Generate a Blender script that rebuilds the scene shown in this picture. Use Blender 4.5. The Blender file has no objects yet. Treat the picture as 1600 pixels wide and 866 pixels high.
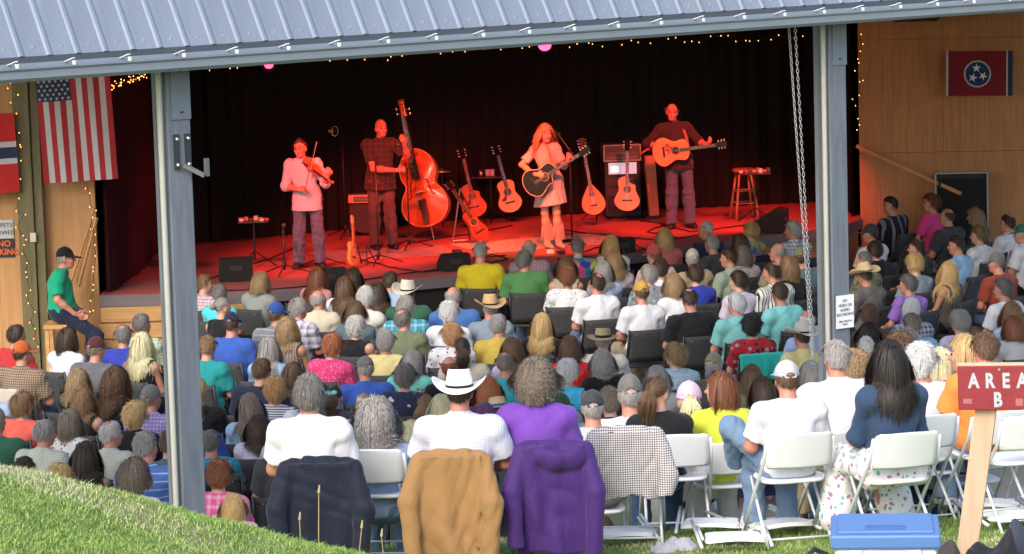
import bpy, bmesh, math, random
import numpy as np
from mathutils import Matrix, Vector, Euler
R = math.radians
random.seed(7)
scene = bpy.context.scene
COL = scene.collection

# ------------------------------------------------------------------ camera, sky, sun, exposure
CAM_H, F_PX, W_PX, H_PX = 6.05, 5000.0, 1600.0, 866.0
PITCH, ROLL = R(7.125), R(1.66)
cam_data = bpy.data.cameras.new('camera')
cam = bpy.data.objects.new('camera', cam_data)
COL.objects.link(cam)
cam_data.sensor_width = 36.0
cam_data.lens = 36.0 * F_PX / W_PX
cam_data.clip_start, cam_data.clip_end = 0.5, 2000.0
CAM_M = Matrix.Translation((0, 0, CAM_H)) @ Matrix.Rotation(math.pi/2 - PITCH, 4, 'X') @ Matrix.Rotation(-ROLL, 4, 'Z')
cam.matrix_world = CAM_M
scene.camera = cam

SUN_EL, SUN_AZ = R(38), R(205)          # azimuth clockwise from +Y: behind the camera, to its left
world = bpy.data.worlds.new('World')
scene.world = world
world.use_nodes = True
wn = world.node_tree
bg = wn.nodes['Background']
sky = wn.nodes.new('ShaderNodeTexSky')
sky.sky_type = 'NISHITA'
sky.sun_disc = False
sky.sun_elevation = SUN_EL
sky.sun_rotation = SUN_AZ
sky.air_density, sky.dust_density, sky.ozone_density = 1.0, 3.0, 0.6
wn.links.new(sky.outputs['Color'], bg.inputs['Color'])
bg.inputs['Strength'].default_value = 0.15
sun_data = bpy.data.lights.new('sun', 'SUN')
sun_data.energy = 0.75
sun_data.angle = R(25)
sun_data.color = (1.0, 0.95, 0.88)
sun = bpy.data.objects.new('sun', sun_data)
COL.objects.link(sun)
sd = Vector((math.sin(SUN_AZ)*math.cos(SUN_EL), math.cos(SUN_AZ)*math.cos(SUN_EL), math.sin(SUN_EL)))
sun.rotation_euler = sd.to_track_quat('Z', 'Y').to_euler()
scene.view_settings.view_transform = 'Standard'
scene.view_settings.look = 'None'
scene.view_settings.exposure = 1.18
scene.view_settings.gamma = 1.0
scene.view_settings.use_curve_mapping = False
scene.cycles.max_bounces = 6
scene.cycles.diffuse_bounces = 3
scene.cycles.use_denoising = True

# ------------------------------------------------------------------ pixel helpers (a pixel gives only a direction)
CR = CAM_M.to_3x3()
def ray(px, py):
    return CR @ Vector(((px-800.0)/F_PX, -(py-433.0)/F_PX, -1.0))
def at(px, py, Y):
    r = ray(px, py); return Vector((0, 0, CAM_H)) + r*(Y/r.y)
def onz(px, py, z):
    r = ray(px, py); return Vector((0, 0, CAM_H)) + r*((z-CAM_H)/r.z)
def smooth(a, b, t):
    t = np.clip((t-a)/(b-a), 0, 1); return t*t*(3-2*t)
def lawn_z(x, y):
    """height of the grass slope above the pavilion floor"""
    x = np.asarray(x, float); y = np.asarray(y, float)
    base = 1.81 + 0.02*np.clip(x, -4, 6) - 0.07*(y-20) + 0.15*np.clip(17-y, 0, None)
    base = np.minimum(base, 3.95)
    base = base*(1-smooth(20.2, 25.0, y))
    edge = 3.92 - 0.285*(np.clip(x, -3.6, 6)+1.92)
    bank = edge - 0.62*np.clip(y-12.0, 0, None) - 0.03*np.clip(12.0-y, 0, None)*0 - 0.35*np.clip(y-11.6, 0, 0.8)**2
    z = np.maximum(base, bank) + 0.014*np.sin(x*5.1+1.3*np.sin(y*3.7))*np.sin(y*4.3+x*1.1) + 0.008*np.sin(x*13+y*5)*np.sin(y*11-x*3)
    return np.maximum(z, 0.0 - 0.02)
def lz(x, y): return float(lawn_z(x, y))

# ------------------------------------------------------------------ materials
MATS = {}
def _nodes(name):
    m = bpy.data.materials.new(name); m.use_nodes = True
    nt = m.node_tree; return m, nt, nt.nodes['Principled BSDF']
def N(nt, t, **kw):
    n = nt.nodes.new(t)
    for k, v in kw.items(): setattr(n, k, v)
    return n
def math_n(nt, op, a, b=None, c=None):
    n = N(nt, 'ShaderNodeMath', operation=op)
    for i, v in enumerate((a, b, c)):
        if v is None: continue
        if isinstance(v, (int, float)): n.inputs[i].default_value = v
        else: nt.links.new(v, n.inputs[i])
    return n.outputs[0]
def mixc(nt, fac, a, b, blend='MIX'):
    n = N(nt, 'ShaderNodeMix', data_type='RGBA', blend_type=blend)
    for s, v in ((n.inputs['Factor'], fac), (n.inputs['A'], a), (n.inputs['B'], b)):
        if isinstance(v, (int, float)): s.default_value = v
        elif isinstance(v, (tuple, list)): s.default_value = tuple(v)+(1,) if len(v) == 3 else v
        else: nt.links.new(v, s)
    return n.outputs['Result']
def coords(nt, scale=(1, 1, 1), rot=(0, 0, 0), kind='Object'):
    tc = N(nt, 'ShaderNodeTexCoord'); mp = N(nt, 'ShaderNodeMapping')
    mp.inputs['Scale'].default_value = scale; mp.inputs['Rotation'].default_value = rot
    nt.links.new(tc.outputs[kind], mp.inputs['Vector']); return mp.outputs['Vector']
def noise(nt, vec, scale, detail=4, rough=0.55):
    n = N(nt, 'ShaderNodeTexNoise'); n.inputs['Scale'].default_value = scale
    n.inputs['Detail'].default_value = detail; n.inputs['Roughness'].default_value = rough
    nt.links.new(vec, n.inputs['Vector']); return n
def ramp(nt, fac, stops):
    r = N(nt, 'ShaderNodeValToRGB'); e = r.color_ramp.elements
    while len(e) < len(stops): e.new(0.5)
    for el, (p, c) in zip(e, stops): el.position = p; el.color = tuple(c)+(1,)
    nt.links.new(fac, r.inputs['Fac']); return r.outputs['Color']
def bump(nt, bs, h, strength=0.3, dist=0.01):
    b = N(nt, 'ShaderNodeBump'); b.inputs['Strength'].default_value = strength
    b.inputs['Distance'].default_value = dist
    nt.links.new(h, b.inputs['Height']); nt.links.new(b.outputs['Normal'], bs.inputs['Normal'])
def mat(name, col, rough=0.6, metal=0.0, var=0.12, nscale=8, bstr=0.15, bscale=60, stretch=(1, 1, 1), spec=0.5, coat=0):
    if name in MATS: return MATS[name]
    m, nt, bs = _nodes(name)
    v = coords(nt, stretch)
    n = noise(nt, v, nscale)
    c = mixc(nt, n.outputs['Fac'], tuple(x*(1-var) for x in col), tuple(min(1, x*(1+var)) for x in col))
    nt.links.new(c, bs.inputs['Base Color'])
    bs.inputs['Roughness'].default_value = rough; bs.inputs['Metallic'].default_value = metal
    bs.inputs['Specular IOR Level'].default_value = spec
    bs.inputs['Coat Weight'].default_value = coat
    if bstr: bump(nt, bs, noise(nt, v, bscale, 3).outputs['Fac'], bstr, 0.004)
    MATS[name] = m; return m
def emit(name, col, strength):
    if name in MATS: return MATS[name]
    m, nt, bs = _nodes(name)
    bs.inputs['Base Color'].default_value = tuple(col)+(1,)
    bs.inputs['Emission Color'].default_value = tuple(col)+(1,)
    bs.inputs['Emission Strength'].default_value = strength
    MATS[name] = m; return m
def wood(name, c1, c2, axis='z', scale=1.0, rough=0.6, knots=True):
    if name in MATS: return MATS[name]
    m, nt, bs = _nodes(name)
    st = {'x': (1, 14, 14), 'y': (14, 1, 14), 'z': (14, 14, 1)}[axis]
    v = coords(nt, tuple(s*scale for s in st))
    n1 = noise(nt, v, 2.2, 6, 0.65); n2 = noise(nt, coords(nt), 1.3*scale, 3)
    f = math_n(nt, 'ADD', math_n(nt, 'MULTIPLY', n1.outputs['Fac'], 0.65), math_n(nt, 'MULTIPLY', n2.outputs['Fac'], 0.35))
    c = ramp(nt, f, [(0.32, c1), (0.5, tuple((a+b)/2 for a, b in zip(c1, c2))), (0.68, c2)])
    nt.links.new(c, bs.inputs['Base Color']); bs.inputs['Roughness'].default_value = rough
    bump(nt, bs, n1.outputs['Fac'], 0.2, 0.004)
    MATS[name] = m; return m
def skinmat(name, col):
    if name in MATS: return MATS[name]
    m, nt, bs = _nodes(name)
    n = noise(nt, coords(nt), 22, 3)
    c = mixc(nt, n.outputs['Fac'], tuple(x*0.86 for x in col), (min(1, col[0]*1.12), col[1]*1.05, col[2]*1.05))
    nt.links.new(c, bs.inputs['Base Color']); bs.inputs['Roughness'].default_value = 0.5
    bs.inputs['Subsurface Weight'].default_value = 0.0
    MATS[name] = m; return m
def hairmat(name, col, grey=0.0):
    if name in MATS: return MATS[name]
    m, nt, bs = _nodes(name)
    n = noise(nt, coords(nt, (90, 90, 9)), 1.0, 4, 0.7)
    n2 = noise(nt, coords(nt), 14, 2)
    g = tuple(min(1, x*(1.75+grey)+0.01) for x in col)
    c = ramp(nt, n.outputs['Fac'], [(0.25, tuple(x*0.4 for x in col)), (0.5, col), (0.75, g)])
    c = mixc(nt, math_n(nt, 'MULTIPLY', n2.outputs['Fac'], 0.5), c, tuple(x*0.55 for x in col))
    nt.links.new(c, bs.inputs['Base Color']); bs.inputs['Roughness'].default_value = 0.5
    bs.inputs['Specular IOR Level'].default_value = 0.35
    bump(nt, bs, n.outputs['Fac'], 0.5, 0.006)
    MATS[name] = m; return m

def cloth(name, col, pattern=None, c2=(0.8, 0.8, 0.8), sc=1.0, rough=0.85, c3=None, sheen=0.12):
    """woven cloth with an optional printed or woven pattern"""
    if name in MATS: return MATS[name]
    m, nt, bs = _nodes(name)
    v = coords(nt)
    sep = N(nt, 'ShaderNodeSeparateXYZ'); nt.links.new(v, sep.inputs[0])
    X, Y, Z = sep.outputs
    base = tuple(col)
    def stripe(co, period, duty, soft=0.12):
        f = math_n(nt, 'FRACT', math_n(nt, 'MULTIPLY', co, 1.0/period))
        return math_n(nt, 'LESS_THAN', f, duty)
    if pattern is None:
        c = mixc(nt, 0.0, base, base)
    elif pattern == 'hstripe':
        c = mixc(nt, stripe(Z, 0.04*sc, 0.42), base, c2)
    elif pattern == 'thin':
        c = mixc(nt, stripe(Z, 0.045*sc, 0.14), base, c2)
    elif pattern == 'vstripe':
        c = mixc(nt, stripe(X, 0.045*sc, 0.3), base, c2)
    elif pattern == 'check':
        a = stripe(X, 0.03*sc, 0.5); b = stripe(Z, 0.03*sc, 0.5)
        f = math_n(nt, 'MULTIPLY', math_n(nt, 'ADD', a, b), 0.5)
        c = mixc(nt, f, base, c2)
    elif pattern == 'window':
        a = stripe(X, 0.055*sc, 0.16); b = stripe(Z, 0.055*sc, 0.16)
        f = math_n(nt, 'MAXIMUM', a, b)
        c = mixc(nt, f, base, c2)
    elif pattern == 'plaid':
        a = stripe(X, 0.11*sc, 0.4); b = stripe(Z, 0.11*sc, 0.4)
        f = math_n(nt, 'MULTIPLY', math_n(nt, 'ADD', a, b), 0.5)
        c = mixc(nt, f, base, c2)
        f2 = math_n(nt, 'MAXIMUM', stripe(X, 0.055*sc, 0.1), stripe(Z, 0.055*sc, 0.1))
        c = mixc(nt, math_n(nt, 'MULTIPLY', f2, 0.7), c, c3 or tuple(x*0.4 for x in c2))
    elif pattern in ('floral', 'print', 'tiedye', 'camo'):
        vo = N(nt, 'ShaderNodeTexVoronoi'); vo.inputs['Scale'].default_value = {'floral': 22, 'print': 17, 'tiedye': 9, 'camo': 20}[pattern]/sc
        wv = N(nt, 'ShaderNodeVectorMath', operation='ADD'); nn = noise(nt, v, 18/sc, 2)
        sclv = N(nt, 'ShaderNodeVectorMath', operation='SCALE'); sclv.inputs['Scale'].default_value = 0.035*sc
        nt.links.new(nn.outputs['Color'], sclv.inputs[0]); nt.links.new(v, wv.inputs[0]); nt.links.new(sclv.outputs[0], wv.inputs[1])
        nt.links.new(wv.outputs[0], vo.inputs['Vector'])
        hs = N(nt, 'ShaderNodeSeparateColor'); nt.links.new(vo.outputs['Color'], hs.inputs[0])
        c3 = c3 or (0.25, 0.08, 0.1)
        if pattern == 'tiedye':
            cc = ramp(nt, hs.outputs[0], [(0.1, base), (0.35, c2), (0.6, c3), (0.85, (0.45, 0.5, 0.05))]); c = mixc(nt, 0, cc, cc)
        elif pattern == 'camo':
            cc = ramp(nt, hs.outputs[0], [(0.2, base), (0.45, c2), (0.7, c3), (0.9, tuple(x*0.5 for x in base))]); c = mixc(nt, 0, cc, cc)
        else:
            cc = mixc(nt, math_n(nt, 'GREATER_THAN', hs.outputs[0], 0.5), c2, c3)
            f = math_n(nt, 'MULTIPLY', math_n(nt, 'LESS_THAN', vo.outputs['Distance'], 0.36 if pattern == 'floral' else 0.25),
                       math_n(nt, 'GREATER_THAN', hs.outputs[1], 0.25))
            c = mixc(nt, f, base, cc)
    n = noise(nt, v, 7, 3)
    c = mixc(nt, 0.28, c, mixc(nt, n.outputs['Fac'], (0.45, 0.45, 0.45), (1, 1, 1)), 'MULTIPLY')
    nt.links.new(c, bs.inputs['Base Color'])
    bs.inputs['Roughness'].default_value = rough; bs.inputs['Specular IOR Level'].default_value = 0.2
    bs.inputs['Sheen Weight'].default_value = sheen
    if not sheen: bs.inputs['Specular IOR Level'].default_value = 0.02
    h = math_n(nt, 'ADD', math_n(nt, 'MULTIPLY', noise(nt, coords(nt, (1.6, 1.6, 0.8)), 16, 3).outputs['Fac'], 1.0),
               math_n(nt, 'MULTIPLY', noise(nt, v, 260, 2).outputs['Fac'], 0.12))
    bump(nt, bs, h, 0.55, 0.012)
    MATS[name] = m; return m

# ------------------------------------------------------------------ object helpers
def put(o, parent=None):
    COL.objects.link(o)
    if parent is not None: o.parent = parent
    return o
def setmat(me, *ms):
    for m in ms: me.materials.append(m)
def tag(o, label=None, cat=None, group=None, kind=None):
    if label: o['label'] = label
    if cat: o['category'] = cat
    if group: o['group'] = group
    if kind: o['kind'] = kind
    return o
def empty(name, loc=(0, 0, 0), rz=0.0, label=None, cat=None, group=None):
    o = bpy.data.objects.new(name, None); o.empty_display_size = 0.1
    COL.objects.link(o); o.location = loc; o.rotation_euler = (0, 0, rz)
    return tag(o, label, cat, group)
def mesh_obj(name, verts, faces, m, parent=None, smooth_sh=False):
    me = bpy.data.meshes.new(name)
    me.from_pydata([tuple(v) for v in verts], [], [tuple(f) for f in faces]); me.update()
    if smooth_sh: me.shade_smooth()
    setmat(me, m)
    return put(bpy.data.objects.new(name, me), parent)
class MB:
    """collects simple solids into one mesh"""
    def __init__(s): s.v = []; s.f = []
    def add(s, vs, fs):
        k = len(s.v); s.v += [tuple(v) for v in vs]; s.f += [tuple(i+k for i in f) for f in fs]; return s
    def box(s, c, d, M=None, bev=0.0):
        x, y, z = (q/2 for q in d)
        if bev <= 0:
            vs = [(-x, -y, -z), (x, -y, -z), (x, y, -z), (-x, y, -z), (-x, -y, z), (x, -y, z), (x, y, z), (-x, y, z)]
            fs = [(0, 3, 2, 1), (4, 5, 6, 7), (0, 1, 5, 4), (1, 2, 6, 5), (2, 3, 7, 6), (3, 0, 4, 7)]
        else:
            bm = bmesh.new(); bmesh.ops.create_cube(bm, size=1)
            for v in bm.verts: v.co = (v.co.x*d[0], v.co.y*d[1], v.co.z*d[2])
            bmesh.ops.bevel(bm, geom=bm.edges[:], offset=bev, segments=2, affect='EDGES', profile=0.5)
            bm.verts.index_update()
            vs = [v.co.copy() for v in bm.verts]; fs = [[v.index for v in f.verts] for f in bm.faces]; bm.free()
        out = []
        for v in vs:
            p = Vector(v)
            if M is not None: p = M @ p
            out.append(p+Vector(c))
        return s.add(out, fs)
    def tube(s, pts, r, n=8, cap=True, r2=None):
        pts = [Vector(p) for p in pts]; K = len(pts)
        rs = [r + ((r2 if r2 is not None else r)-r)*i/max(1, K-1) for i in range(K)] if not isinstance(r, (list, tuple)) else list(r)
        vs = []; fs = []; up = None
        for i, p in enumerate(pts):
            t = (pts[min(i+1, K-1)]-pts[max(i-1, 0)]).normalized()
            if up is None: up = Vector((0, 0, 1)) if abs(t.z) < 0.9 else Vector((1, 0, 0))
            a = t.cross(up).normalized(); b = a.cross(t).normalized(); up = b
            for j in range(n):
                an = 2*math.pi*j/n; vs.append(p+(a*math.cos(an)+b*math.sin(an))*rs[i])
        for i in range(K-1):
            for j in range(n):
                q = (j+1) % n; fs.append((i*n+j, i*n+q, (i+1)*n+q, (i+1)*n+j))
        if cap: fs.append(tuple(range(n-1, -1, -1))); fs.append(tuple((K-1)*n+j for j in range(n)))
        return s.add(vs, fs)
    def lathe(s, prof, n=20, c=(0, 0, 0), M=None):
        vs = []; fs = []
        for (r, z) in prof:
            for j in range(n):
                a = 2*math.pi*j/n; p = Vector((r*math.cos(a), r*math.sin(a), z))
                if M is not None: p = M @ p
                vs.append(p+Vector(c))
        K = len(prof)
        for i in range(K-1):
            for j in range(n):
                q = (j+1) % n; fs.append((i*n+j, i*n+q, (i+1)*n+q, (i+1)*n+j))
        fs.append(tuple(range(n-1, -1, -1))); fs.append(tuple((K-1)*n+j for j in range(n)))
        return s.add(vs, fs)
    def poly(s, pts2, y0, y1, M=None, c=(0, 0, 0)):
        """extrude an xz outline from y0 to y1"""
        n = len(pts2); vs = []
        for y in (y0, y1):
            for (x, z) in pts2:
                p = Vector((x, y, z))
                if M is not None: p = M @ p
                vs.append(p+Vector(c))
        fs = [tuple(range(n)), tuple(range(2*n-1, n-1, -1))]
        for i in range(n):
            q = (i+1) % n; fs.append((i, i+n, q+n, q))
        return s.add(vs, fs)
    def mesh(s, name, m, smooth_sh=False, angle=None):
        me = bpy.data.meshes.new(name); me.from_pydata(s.v, [], s.f)
        bm = bmesh.new(); bm.from_mesh(me); bmesh.ops.recalc_face_normals(bm, faces=bm.faces); bm.to_mesh(me); bm.free()
        if smooth_sh: me.shade_smooth()
        if angle: me.set_sharp_from_angle(angle=R(angle))
        setmat(me, m); return me
    def build(s, name, m, parent=None, smooth_sh=False, angle=None):
        if angle: smooth_sh = True
        return put(bpy.data.objects.new(name, s.mesh(name, m, smooth_sh, angle)), parent)
def inst(name, me, parent=None, loc=(0, 0, 0), rot=(0, 0, 0), scale=None, m=None):
    o = bpy.data.objects.new(name, me); put(o, parent)
    o.location = loc; o.rotation_euler = rot
    if scale is not None: o.scale = (scale,)*3 if isinstance(scale, (int, float)) else scale
    if m is not None:
        o.material_slots[0].link = 'OBJECT'; o.material_slots[0].material = m
    return o
def copy_tree(o, parent=None):
    c = o.copy(); COL.objects.link(c); c.parent = parent
    for ch in list(o.children): copy_tree(ch, c)
    return c
def rotM(ax, a): return Matrix.Rotation(a, 3, ax)
def text_mesh(body, size, extrude=0.001, align='CENTER', offset=0.0):
    cu = bpy.data.curves.new('lettering', 'FONT'); cu.body = body; cu.size = size; cu.extrude = extrude
    cu.align_x = align; cu.align_y = 'CENTER'; cu.offset = offset; cu.resolution_u = 3
    ob = bpy.data.objects.new('lettering', cu); COL.objects.link(ob)
    dg = bpy.context.evaluated_depsgraph_get()
    me = bpy.data.meshes.new_from_object(ob.evaluated_get(dg))
    bpy.data.objects.remove(ob); bpy.data.curves.remove(cu)
    return me
def lettering(body, size, m, parent, loc, rot=(math.pi/2, 0, 0), offset=0.0, extrude=0.001):
    me = text_mesh(body, size, extrude, offset=offset); me.materials.clear(); me.materials.append(m)
    o = put(bpy.data.objects.new('lettering', me), parent); o.location = loc; o.rotation_euler = rot
    return o

# ------------------------------------------------------------------ signed-distance sculpting (numpy surface nets)
def surface_nets(F, xs, ys, zs):
    S = F < 0
    c = [S[i:S.shape[0]-1+i, j:S.shape[1]-1+j, k:S.shape[2]-1+k] for i in (0, 1) for j in (0, 1) for k in (0, 1)]
    cnt = sum(q.astype(np.int8) for q in c)
    I, J, K = np.nonzero((cnt > 0) & (cnt < 8))
    idx = -np.ones(cnt.shape, np.int64); idx[I, J, K] = np.arange(len(I))
    acc = np.zeros((len(I), 3)); n = np.zeros(len(I))
    C = {}
    for i in (0, 1):
        for j in (0, 1):
            for k in (0, 1):
                C[i, j, k] = (F[I+i, J+j, K+k], xs[I+i], ys[J+j], zs[K+k])
    for a in C:
        for ax in range(3):
            if a[ax]: continue
            b = list(a); b[ax] = 1; b = tuple(b)
            fa, xa, ya, za = C[a]; fb, xb, yb, zb = C[b]
            m = (fa < 0) != (fb < 0)
            t = np.where(m, fa/np.where(np.abs(fa-fb) < 1e-9, 1, fa-fb), 0)
            P = np.stack([xa+(xb-xa)*t, ya+(yb-ya)*t, za+(zb-za)*t], 1)
            acc += P*m[:, None]; n += m
    V = acc/np.maximum(n, 1)[:, None]
    faces = []
    nx, ny, nz = F.shape
    for ax in range(3):
        sl0 = [slice(None)]*3; sl1 = [slice(None)]*3
        sl0[ax] = slice(0, -1); sl1[ax] = slice(1, None)
        A = S[tuple(sl0)]; B = S[tuple(sl1)]
        e = np.argwhere(A != B)
        o1, o2 = [q for q in range(3) if q != ax]
        lim = list(idx.shape)
        ok = (e[:, o1] > 0) & (e[:, o2] > 0) & (e[:, o1] < lim[o1]) & (e[:, o2] < lim[o2])
        e = e[ok]
        def cell(d1, d2):
            q = e.copy(); q[:, o1] += d1; q[:, o2] += d2; return idx[q[:, 0], q[:, 1], q[:, 2]]
        q = np.stack([cell(-1, -1), cell(0, -1), cell(0, 0), cell(-1, 0)], 1)
        flip = A[e[:, 0], e[:, 1], e[:, 2]]
        if ax == 1: flip = ~flip
        q[~flip] = q[~flip][:, ::-1]
        faces.append(q)
    Fc = np.concatenate(faces)
    Fc = Fc[(Fc >= 0).all(1)]
    return V, Fc
class Sculpt:
    def __init__(s, lo, hi, res, base_k=0.03):
        s.xs, s.ys, s.zs = [np.arange(lo[i], hi[i]+res, res) for i in range(3)]
        s.F = np.full((len(s.xs), len(s.ys), len(s.zs)), 1.0, np.float32); s.k = base_k
    def sub(s, lo, hi):
        sl = tuple(slice(max(0, np.searchsorted(a, l)-1), np.searchsorted(a, h)+1) for a, l, h in zip((s.xs, s.ys, s.zs), lo, hi))
        X = s.xs[sl[0]][:, None, None]; Y = s.ys[sl[1]][None, :, None]; Z = s.zs[sl[2]][None, None, :]
        return sl, X, Y, Z
    def comb(s, sl, d, k, op):
        A = s.F[sl]; k = s.k if k is None else k
        if A.size == 0: return
        if op == 'u':
            if k > 0:
                h = np.clip(0.5+0.5*(A-d)/k, 0, 1); s.F[sl] = A*(1-h)+d*h-k*h*(1-h)
            else: s.F[sl] = np.minimum(A, d)
        else:
            if k > 0:
                h = np.clip(0.5-0.5*(A+d)/k, 0, 1); s.F[sl] = A*(1-h)-d*h+k*h*(1-h)
            else: s.F[sl] = np.maximum(A, -d)
    def cone(s, a, b, ra, rb, k=None, clip=None, op='u', flat=None):
        a = np.array(a, float); b = np.array(b, float); m = max(ra, rb)*1.5+0.09
        sl, X, Y, Z = s.sub(np.minimum(a, b)-m, np.maximum(a, b)+m)
        ab = b-a; L = max(ab@ab, 1e-9)
        dx, dy, dz = X-a[0], Y-a[1], Z-a[2]
        h = np.clip((dx*ab[0]+dy*ab[1]+dz*ab[2])/L, 0, 1)
        q = (dx-h*ab[0], dy-h*ab[1], dz-h*ab[2])
        if flat is not None: q = tuple(u*f for u, f in zip(q, flat))
        d = np.sqrt(q[0]**2+q[1]**2+q[2]**2)-(ra+(rb-ra)*h)
        if clip is not None:
            p, n = clip; d = np.maximum(d, (X-p[0])*n[0]+(Y-p[1])*n[1]+(Z-p[2])*n[2])
        s.comb(sl, d, k, op); return s
    def ell(s, c, r, k=None, yaw=0.0, pitch=0.0, op='u', clip=None):
        c = np.array(c, float); r = np.array(r, float); m = max(r)+0.09
        sl, X, Y, Z = s.sub(c-m, c+m)
        x, y, z = X-c[0], Y-c[1], Z-c[2]
        if yaw: x, y = x*math.cos(yaw)+y*math.sin(yaw), -x*math.sin(yaw)+y*math.cos(yaw)
        if pitch: y, z = y*math.cos(pitch)+z*math.sin(pitch), -y*math.sin(pitch)+z*math.cos(pitch)
        k0 = np.sqrt((x/r[0])**2+(y/r[1])**2+(z/r[2])**2)+1e-6
        k1 = np.sqrt((x/r[0]**2)**2+(y/r[1]**2)**2+(z/r[2]**2)**2)+1e-6
        d = k0*(k0-1)/k1
        if clip is not None:
            p, n = clip; d = np.maximum(d, (X-p[0])*n[0]+(Y-p[1])*n[1]+(Z-p[2])*n[2])
        s.comb(sl, d, k, op); return s
    def rbox(s, c, h, rad, k=None, yaw=0.0, op='u', roll=0.0, pitch=0.0):
        c = np.array(c, float); m = float(np.linalg.norm(h))+rad+0.06
        sl, X, Y, Z = s.sub(c-m, c+m)
        x, y, z = X-c[0], Y-c[1], Z-c[2]
        if yaw: x, y = x*math.cos(yaw)+y*math.sin(yaw), -x*math.sin(yaw)+y*math.cos(yaw)
        if roll: x, z = x*math.cos(roll)+z*math.sin(roll), -x*math.sin(roll)+z*math.cos(roll)
        if pitch: y, z = y*math.cos(pitch)+z*math.sin(pitch), -y*math.sin(pitch)+z*math.cos(pitch)
        qx, qy, qz = np.abs(x)-h[0], np.abs(y)-h[1], np.abs(z)-h[2]
        qx, qy, qz = np.broadcast_arrays(qx, qy, qz)
        d = np.sqrt(np.maximum(qx, 0)**2+np.maximum(qy, 0)**2+np.maximum(qz, 0)**2)+np.minimum(np.maximum(np.maximum(qx, qy), qz), 0)-rad
        s.comb(sl, d, k, op); return s
    def panel(s, zt, zb, w0, w1, y0, th, amp, seed, x0=0.0, k=0.03):
        """a hanging sheet: flares from top to bottom and falls in folds"""
        rg = np.random.RandomState(seed); a, b, c, e = rg.uniform(0, 6.28, 4)
        sl, X, Y, Z = s.sub((-0.6, y0-0.14, zb-0.05), (0.6, y0+0.14, zt+0.05))
        t = np.clip((zt-Z)/(zt-zb), 0, 1); W = w0+(w1-w0)*t
        f = np.sin((X-x0)*24+a+2.0*np.sin(Z*5+b))+0.6*np.sin((X-x0)*47*(1-0.25*t)+c+3*Z)+0.7*np.sin(X*11+Z*9+e)
        yc = y0-amp*f*(0.15+0.85*t)
        d = np.maximum(np.maximum(np.abs(X-x0)-W, (np.abs(Y-yc)-th)*0.7), np.maximum(Z-zt, zb-Z+0.015*np.sin(X*19+a)))
        s.comb(sl, d, k, 'u'); return s
    def half(s, p, n):
        d = (s.xs[:, None, None]-p[0])*n[0]+(s.ys[None, :, None]-p[1])*n[1]+(s.zs[None, None, :]-p[2])*n[2]
        s.F = np.maximum(s.F, d); return s
    def wrinkle(s, amp, seed=0, wl=(0.05, 0.16), n=6, stretch=(1, 1, 0.45)):
        """creases: warped, ridged waves, strong in some places and flat in others"""
        rg = np.random.RandomState(seed)
        X = s.xs[:, None, None].astype(np.float32); Y = s.ys[None, :, None].astype(np.float32); Z = s.zs[None, None, :].astype(np.float32)
        for i in range(n):
            d = rg.normal(size=3)*np.array(stretch); d /= np.linalg.norm(d); w = 2*math.pi/rg.uniform(*wl); ph = rg.uniform(0, 6.28)
            d2 = rg.normal(size=3)*7; d3 = rg.normal(size=3)*8
            warp = 1.6*np.sin(X*d2[0]+Y*d2[1]+Z*d2[2]+ph*2)
            mask = np.clip(0.35+0.8*np.sin(X*d3[0]+Y*d3[1]+Z*d3[2]+ph*3), 0, 1)
            v = np.abs(np.sin(0.5*((X*d[0]+Y*d[1]+Z*d[2])*w+ph+warp)))
            s.F = s.F + (amp*1.5*mask*(0.55-v)).astype(np.float32)
        return s
    def out(s):
        F = s.F
        F[0], F[-1], F[:, 0], F[:, -1], F[:, :, 0], F[:, :, -1] = 1, 1, 1, 1, 1, 1
        return surface_nets(F, s.xs, s.ys, s.zs)
    def mesh(s, name, *ms, matfn=None):
        V, Fc = s.out()
        return np_mesh(name, V, Fc, ms, matfn)
def np_mesh(name, V, Fc, ms, matfn=None, smooth_sh=True):
    me = bpy.data.meshes.new(name)
    nv, nf = len(V), len(Fc); w = Fc.shape[1]
    me.vertices.add(nv); me.vertices.foreach_set('co', np.ascontiguousarray(V, np.float32).ravel())
    me.loops.add(nf*w); me.loops.foreach_set('vertex_index', np.ascontiguousarray(Fc, np.int32).ravel())
    me.polygons.add(nf); me.polygons.foreach_set('loop_start', np.arange(0, nf*w, w, dtype=np.int32))
    me.update(calc_edges=True); me.validate()
    if smooth_sh: me.shade_smooth()
    for m in ms: me.materials.append(m)
    if matfn is not None:
        cen = V[Fc].mean(1); mi = matfn(cen).astype(np.int32)
        me.polygons.foreach_set('material_index', mi)
    return me

# ================================================================== THE SETTING
# ------------------------------------------------------------------ ground
def ground_material():
    m, nt, bs = _nodes('grass_ground')
    v = coords(nt)
    n1 = noise(nt, v, 3.0, 5, 0.7); n2 = noise(nt, v, 60, 3, 0.7); n3 = noise(nt, v, 0.9, 2)
    c = ramp(nt, n2.outputs['Fac'], [(0.3, (0.08, 0.13, 0.025)), (0.55, (0.19, 0.27, 0.06)), (0.75, (0.32, 0.37, 0.13))])
    c = mixc(nt, ramp(nt, n1.outputs['Fac'], [(0.52, (0, 0, 0)), (0.66, (0.7, 0.7, 0.7))]), c, (0.30, 0.26, 0.13))
    nt.links.new(c, bs.inputs['Base Color']); bs.inputs['Roughness'].default_value = 0.9
    bump(nt, bs, n2.outputs['Fac'], 0.8, 0.03)
    return m
GRASSM = ground_material()
xs = np.concatenate([[-900, -300, -120, -60, -30, -18, -12], np.arange(-9, 9.01, 0.125), [12, 18, 30, 60, 120, 300, 900]])
ys = np.concatenate([[-300, -100, -40, -15, -6], np.arange(0, 26.01, 0.1), [30, 40, 60, 100, 300, 900]])
gx, gy = np.meshgrid(xs, ys, indexing='ij')
gz = lawn_z(gx, gy)
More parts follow.
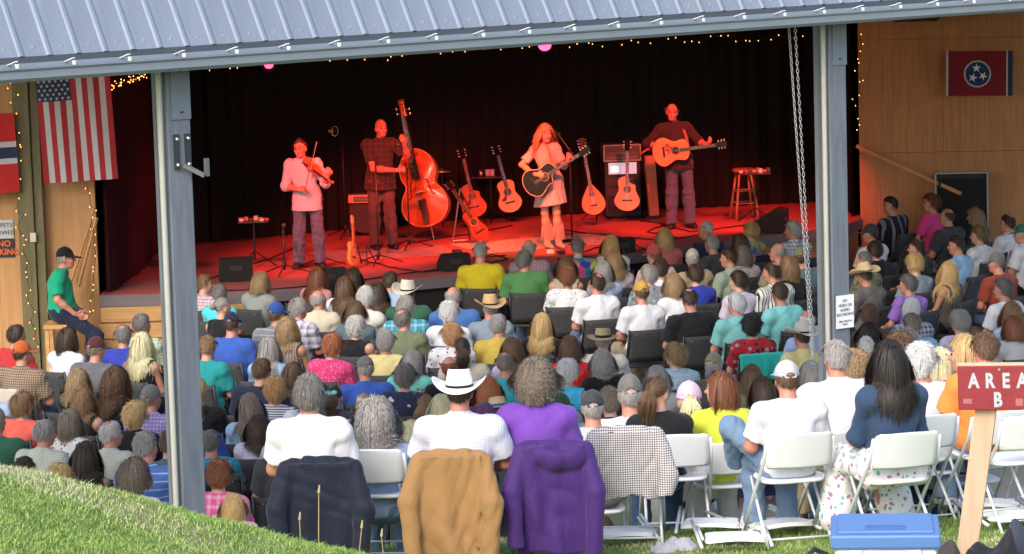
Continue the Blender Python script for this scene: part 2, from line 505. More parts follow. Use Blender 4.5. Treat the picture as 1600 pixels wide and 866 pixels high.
V = np.stack([gx.ravel(), gy.ravel(), gz.ravel()], 1)
ny = len(ys); ii, jj = np.meshgrid(np.arange(len(xs)-1), np.arange(ny-1), indexing='ij'); ii = ii.ravel(); jj = jj.ravel()
Fq = np.stack([ii*ny+jj, (ii+1)*ny+jj, (ii+1)*ny+jj+1, ii*ny+jj+1], 1)
ground = put(bpy.data.objects.new('ground', np_mesh('ground', V, Fq, [GRASSM])))
tag(ground, kind='structure')
FLOORM = mat('concrete_floor', (0.16, 0.15, 0.14), 0.85, nscale=3, var=0.25)
fl = MB().box((1, 38.3, -0.012), (24, 25.4, 0.04)).build('floor', FLOORM); tag(fl, kind='structure')

def blades(name, pts, hmin, hmax, mats, seed, lean=0.5, wid=0.004, label=None):
    rg = np.random.RandomState(seed); n = len(pts)
    h = rg.uniform(hmin, hmax, n); a = rg.uniform(0, 2*math.pi, n); ln = rg.normal(0, lean, n)*h; w = wid*rg.uniform(0.6, 1.5, n)
    dx, dy = np.cos(a), np.sin(a); b2 = rg.uniform(0, 2*math.pi, n); wx, wy = np.cos(b2)*w, np.sin(b2)*w
    P = np.asarray(pts)
    v0 = P+np.stack([-wx, -wy, np.full(n, -0.008)], 1); v1 = P+np.stack([wx, wy, np.full(n, -0.008)], 1)
    mid = P+np.stack([dx*ln*0.35, dy*ln*0.35, h*0.6], 1); tip = P+np.stack([dx*ln, dy*ln, h], 1)
    v2 = mid+np.stack([wx, wy, 0*wx], 1)*0.7; v3 = mid-np.stack([wx, wy, 0*wx], 1)*0.7
    V = np.stack([v0, v1, v2, v3, tip], 1).reshape(-1, 3)
    k = np.arange(n)*5
    T = np.concatenate([np.stack([k, k+1, k+2], 1), np.stack([k, k+2, k+3], 1), np.stack([k+3, k+2, k+4], 1)])
    mi = rg.choice([0, 0, 1, 1, 2, 4], n); pp = np.sin(P[:, 0]*3.1+2*np.sin(P[:, 1]*2.2))+np.sin(P[:, 1]*4.1+P[:, 0]*1.7)+rg.normal(0, 0.6, n); mi[pp > 1.55] = 3; h_ = None
    mi3 = np.concatenate([mi, mi, mi])
    me = np_mesh(name, V, T, mats, matfn=lambda c: mi3, smooth_sh=False)
    o = put(bpy.data.objects.new(name, me)); tag(o, label, 'grass', kind='stuff'); return o
GM = [mat('blade_a', (0.19, 0.32, 0.06), 0.6, bstr=0, var=0.3, nscale=3), mat('blade_b', (0.27, 0.40, 0.09), 0.6, bstr=0, var=0.3, nscale=3),
      mat('blade_c', (0.14, 0.25, 0.04), 0.6, bstr=0, var=0.3), mat('blade_dry', (0.52, 0.50, 0.34), 0.7, bstr=0), mat('blade_d', (0.34, 0.44, 0.13), 0.6, bstr=0)]
rg = np.random.RandomState(3)
def scatter(n, x0, x1, y0, y1, keep):
    x = rg.uniform(x0, x1, n); y = rg.uniform(y0, y1, n); k = keep(x, y); x, y = x[k], y[k]
    return np.stack([x, y, lawn_z(x, y)], 1)
patch = lambda x, y: np.sin(x*2.3+1.1*np.sin(y*1.9))*np.sin(y*2.7+x*0.8)
blades('grass', scatter(210000, -2.7, 0.35, 9.3, 13.2, lambda x, y: rg.uniform(0, 1, len(x)) < 0.75+0.3*patch(x*1.6, y*1.6)), 0.006, 0.020, GM, 5, 1.2, 0.0018,
       'sunny mown grass on the foreground bank')
blades('grass', scatter(70000, -1.6, 4.4, 17.6, 23.6, lambda x, y: np.abs(x) < y*0.17), 0.012, 0.032, GM, 6, 0.9, 0.0028,
       'trampled lawn grass under the white folding chairs')
st = MB()   # a few tall seed stalks on the bank
for (px, py, tx, ty) in ((487, 866, 498, 770), (541, 860, 565, 825), (462, 840, 468, 812), (598, 866, 596, 838)):
    a = at(px, py, 12.3); a.z = lz(a.x, 12.3); b = at(tx, ty, 12.25); mid = (a+b)/2+Vector((0.01, 0, 0.01))
    st.tube([a, mid, b], 0.0035, 5, r2=0.002); st.tube([b, b+Vector((0.004, 0, 0.03))], 0.006, 5, r2=0.003)
tag(st.build('grass_stalks', mat('stalk', (0.40, 0.33, 0.15), 0.7)), 'dry seed stalks standing up from the grass bank', 'grass', kind='stuff')

# ------------------------------------------------------------------ pavilion roof edge: steep metal cladding, gutter, posts
PA, PB = Vector((-2.47, 23.5, 0)), Vector((2.80, 27.7, 0))     # the two posts
ED = (PB-PA).normalized(); EN = Vector((ED.y, -ED.x, 0))        # along the eave, outward to the viewer
EAVE_Z = 4.80
def ev(t, out, z):                                             # a point of the eave frame: metres along from post A
    return PA + ED*t + EN*out + Vector((0, 0, z))
ROOFM0 = mat('roof_plain', (0.26, 0.325, 0.44), 0.5, 0.25, var=0.08, nscale=1.2, bstr=0.10, bscale=5)
def roof_material():
    m, nt, bs = _nodes('blue_grey_metal_roof')
    n1 = noise(nt, coords(nt, (7, 0.8, 0.8)), 2.0, 5, 0.7); n2 = noise(nt, coords(nt), 0.7, 3); n3 = noise(nt, coords(nt), 40, 2)
    geo = N(nt, 'ShaderNodeNewGeometry'); sp = N(nt, 'ShaderNodeSeparateXYZ'); nt.links.new(geo.outputs['Position'], sp.inputs[0])
    oi = N(nt, 'ShaderNodeObjectInfo')
    c = mixc(nt, oi.outputs['Random'], (0.205, 0.245, 0.32), (0.225, 0.268, 0.345))
    c = mixc(nt, ramp(nt, n1.outputs['Fac'], [(0.42, (0, 0, 0)), (0.75, (0.55, 0.55, 0.55))]), c, (0.155, 0.175, 0.22))
    nt.links.new(c, bs.inputs['Base Color']); bs.inputs['Metallic'].default_value = 0.1
    r = math_n(nt, 'ADD', 0.5, math_n(nt, 'MULTIPLY', n1.outputs['Fac'], 0.25)); nt.links.new(r, bs.inputs['Roughness'])
    h = math_n(nt, 'ADD', math_n(nt, 'MULTIPLY', noise(nt, coords(nt, (1, 1, 1)), 3.2, 3).outputs['Fac'], 1.0), math_n(nt, 'MULTIPLY', n3.outputs['Fac'], 0.05))
    bump(nt, bs, h, 0.35, 0.02)
    return m
ROOFM = roof_material()
GUTM = mat('grey_blue_gutter', (0.24, 0.28, 0.34), 0.42, 0.2, var=0.1, nscale=4)
GUTD = mat('dark_gutter_face', (0.07, 0.085, 0.11), 0.5)
WHITEP = mat('white_painted_metal', (0.75, 0.75, 0.74), 0.4)
roof = empty('pavilion_roof', tuple(ev(0, 0, EAVE_Z)), 0, 'blue-grey ribbed metal roof with a gutter over the seating', 'roof')
roof.rotation_euler = (0, 0, math.atan2(ED.y, ED.x))
# local roof frame: x along the eave, -y outward, z up
SL = R(60); T0, T1, PIT = -9.0, 17.0, 0.229
up = Vector((0, math.cos(SL), math.sin(SL)))
nrm = Vector((0, -math.sin(SL), math.cos(SL)))
def roofpan():
    prof = [(0, 0), (0.012, 0), (0.026, 0.010), (0.048, 0.010), (0.070, 0), (PIT, 0)]
    vs = []; L = 1.9
    for k in (0, 1):
        for (x, h) in prof: vs.append(Vector((x, 0, 0))+up*(L*k)+nrm*h)
    n = len(prof); fs = [(i, i+1, n+i+1, n+i) for i in range(n-1)]
    return MB().add(vs, fs).mesh('roof_panel', ROOFM)
pan = roofpan(); nails = MB()
for k, t in enumerate(np.arange(T0, T1, PIT)):
    inst('roof_panel', pan, roof, (t, -0.30, 0.10))
    for q in (0.07, 0.62):
        p = Vector((t+0.15, -0.30, 0.10))+up*q+nrm*0.003; nails.box(p, (0.016, 0.006, 0.016))
tag(nails.build('screw_heads', mat('screw', (0.6, 0.62, 0.66), 0.3, 0.6), roof), kind='stuff')
L = T1-T0; xc = (T0+T1)/2
MB().add([(T0, y, z) for (y, z) in ((-0.30, 0.098), (-0.30, -0.02), (0.25, -0.02), (0.25, 1.05), (0.64, 1.73))] + [(T1, y, z) for (y, z) in ((-0.30, 0.098), (-0.30, -0.02), (0.25, -0.02), (0.25, 1.05), (0.64, 1.73))],
         [(0, 1, 6, 5), (1, 2, 7, 6), (2, 3, 8, 7), (3, 4, 9, 8), (4, 0, 5, 9)]).build('fascia_beam', GUTD, roof)
g = [(-0.305, 0.055), (-0.305, -0.055), (-0.33, -0.07), (-0.40, -0.07), (-0.425, -0.045), (-0.425, 0.005), (-0.44, 0.02), (-0.44, 0.035), (-0.42, 0.035), (-0.415, 0.008), (-0.395, -0.05), (-0.335, -0.055), (-0.317, 0.055)]
vs = [(x, y, z) for x in (T0, T1) for (y, z) in g]; n = len(g)
MB().add(vs, [(i, (i+1) % n, n+(i+1) % n, n+i) for i in range(n)]).build('gutter', GUTM, roof)
strap = MB().box((0, -0.36, 0.045), (0.022, 0.15, 0.006), rotM('X', R(-14))).box((0, -0.437, 0.03), (0.022, 0.012, 0.03)).mesh('gutter_strap', WHITEP)
for t in np.arange(T0+0.1, T1, PIT*2): inst('gutter_strap', strap, roof, (t+0.05, 0, 0.015))
# upper deck of the roof, back from the cladding; unseen, cut short for sky light
MB().box((xc, 1.95, 1.66), (L, 2.7, 0.12)).build('roof_deck', mat('roof_deck', (0.10, 0.10, 0.11), 0.8), roof)
for t in (1.0, 4.0, 7.0): MB().box((t, 1.9, 1.52), (0.10, 2.6, 0.14)).build('rafter', GUTD, roof)

PAINT = mat('blue_grey_painted_timber', (0.15, 0.175, 0.215), 0.6, var=0.40, nscale=3.5, bstr=0.6, bscale=14, stretch=(7, 7, 0.8))
PAINT2 = mat('grey_steel_channel', (0.11, 0.115, 0.12), 0.5, var=0.15)
PLASTIC = mat('off_white_conduit', (0.44, 0.44, 0.40), 0.45)
STEELD = mat('dark_steel_plate', (0.07, 0.075, 0.085), 0.4, 0.6)
BOLT = mat('zinc_bolt', (0.6, 0.6, 0.6), 0.35, 0.8)
RZE = math.atan2(ED.y, ED.x)
def post(loc, label, extra, z0=-0.02):
    p = empty('timber_post', (loc.x, loc.y, 0), RZE, label, 'post')
    H = EAVE_Z-0.02-z0
    MB().box((0, 0, z0+H/2), (0.20, 0.20, H), bev=0.008).build('shaft', PAINT, p)
    MB().box((0.02, -0.106, EAVE_Z-0.02-0.225), (0.165, 0.012, 0.40), bev=0.003).build('cover_plate', mat('plate_paint', (0.17, 0.2, 0.25), 0.5), p)
    for z in (EAVE_Z-0.09, EAVE_Z-0.39): MB().box((0.02, -0.115, z), (0.025, 0.008, 0.012)).build('bolt', STEELD, p)
    MB().box((-0.112, -0.03, z0+H/2), (0.024, 0.10, H-0.04)).build('side_channel', PAINT2, p)
    MB().tube([(-0.146, -0.075, z0), (-0.146, -0.075, EAVE_Z-0.06)], 0.022, 12).build('conduit', PLASTIC, p, angle=40)
    if extra == 'hook':
        zt = EAVE_Z - 0.55
        for x in (-0.035, 0.062):
            MB().box((x, -0.109, zt-0.13), (0.045, 0.014, 0.26)).build('bracket_plate', STEELD, p)
            for z in (zt-0.035, zt-0.225): MB().lathe([(0.014, 0), (0.014, 0.012), (0.008, 0.018)], 8, (x, -0.116, z), rotM('X', R(90))).build('bolt', BOLT, p)
        MB().box((0.07, -0.17, zt-0.27), (0.17, 0.045, 0.03), rotM('Z', R(-40))@rotM('Y', R(28))).build('hook_arm', PAINT2, p)
        MB().box((0.145, -0.225, zt-0.25), (0.03, 0.03, 0.13)).build('hook_tip', PAINT2, p)
    return p
post(PA, 'blue-grey timber post with a steel hook bracket and white conduit', 'hook')
pB = post(PB, 'blue-grey timber post with a white paper notice pinned to it', '')
notice = empty('paper_notice', tuple(PB+Vector((0, 0, 0))), RZE, 'white paper notice about video and audio recording on the post', 'notice')
pn = at(1308, 488, 27.6)
nz = pn.z
MB().box((0.025, -0.116, nz), (0.215, 0.003, 0.29), rotM('Y', R(1.0))).build('sheet', mat('white_paper', (0.82, 0.82, 0.85), 0.8, bstr=0), notice)
INK = mat('grey_ink', (0.05, 0.05, 0.10), 0.8, bstr=0)
for i, (tx, sz, dz) in enumerate((('NO', 0.036, 0.095), ('VIDEO OR', 0.036, 0.055), ('AUDIO', 0.036, 0.015), ('RECORDING', 0.036, -0.025), ('STILL PHOTOS', 0.024, -0.085), ('ONLY', 0.024, -0.112))):
    lettering(tx, sz, INK, notice, (0.025, -0.119, nz+dz))
# hoist chain hanging beside the second post
CH = mat('galvanised_chain', (0.5, 0.5, 0.5), 0.35, 0.7)
def chain(p0, p1, label):
    ch = empty('hoist_chain', tuple(p0), 0, label, 'chain')
    link = MB().tube([(0.010*math.cos(a), 0, 0.021*math.sin(a)) for a in np.linspace(0, 2*math.pi, 11)], 0.0032, 5, cap=False).mesh('link', CH, True)
    d = p1-p0; n = int(d.length/0.034); q = Vector((0, 0, 1)).rotation_difference(d.normalized())
    for i in range(n):
        o = inst('link', link, ch, tuple(d*((i+0.5)/n)))
        o.rotation_euler = (q.to_matrix() @ rotM('Z', R(45 + 90*(i % 2)))).to_euler()
    return ch
c0, c1, c2 = at(1231, 20, 27.2), at(1241, 20, 27.2), at(1270, 560, 27.2)
chain(c0, c2+Vector((-0.004, 0, 0)), 'galvanised hoist chain, outer fall farther from the post')
chain(c1, c2+Vector((0.012, 0.03, 0)), 'galvanised hoist chain, inner fall nearer the post')

# ------------------------------------------------------------------ stage
SZ = 0.95
stage = empty('stage', (0, 43, 0), 0, 'raised wooden stage with red carpet lit by red lamps', 'stage')
so = Vector((0, 43, 0))
front = [(-5.22, 40.15), (-3.2, 40.1), (-1.8, 40.62), (-0.58, 41.25), (1.0, 42.55), (3.38, 44.45), (4.74, 45.6), (5.12, 46.5)]
back = [(5.3, 49.45), (-5.4, 48.2)]
outline = front+back
CARPET = mat('worn_red_carpet', (0.44, 0.11, 0.10), 0.75, var=0.2, nscale=1.6, bstr=0.3, bscale=90)
b = MB(); n = len(outline)
b.add([(x, y-43, SZ) for x, y in outline]+[(x, y-43, SZ-0.06) for x, y in outline], [tuple(range(n-1, -1, -1)), tuple(range(n, 2*n))]+[(i, (i+1) % n, n+(i+1) % n, n+i) for i in range(n)])
deck = b.build('deck', CARPET, stage)
BLK = mat('black_skirt', (0.012, 0.012, 0.013), 0.8)
TRIM = mat('grey_stage_trim', (0.16, 0.14, 0.15), 0.7)
for i in range(len(front)-1):
    a = Vector((*front[i], 0))-so; c = Vector((*front[i+1], 0))-so; d = (c-a); nn = Vector((d.y, -d.x, 0)).normalized()
    ang = math.atan2(d.y, d.x); mid = (a+c)/2
    MB().box(mid+nn*0.012+Vector((0, 0, SZ-0.075)), (d.length, 0.03, 0.14), rotM('Z', ang)).build('edge_trim', TRIM, stage)
    if i == 0: continue
    sk = BLK if i < 5 else wood('stage_side_boards', (0.35, 0.17, 0.06), (0.55, 0.30, 0.12), 'x')
    MB().box(mid-nn*0.05+Vector((0, 0, (SZ-0.15)/2)), (d.length, 0.02, SZ-0.15), rotM('Z', ang)).build('skirt', sk, stage)
STEPW = wood('pine_steps', (0.42, 0.22, 0.08), (0.66, 0.40, 0.16), 'x', 0.8)
for k in range(4):   # steps at the left end of the stage
    zt = SZ-0.145-0.2*k; y = 40.08-0.07*k
    MB().box((-4.22, y-43, zt-0.095), (1.98, 0.035, 0.185)).build('riser', STEPW, stage)
    MB().box((-4.22, y-43-0.035, zt-0.192), (1.98, 0.08, 0.012)).build('tread', mat('red_lit_tread', (0.24, 0.07, 0.04), 0.6), stage)  # red of the stage light is put into the tread colour
# rugs laid on the carpet
def rug(px, py, w, d, rz, col, label):
    p = onz(px, py, SZ+0.006)
    o = MB().box((0, 0, 0), (w, d, 0.008), bev=0.003).build('stage_rug', cloth('rug_'+label[:8], col, 'floral', tuple(x*0.5 for x in col), 2.0, c3=tuple(min(1, x*1.5) for x in col)))
    o.location = p; o.rotation_euler = (0, 0, rz); tag(o, label, 'rug'); return o
rug(600, 396, 1.9, 1.2, 0.25, (0.40, 0.16, 0.13), 'patterned rug under the double bass')
rug(845, 380, 2.2, 1.3, 0.4, (0.55, 0.33, 0.26), 'pale rug under the singer in fringed boots')

# ------------------------------------------------------------------ walls, curtain, ceiling
PLY = wood('plywood', (0.42, 0.205, 0.08), (0.60, 0.325, 0.135), 'z', 0.55, 0.65)
PLYR = wood('plywood_right', (0.36, 0.145, 0.052), (0.56, 0.26, 0.10), 'z', 0.7, 0.65)
def plywall(p0, p1, h, label, m, pw=1.22, seams=(2.44,)):
    d = p1-p0; w = empty('plywood_wall', tuple(p0), math.atan2(d.y, d.x), label, 'wall'); L = d.length
    x = 0
    zs = [0]+list(seams)+[h]
    while x < L-0.01:
        x2 = min(L, x+pw)
        for a, c in zip(zs[:-1], zs[1:]):
            MB().box(((x+x2)/2, 0, (a+c)/2), (x2-x-0.004, 0.03, c-a-0.005)).build('plywood_panel', m, w)
        x = x2
    MB().box((L/2, 0.05, h/2), (L, 0.06, h)).build('backing', mat('wall_backing', (0.10, 0.06, 0.03), 0.9), w)
    return w
WL0, WL1 = Vector((-9.0, 40.3, 0)), Vector((-5.24, 40.3, 0))
plywall(WL0, WL1, 4.7, 'pale plywood wall left of the stage with flags on it', PLY, 1.253)
WR0, WR1 = Vector((5.12, 46.55, 0)), Vector((9.6, 46.1, 0))
plywall(WR0, WR1, 4.9, 'orange-brown plywood wall right of the stage', PLYR, 1.22, (1.9, 3.55))
# timber column on the left wall
tc = empty('timber_column', (-6.05, 40.16, 0), 0, 'greenish timber column on the plywood wall with an outlet', 'column')
GT = wood('green_treated_timber', (0.10, 0.085, 0.035), (0.20, 0.17, 0.08), 'z', 0.8)
p = at(46, 300, 40.1)
tc.location.x = p.x
MB().box((-0.055, 0, 2.35), (0.20, 0.2, 4.7), bev=0.006).build('timber', GT, tc)
MB().box((0.105, 0.02, 2.35), (0.11, 0.15, 4.7), bev=0.006).build('timber', GT, tc)
q = at(52, 371, 40.05); MB().box((q.x-tc.location.x, -0.115, q.z), (0.075, 0.03, 0.115), bev=0.004).build('outlet_box', mat('ivory_plastic', (0.6, 0.56, 0.45), 0.4), tc)
# two loose battens leaning by the curtain edge
bt = empty('leaning_battens', (-5.4, 40.2, 0), 0, 'two thin wooden battens leaning against the plywood wall', 'batten')
a0, a1 = at(151, 340, 40.2), at(123, 448, 40.15)
MB().tube([a1-bt.location, a0-bt.location], 0.022, 4).build('batten', STEPW, bt)
a0, a1 = at(143, 345, 40.22), at(112, 440, 40.2)
MB().tube([a1-bt.location, a0-bt.location], 0.014, 4).build('batten', PLY, bt)
def drape(name, pts, z0, z1, m, label, amp=0.06, per=0.22, npanel=6, seed=1):
    e = empty(name, (pts[0][0], pts[0][1], 0), 0, label, 'curtain')
    P = [Vector((x, y, 0)) for x, y in pts]; seg = [0]
    for a, c in zip(P, P[1:]): seg.append(seg[-1]+(c-a).length)
    Lt = seg[-1]; rgd = random.Random(seed)
    def pos(s):
        for i in range(len(P)-1):
            if s <= seg[i+1] or i == len(P)-2:
                d = (P[i+1]-P[i]).normalized(); return P[i]+d*(s-seg[i]), Vector((d.y, -d.x, 0))
    for k in range(npanel):
        s0, s1 = Lt*k/npanel, Lt*(k+1)/npanel; n = max(8, int((s1-s0)/0.035)); nz_ = 8; vs = []; fs = []
        ph = rgd.uniform(0, 6); pf = rgd.uniform(0.85, 1.2)
        for j in range(nz_+1):
            t = j/nz_
            for i in range(n+1):
                s = s0+(s1-s0)*i/n; p, nn = pos(s)
                f = math.sin(s*2*math.pi/(per*pf)+ph+0.35*math.sin(3*t+ph)) + 0.45*math.sin(s*2*math.pi/(per*0.43)+2*ph)
                vs.append(p+nn*(amp*f*(0.55+0.45*(1-t))+0.03*(k % 2))+Vector((0, 0, z0+(z1-z0)*t))-e.location)
        for j in range(nz_):
            for i in range(n): q = j*(n+1)+i; fs.append((q, q+1, q+n+2, q+n+1))
        o = mesh_obj('drape', vs, fs, m, e, True)
    return e
VELV = cloth('black_velvet', (0.019, 0.019, 0.020), rough=0.9, sheen=0.0)
MARO = cloth('maroon_velvet', (0.055, 0.016, 0.02), rough=0.9, sheen=0.0)
drape('stage_curtain', [(-5.05, 44.8), (-4.5, 45.7), (-2.4, 47.05), (-0.6, 47.9), (2.0, 48.5), (4.3, 48.9), (5.15, 49.1)], SZ+0.015, 4.6, VELV, 'black velvet backdrop curtain hanging behind the musicians', 0.05, 0.26, 9, 3)
drape('side_curtain', [(-5.12, 40.42), (-5.02, 42.3), (-5.0, 44.7)], SZ+0.015, 4.6, MARO, 'dark maroon side curtain at the left edge of the stage', 0.05, 0.3, 3, 5)
drape('wing_curtain', [(5.06, 46.75), (5.12, 49.0)], SZ+0.015, 4.6, VELV, 'short black wing curtain at the right edge of the stage', 0.04, 0.25, 1, 6)
CEIL = mat('dark_ceiling_boards', (0.022, 0.018, 0.016), 0.85)
sh = empty('stage_house', (0, 44, 0), 0, 'dark stage house ceiling and beams over the stage', 'ceiling')
MB().box((0.2, -1.1, 4.76), (19.5, 13.9, 0.10)).build('ceiling_boards', CEIL, sh)  # unseen front part runs out past the stage, added to shade walls and stage
MB().box((0.2, -4.55, 4.62), (19.5, 0.14, 0.2)).build('beam', CEIL, sh)
MB().box((0, 5.6, 2.4), (19.5, 0.1, 4.8)).build('rear_wall', CEIL, sh)
for x, y0 in ((-9.1, -3.6), (9.7, 2.0)): MB().box((x, (y0+5.5)/2, 2.4), (0.1, 5.5-y0, 4.8)).build('side_wall', CEIL, sh)
# handrail batten on the right wall
hr = empty('handrail', (6, 46.2, 0), 0, 'sloping orange wooden handrail on the right plywood wall', 'handrail')
a0, a1 = at(1338, 228, 46.35), at(1502, 303, 45.9)
dv = (a1-a0); mm = rotM('Z', math.atan2(dv.y, dv.x)) @ rotM('Y', -math.asin(dv.z/dv.length))
MB().box((a0+a1)/2-hr.location, (dv.length, 0.035, 0.05), mm).build('rail', wood('rail_wood', (0.40, 0.18, 0.06), (0.58, 0.31, 0.12), 'x'), hr)
for tq in (0.25, 0.75): MB().box(a0+dv*tq-hr.location+Vector((0, 0.06, 0)), (0.04, 0.10, 0.04)).build('rail_bracket', STEELD, hr)

# ------------------------------------------------------------------ flags and signs on the walls
def flag_mesh(e, name, x0, x1, z0, z1, m, yoff=0.0, wave=0.02, nx=10, nz=14, ph=0, taper=0.0):
    vs = []; fs = []
    for j in range(nz+1):
        for i in range(nx+1):
            u, v = i/nx, j/nz; x = x0+(x1-x0)*u; z = z0+(z1-z0)*v
            vs.append((x+taper*(1-z), yoff+wave*math.sin(x*14+ph+2*z), z))
    for j in range(nz):
        for i in range(nx): q = j*(nx+1)+i; fs.append((q, q+1, q+nx+2, q+nx+1))
    return mesh_obj(name, vs, fs, m, e, True)
FRED = cloth('flag_red', (0.42, 0.035, 0.045)); FWHT = cloth('flag_white', (0.55, 0.53, 0.54)); FBLU = cloth('flag_blue', (0.035, 0.045, 0.10))
def star(r, n=5):
    return [(math.sin(math.pi*i/n)*(r if i % 2 == 0 else r*0.382), math.cos(math.pi*i/n)*(r if i % 2 == 0 else r*0.382)) for i in range(2*n)]
# stars and stripes hung vertically
tl, tr, bl = at(60, 100, 39.9), at(170, 100, 39.9), at(75, 287, 39.9)
us = empty('american_flag', (tl.x, 39.9, bl.z), 0, 'stars and stripes flag hanging vertically beside the curtain', 'flag')
us.rotation_euler = (0, R(-2.2), 0)
FW, FH = 0.93, tl.z-bl.z+0.02
for i in range(13):
    w = FW/13; top = FH if i > 5 else FH-0.62*0+0.0
    z1 = FH if i >= 6 else FH-0.50
    flag_mesh(us, 'stripe', w*i, w*(i+1), 0, z1, FRED if i % 2 == 0 else FWHT, 0, 0.02, 2, 14)
flag_mesh(us, 'canton', 0, w*6, FH-0.50, FH, FBLU, -0.001, 0.02, 8, 6)
starm = MB().poly(star(0.026), -0.002, 0.0).mesh('star', FWHT)
for r_ in range(9):
    for c_ in range(6 if r_ % 2 == 0 else 5):
        x = w*6*((c_+0.5)/6 if r_ % 2 == 0 else (c_+1)/6); z = FH-0.50*(r_+0.6)/9.2
        inst('star', starm, us, (x, -0.004+0.02*math.sin(x*14+2*z), z))
# red flag with a blue and white cross, cut by the frame
a, c = at(24, 180, 39.9), at(24, 304, 39.9)
nf = empty('cross_flag', (a.x-1.0, 39.95, c.z), 0, 'red flag with a white-edged blue cross on the plywood wall', 'flag')
nf.rotation_euler = (0, R(-1.5), 0); h = a.z-c.z
flag_mesh(nf, 'red_field', 0, 1.0, 0, h*0.36, cloth('nflag_red', (0.55, 0.03, 0.03)))
flag_mesh(nf, 'red_field', 0, 1.0, h*0.64, h, cloth('nflag_red', (0.55, 0.03, 0.03)))
flag_mesh(nf, 'white_band', 0, 1.0, h*0.36, h*0.64, FWHT)
flag_mesh(nf, 'blue_band', 0, 1.0, h*0.43, h*0.57, FBLU, -0.004)
flag_mesh(nf, 'white_band', 0.24, 0.50, 0, h, FWHT, -0.003)
flag_mesh(nf, 'blue_band', 0.30, 0.44, 0, h, FBLU, -0.006)
# tri-star flag
a, c, d = at(1477, 80, 46.1), at(1477, 150, 46.1), at(1580, 80, 46.1)
tn = empty('tristar_flag', (a.x, a.y-0.02, c.z), math.atan2(-0.45, 4.48), 'crimson flag with three white stars in a blue disc', 'flag')
w_, h_ = (d.x-a.x), a.z-c.z
tn.rotation_euler = (0, R(1.0), math.atan2(-0.45, 4.48))
CRIM = cloth('flag_crimson', (0.22, 0.018, 0.03))
flag_mesh(tn, 'field', 0.03, w_*0.905, 0, h_, CRIM, 0, 0.008)
flag_mesh(tn, 'header', 0, 0.03, 0, h_, FWHT, 0, 0.008, 2)
flag_mesh(tn, 'fly_line', w_*0.905, w_*0.925, 0, h_, FWHT, 0, 0.008, 2)
flag_mesh(tn, 'fly_bar', w_*0.925, w_, 0, h_, FBLU, 0, 0.008, 2)
cx, cz = w_*0.47, h_*0.49
MB().lathe([(0.195, 0), (0.195, 0.004)], 32, (cx, -0.012, cz), rotM('X', R(90))).build('white_ring', FWHT, tn)
MB().lathe([(0.172, 0), (0.172, 0.004)], 32, (cx, -0.016, cz), rotM('X', R(90))).build('blue_disc', cloth('tn_blue', (0.03, 0.05, 0.12)), tn)
for k, an in enumerate((100, 220, 340)):
    MB().poly([(x*math.cos(k)-z*math.sin(k), x*math.sin(k)+z*math.cos(k)) for x, z in star(0.068)], -0.023, -0.020, None, (cx+0.085*math.cos(R(an)), 0, cz+0.085*math.sin(R(an)))).build('star', cloth('tn_white', (0.75, 0.75, 0.75)), tn)
# paper signs at the left edge
a = at(18, 345, 40.2); c = at(18, 373, 40.2)
sg = empty('pets_sign', (a.x-0.15, 40.27, (a.z+c.z)/2), 0, 'white printed no pets notice on the plywood wall', 'sign')
MB().box((0, 0, 0), (0.31, 0.006, 0.235)).build('sheet', mat('grey_white_paper', (0.52, 0.53, 0.55), 0.7, bstr=0), sg)
for tx, z in (('NO PETS', 0.05), ('ALLOWED', -0.045)): lettering(tx, 0.075, mat('black_ink', (0.01, 0.01, 0.01), 0.8, bstr=0), sg, (0.0, -0.006, z))
a = at(21, 375, 40.2); c = at(21, 402, 40.2)
sg = empty('smoking_sign', (a.x-0.18, 40.27, (a.z+c.z)/2), 0, 'black no smoking sign with orange letters on the wall', 'sign')
MB().box((0, 0, 0), (0.36, 0.006, 0.235)).build('board', mat('black_sign', (0.02, 0.02, 0.02), 0.5, bstr=0), sg)
for tx, z, s in (('NO', 0.055, 0.105), ('SMOKING', -0.05, 0.105)): lettering(tx, s, mat('orange_print', (0.75, 0.13, 0.03), 0.6, bstr=0), sg, (0.0 if tx != 'NO' else 0.05, -0.006, z), offset=0.003)
# black cabinet and ceiling fixtures on the right wall
cb = empty('speaker_cabinet', tuple(at(1503, 340, 45.95)), math.atan2(-0.45, 4.48), 'black speaker cabinet with metal edges against the right wall', 'speaker')
cb.location.z = 0
q0, q1 = at(1462, 272, 45.95), at(1543, 345, 45.95); w_ = q1.x-q0.x; zt = q0.z
MB().box((0, 0.12, zt/2), (w_, 0.22, zt), bev=0.01).build('cabinet', mat('black_cabinet', (0.012, 0.012, 0.012), 0.7), cb)
for x in (-w_/2, w_/2): MB().box((x, -0.005, zt/2), (0.022, 0.03, zt+0.01)).build('edge_strip', mat('edge_metal', (0.30, 0.30, 0.30), 0.4, 0.6), cb)
MB().box((0, -0.005, zt+0.004), (w_, 0.03, 0.022)).build('edge_strip', mat('edge_metal', (0.3, 0.3, 0.3), 0.4, 0.6), cb)
MB().box((0, 0.0, zt*0.55), (w_-0.08, 0.02, zt*0.8)).build('grille', mat('grille_cloth', (0.008, 0.008, 0.008), 0.9), cb)
def fixture(px, py, Y, w, h, d, col, label, name):
    p = at(px, py, Y); e = empty(name, tuple(p), 0, label, 'fixture')
    MB().box((0, 0, 0), (w, d, h), rotM('X', R(-12)), bev=0.012).build('housing', mat(label[:10]+'_housing', col, 0.5), e)
    MB().tube([(0, 0, h/2-0.02), (0, 0, 4.72-p.z)], 0.012, 6).build('hanger', STEELD, e)
    MB().box((0, -d/2-0.01, -0.01), (w*0.8, 0.015, h*0.5), rotM('X', R(-12))).build('front_panel', mat(label[:10]+'_front', tuple(x*0.5 for x in col), 0.5), e)
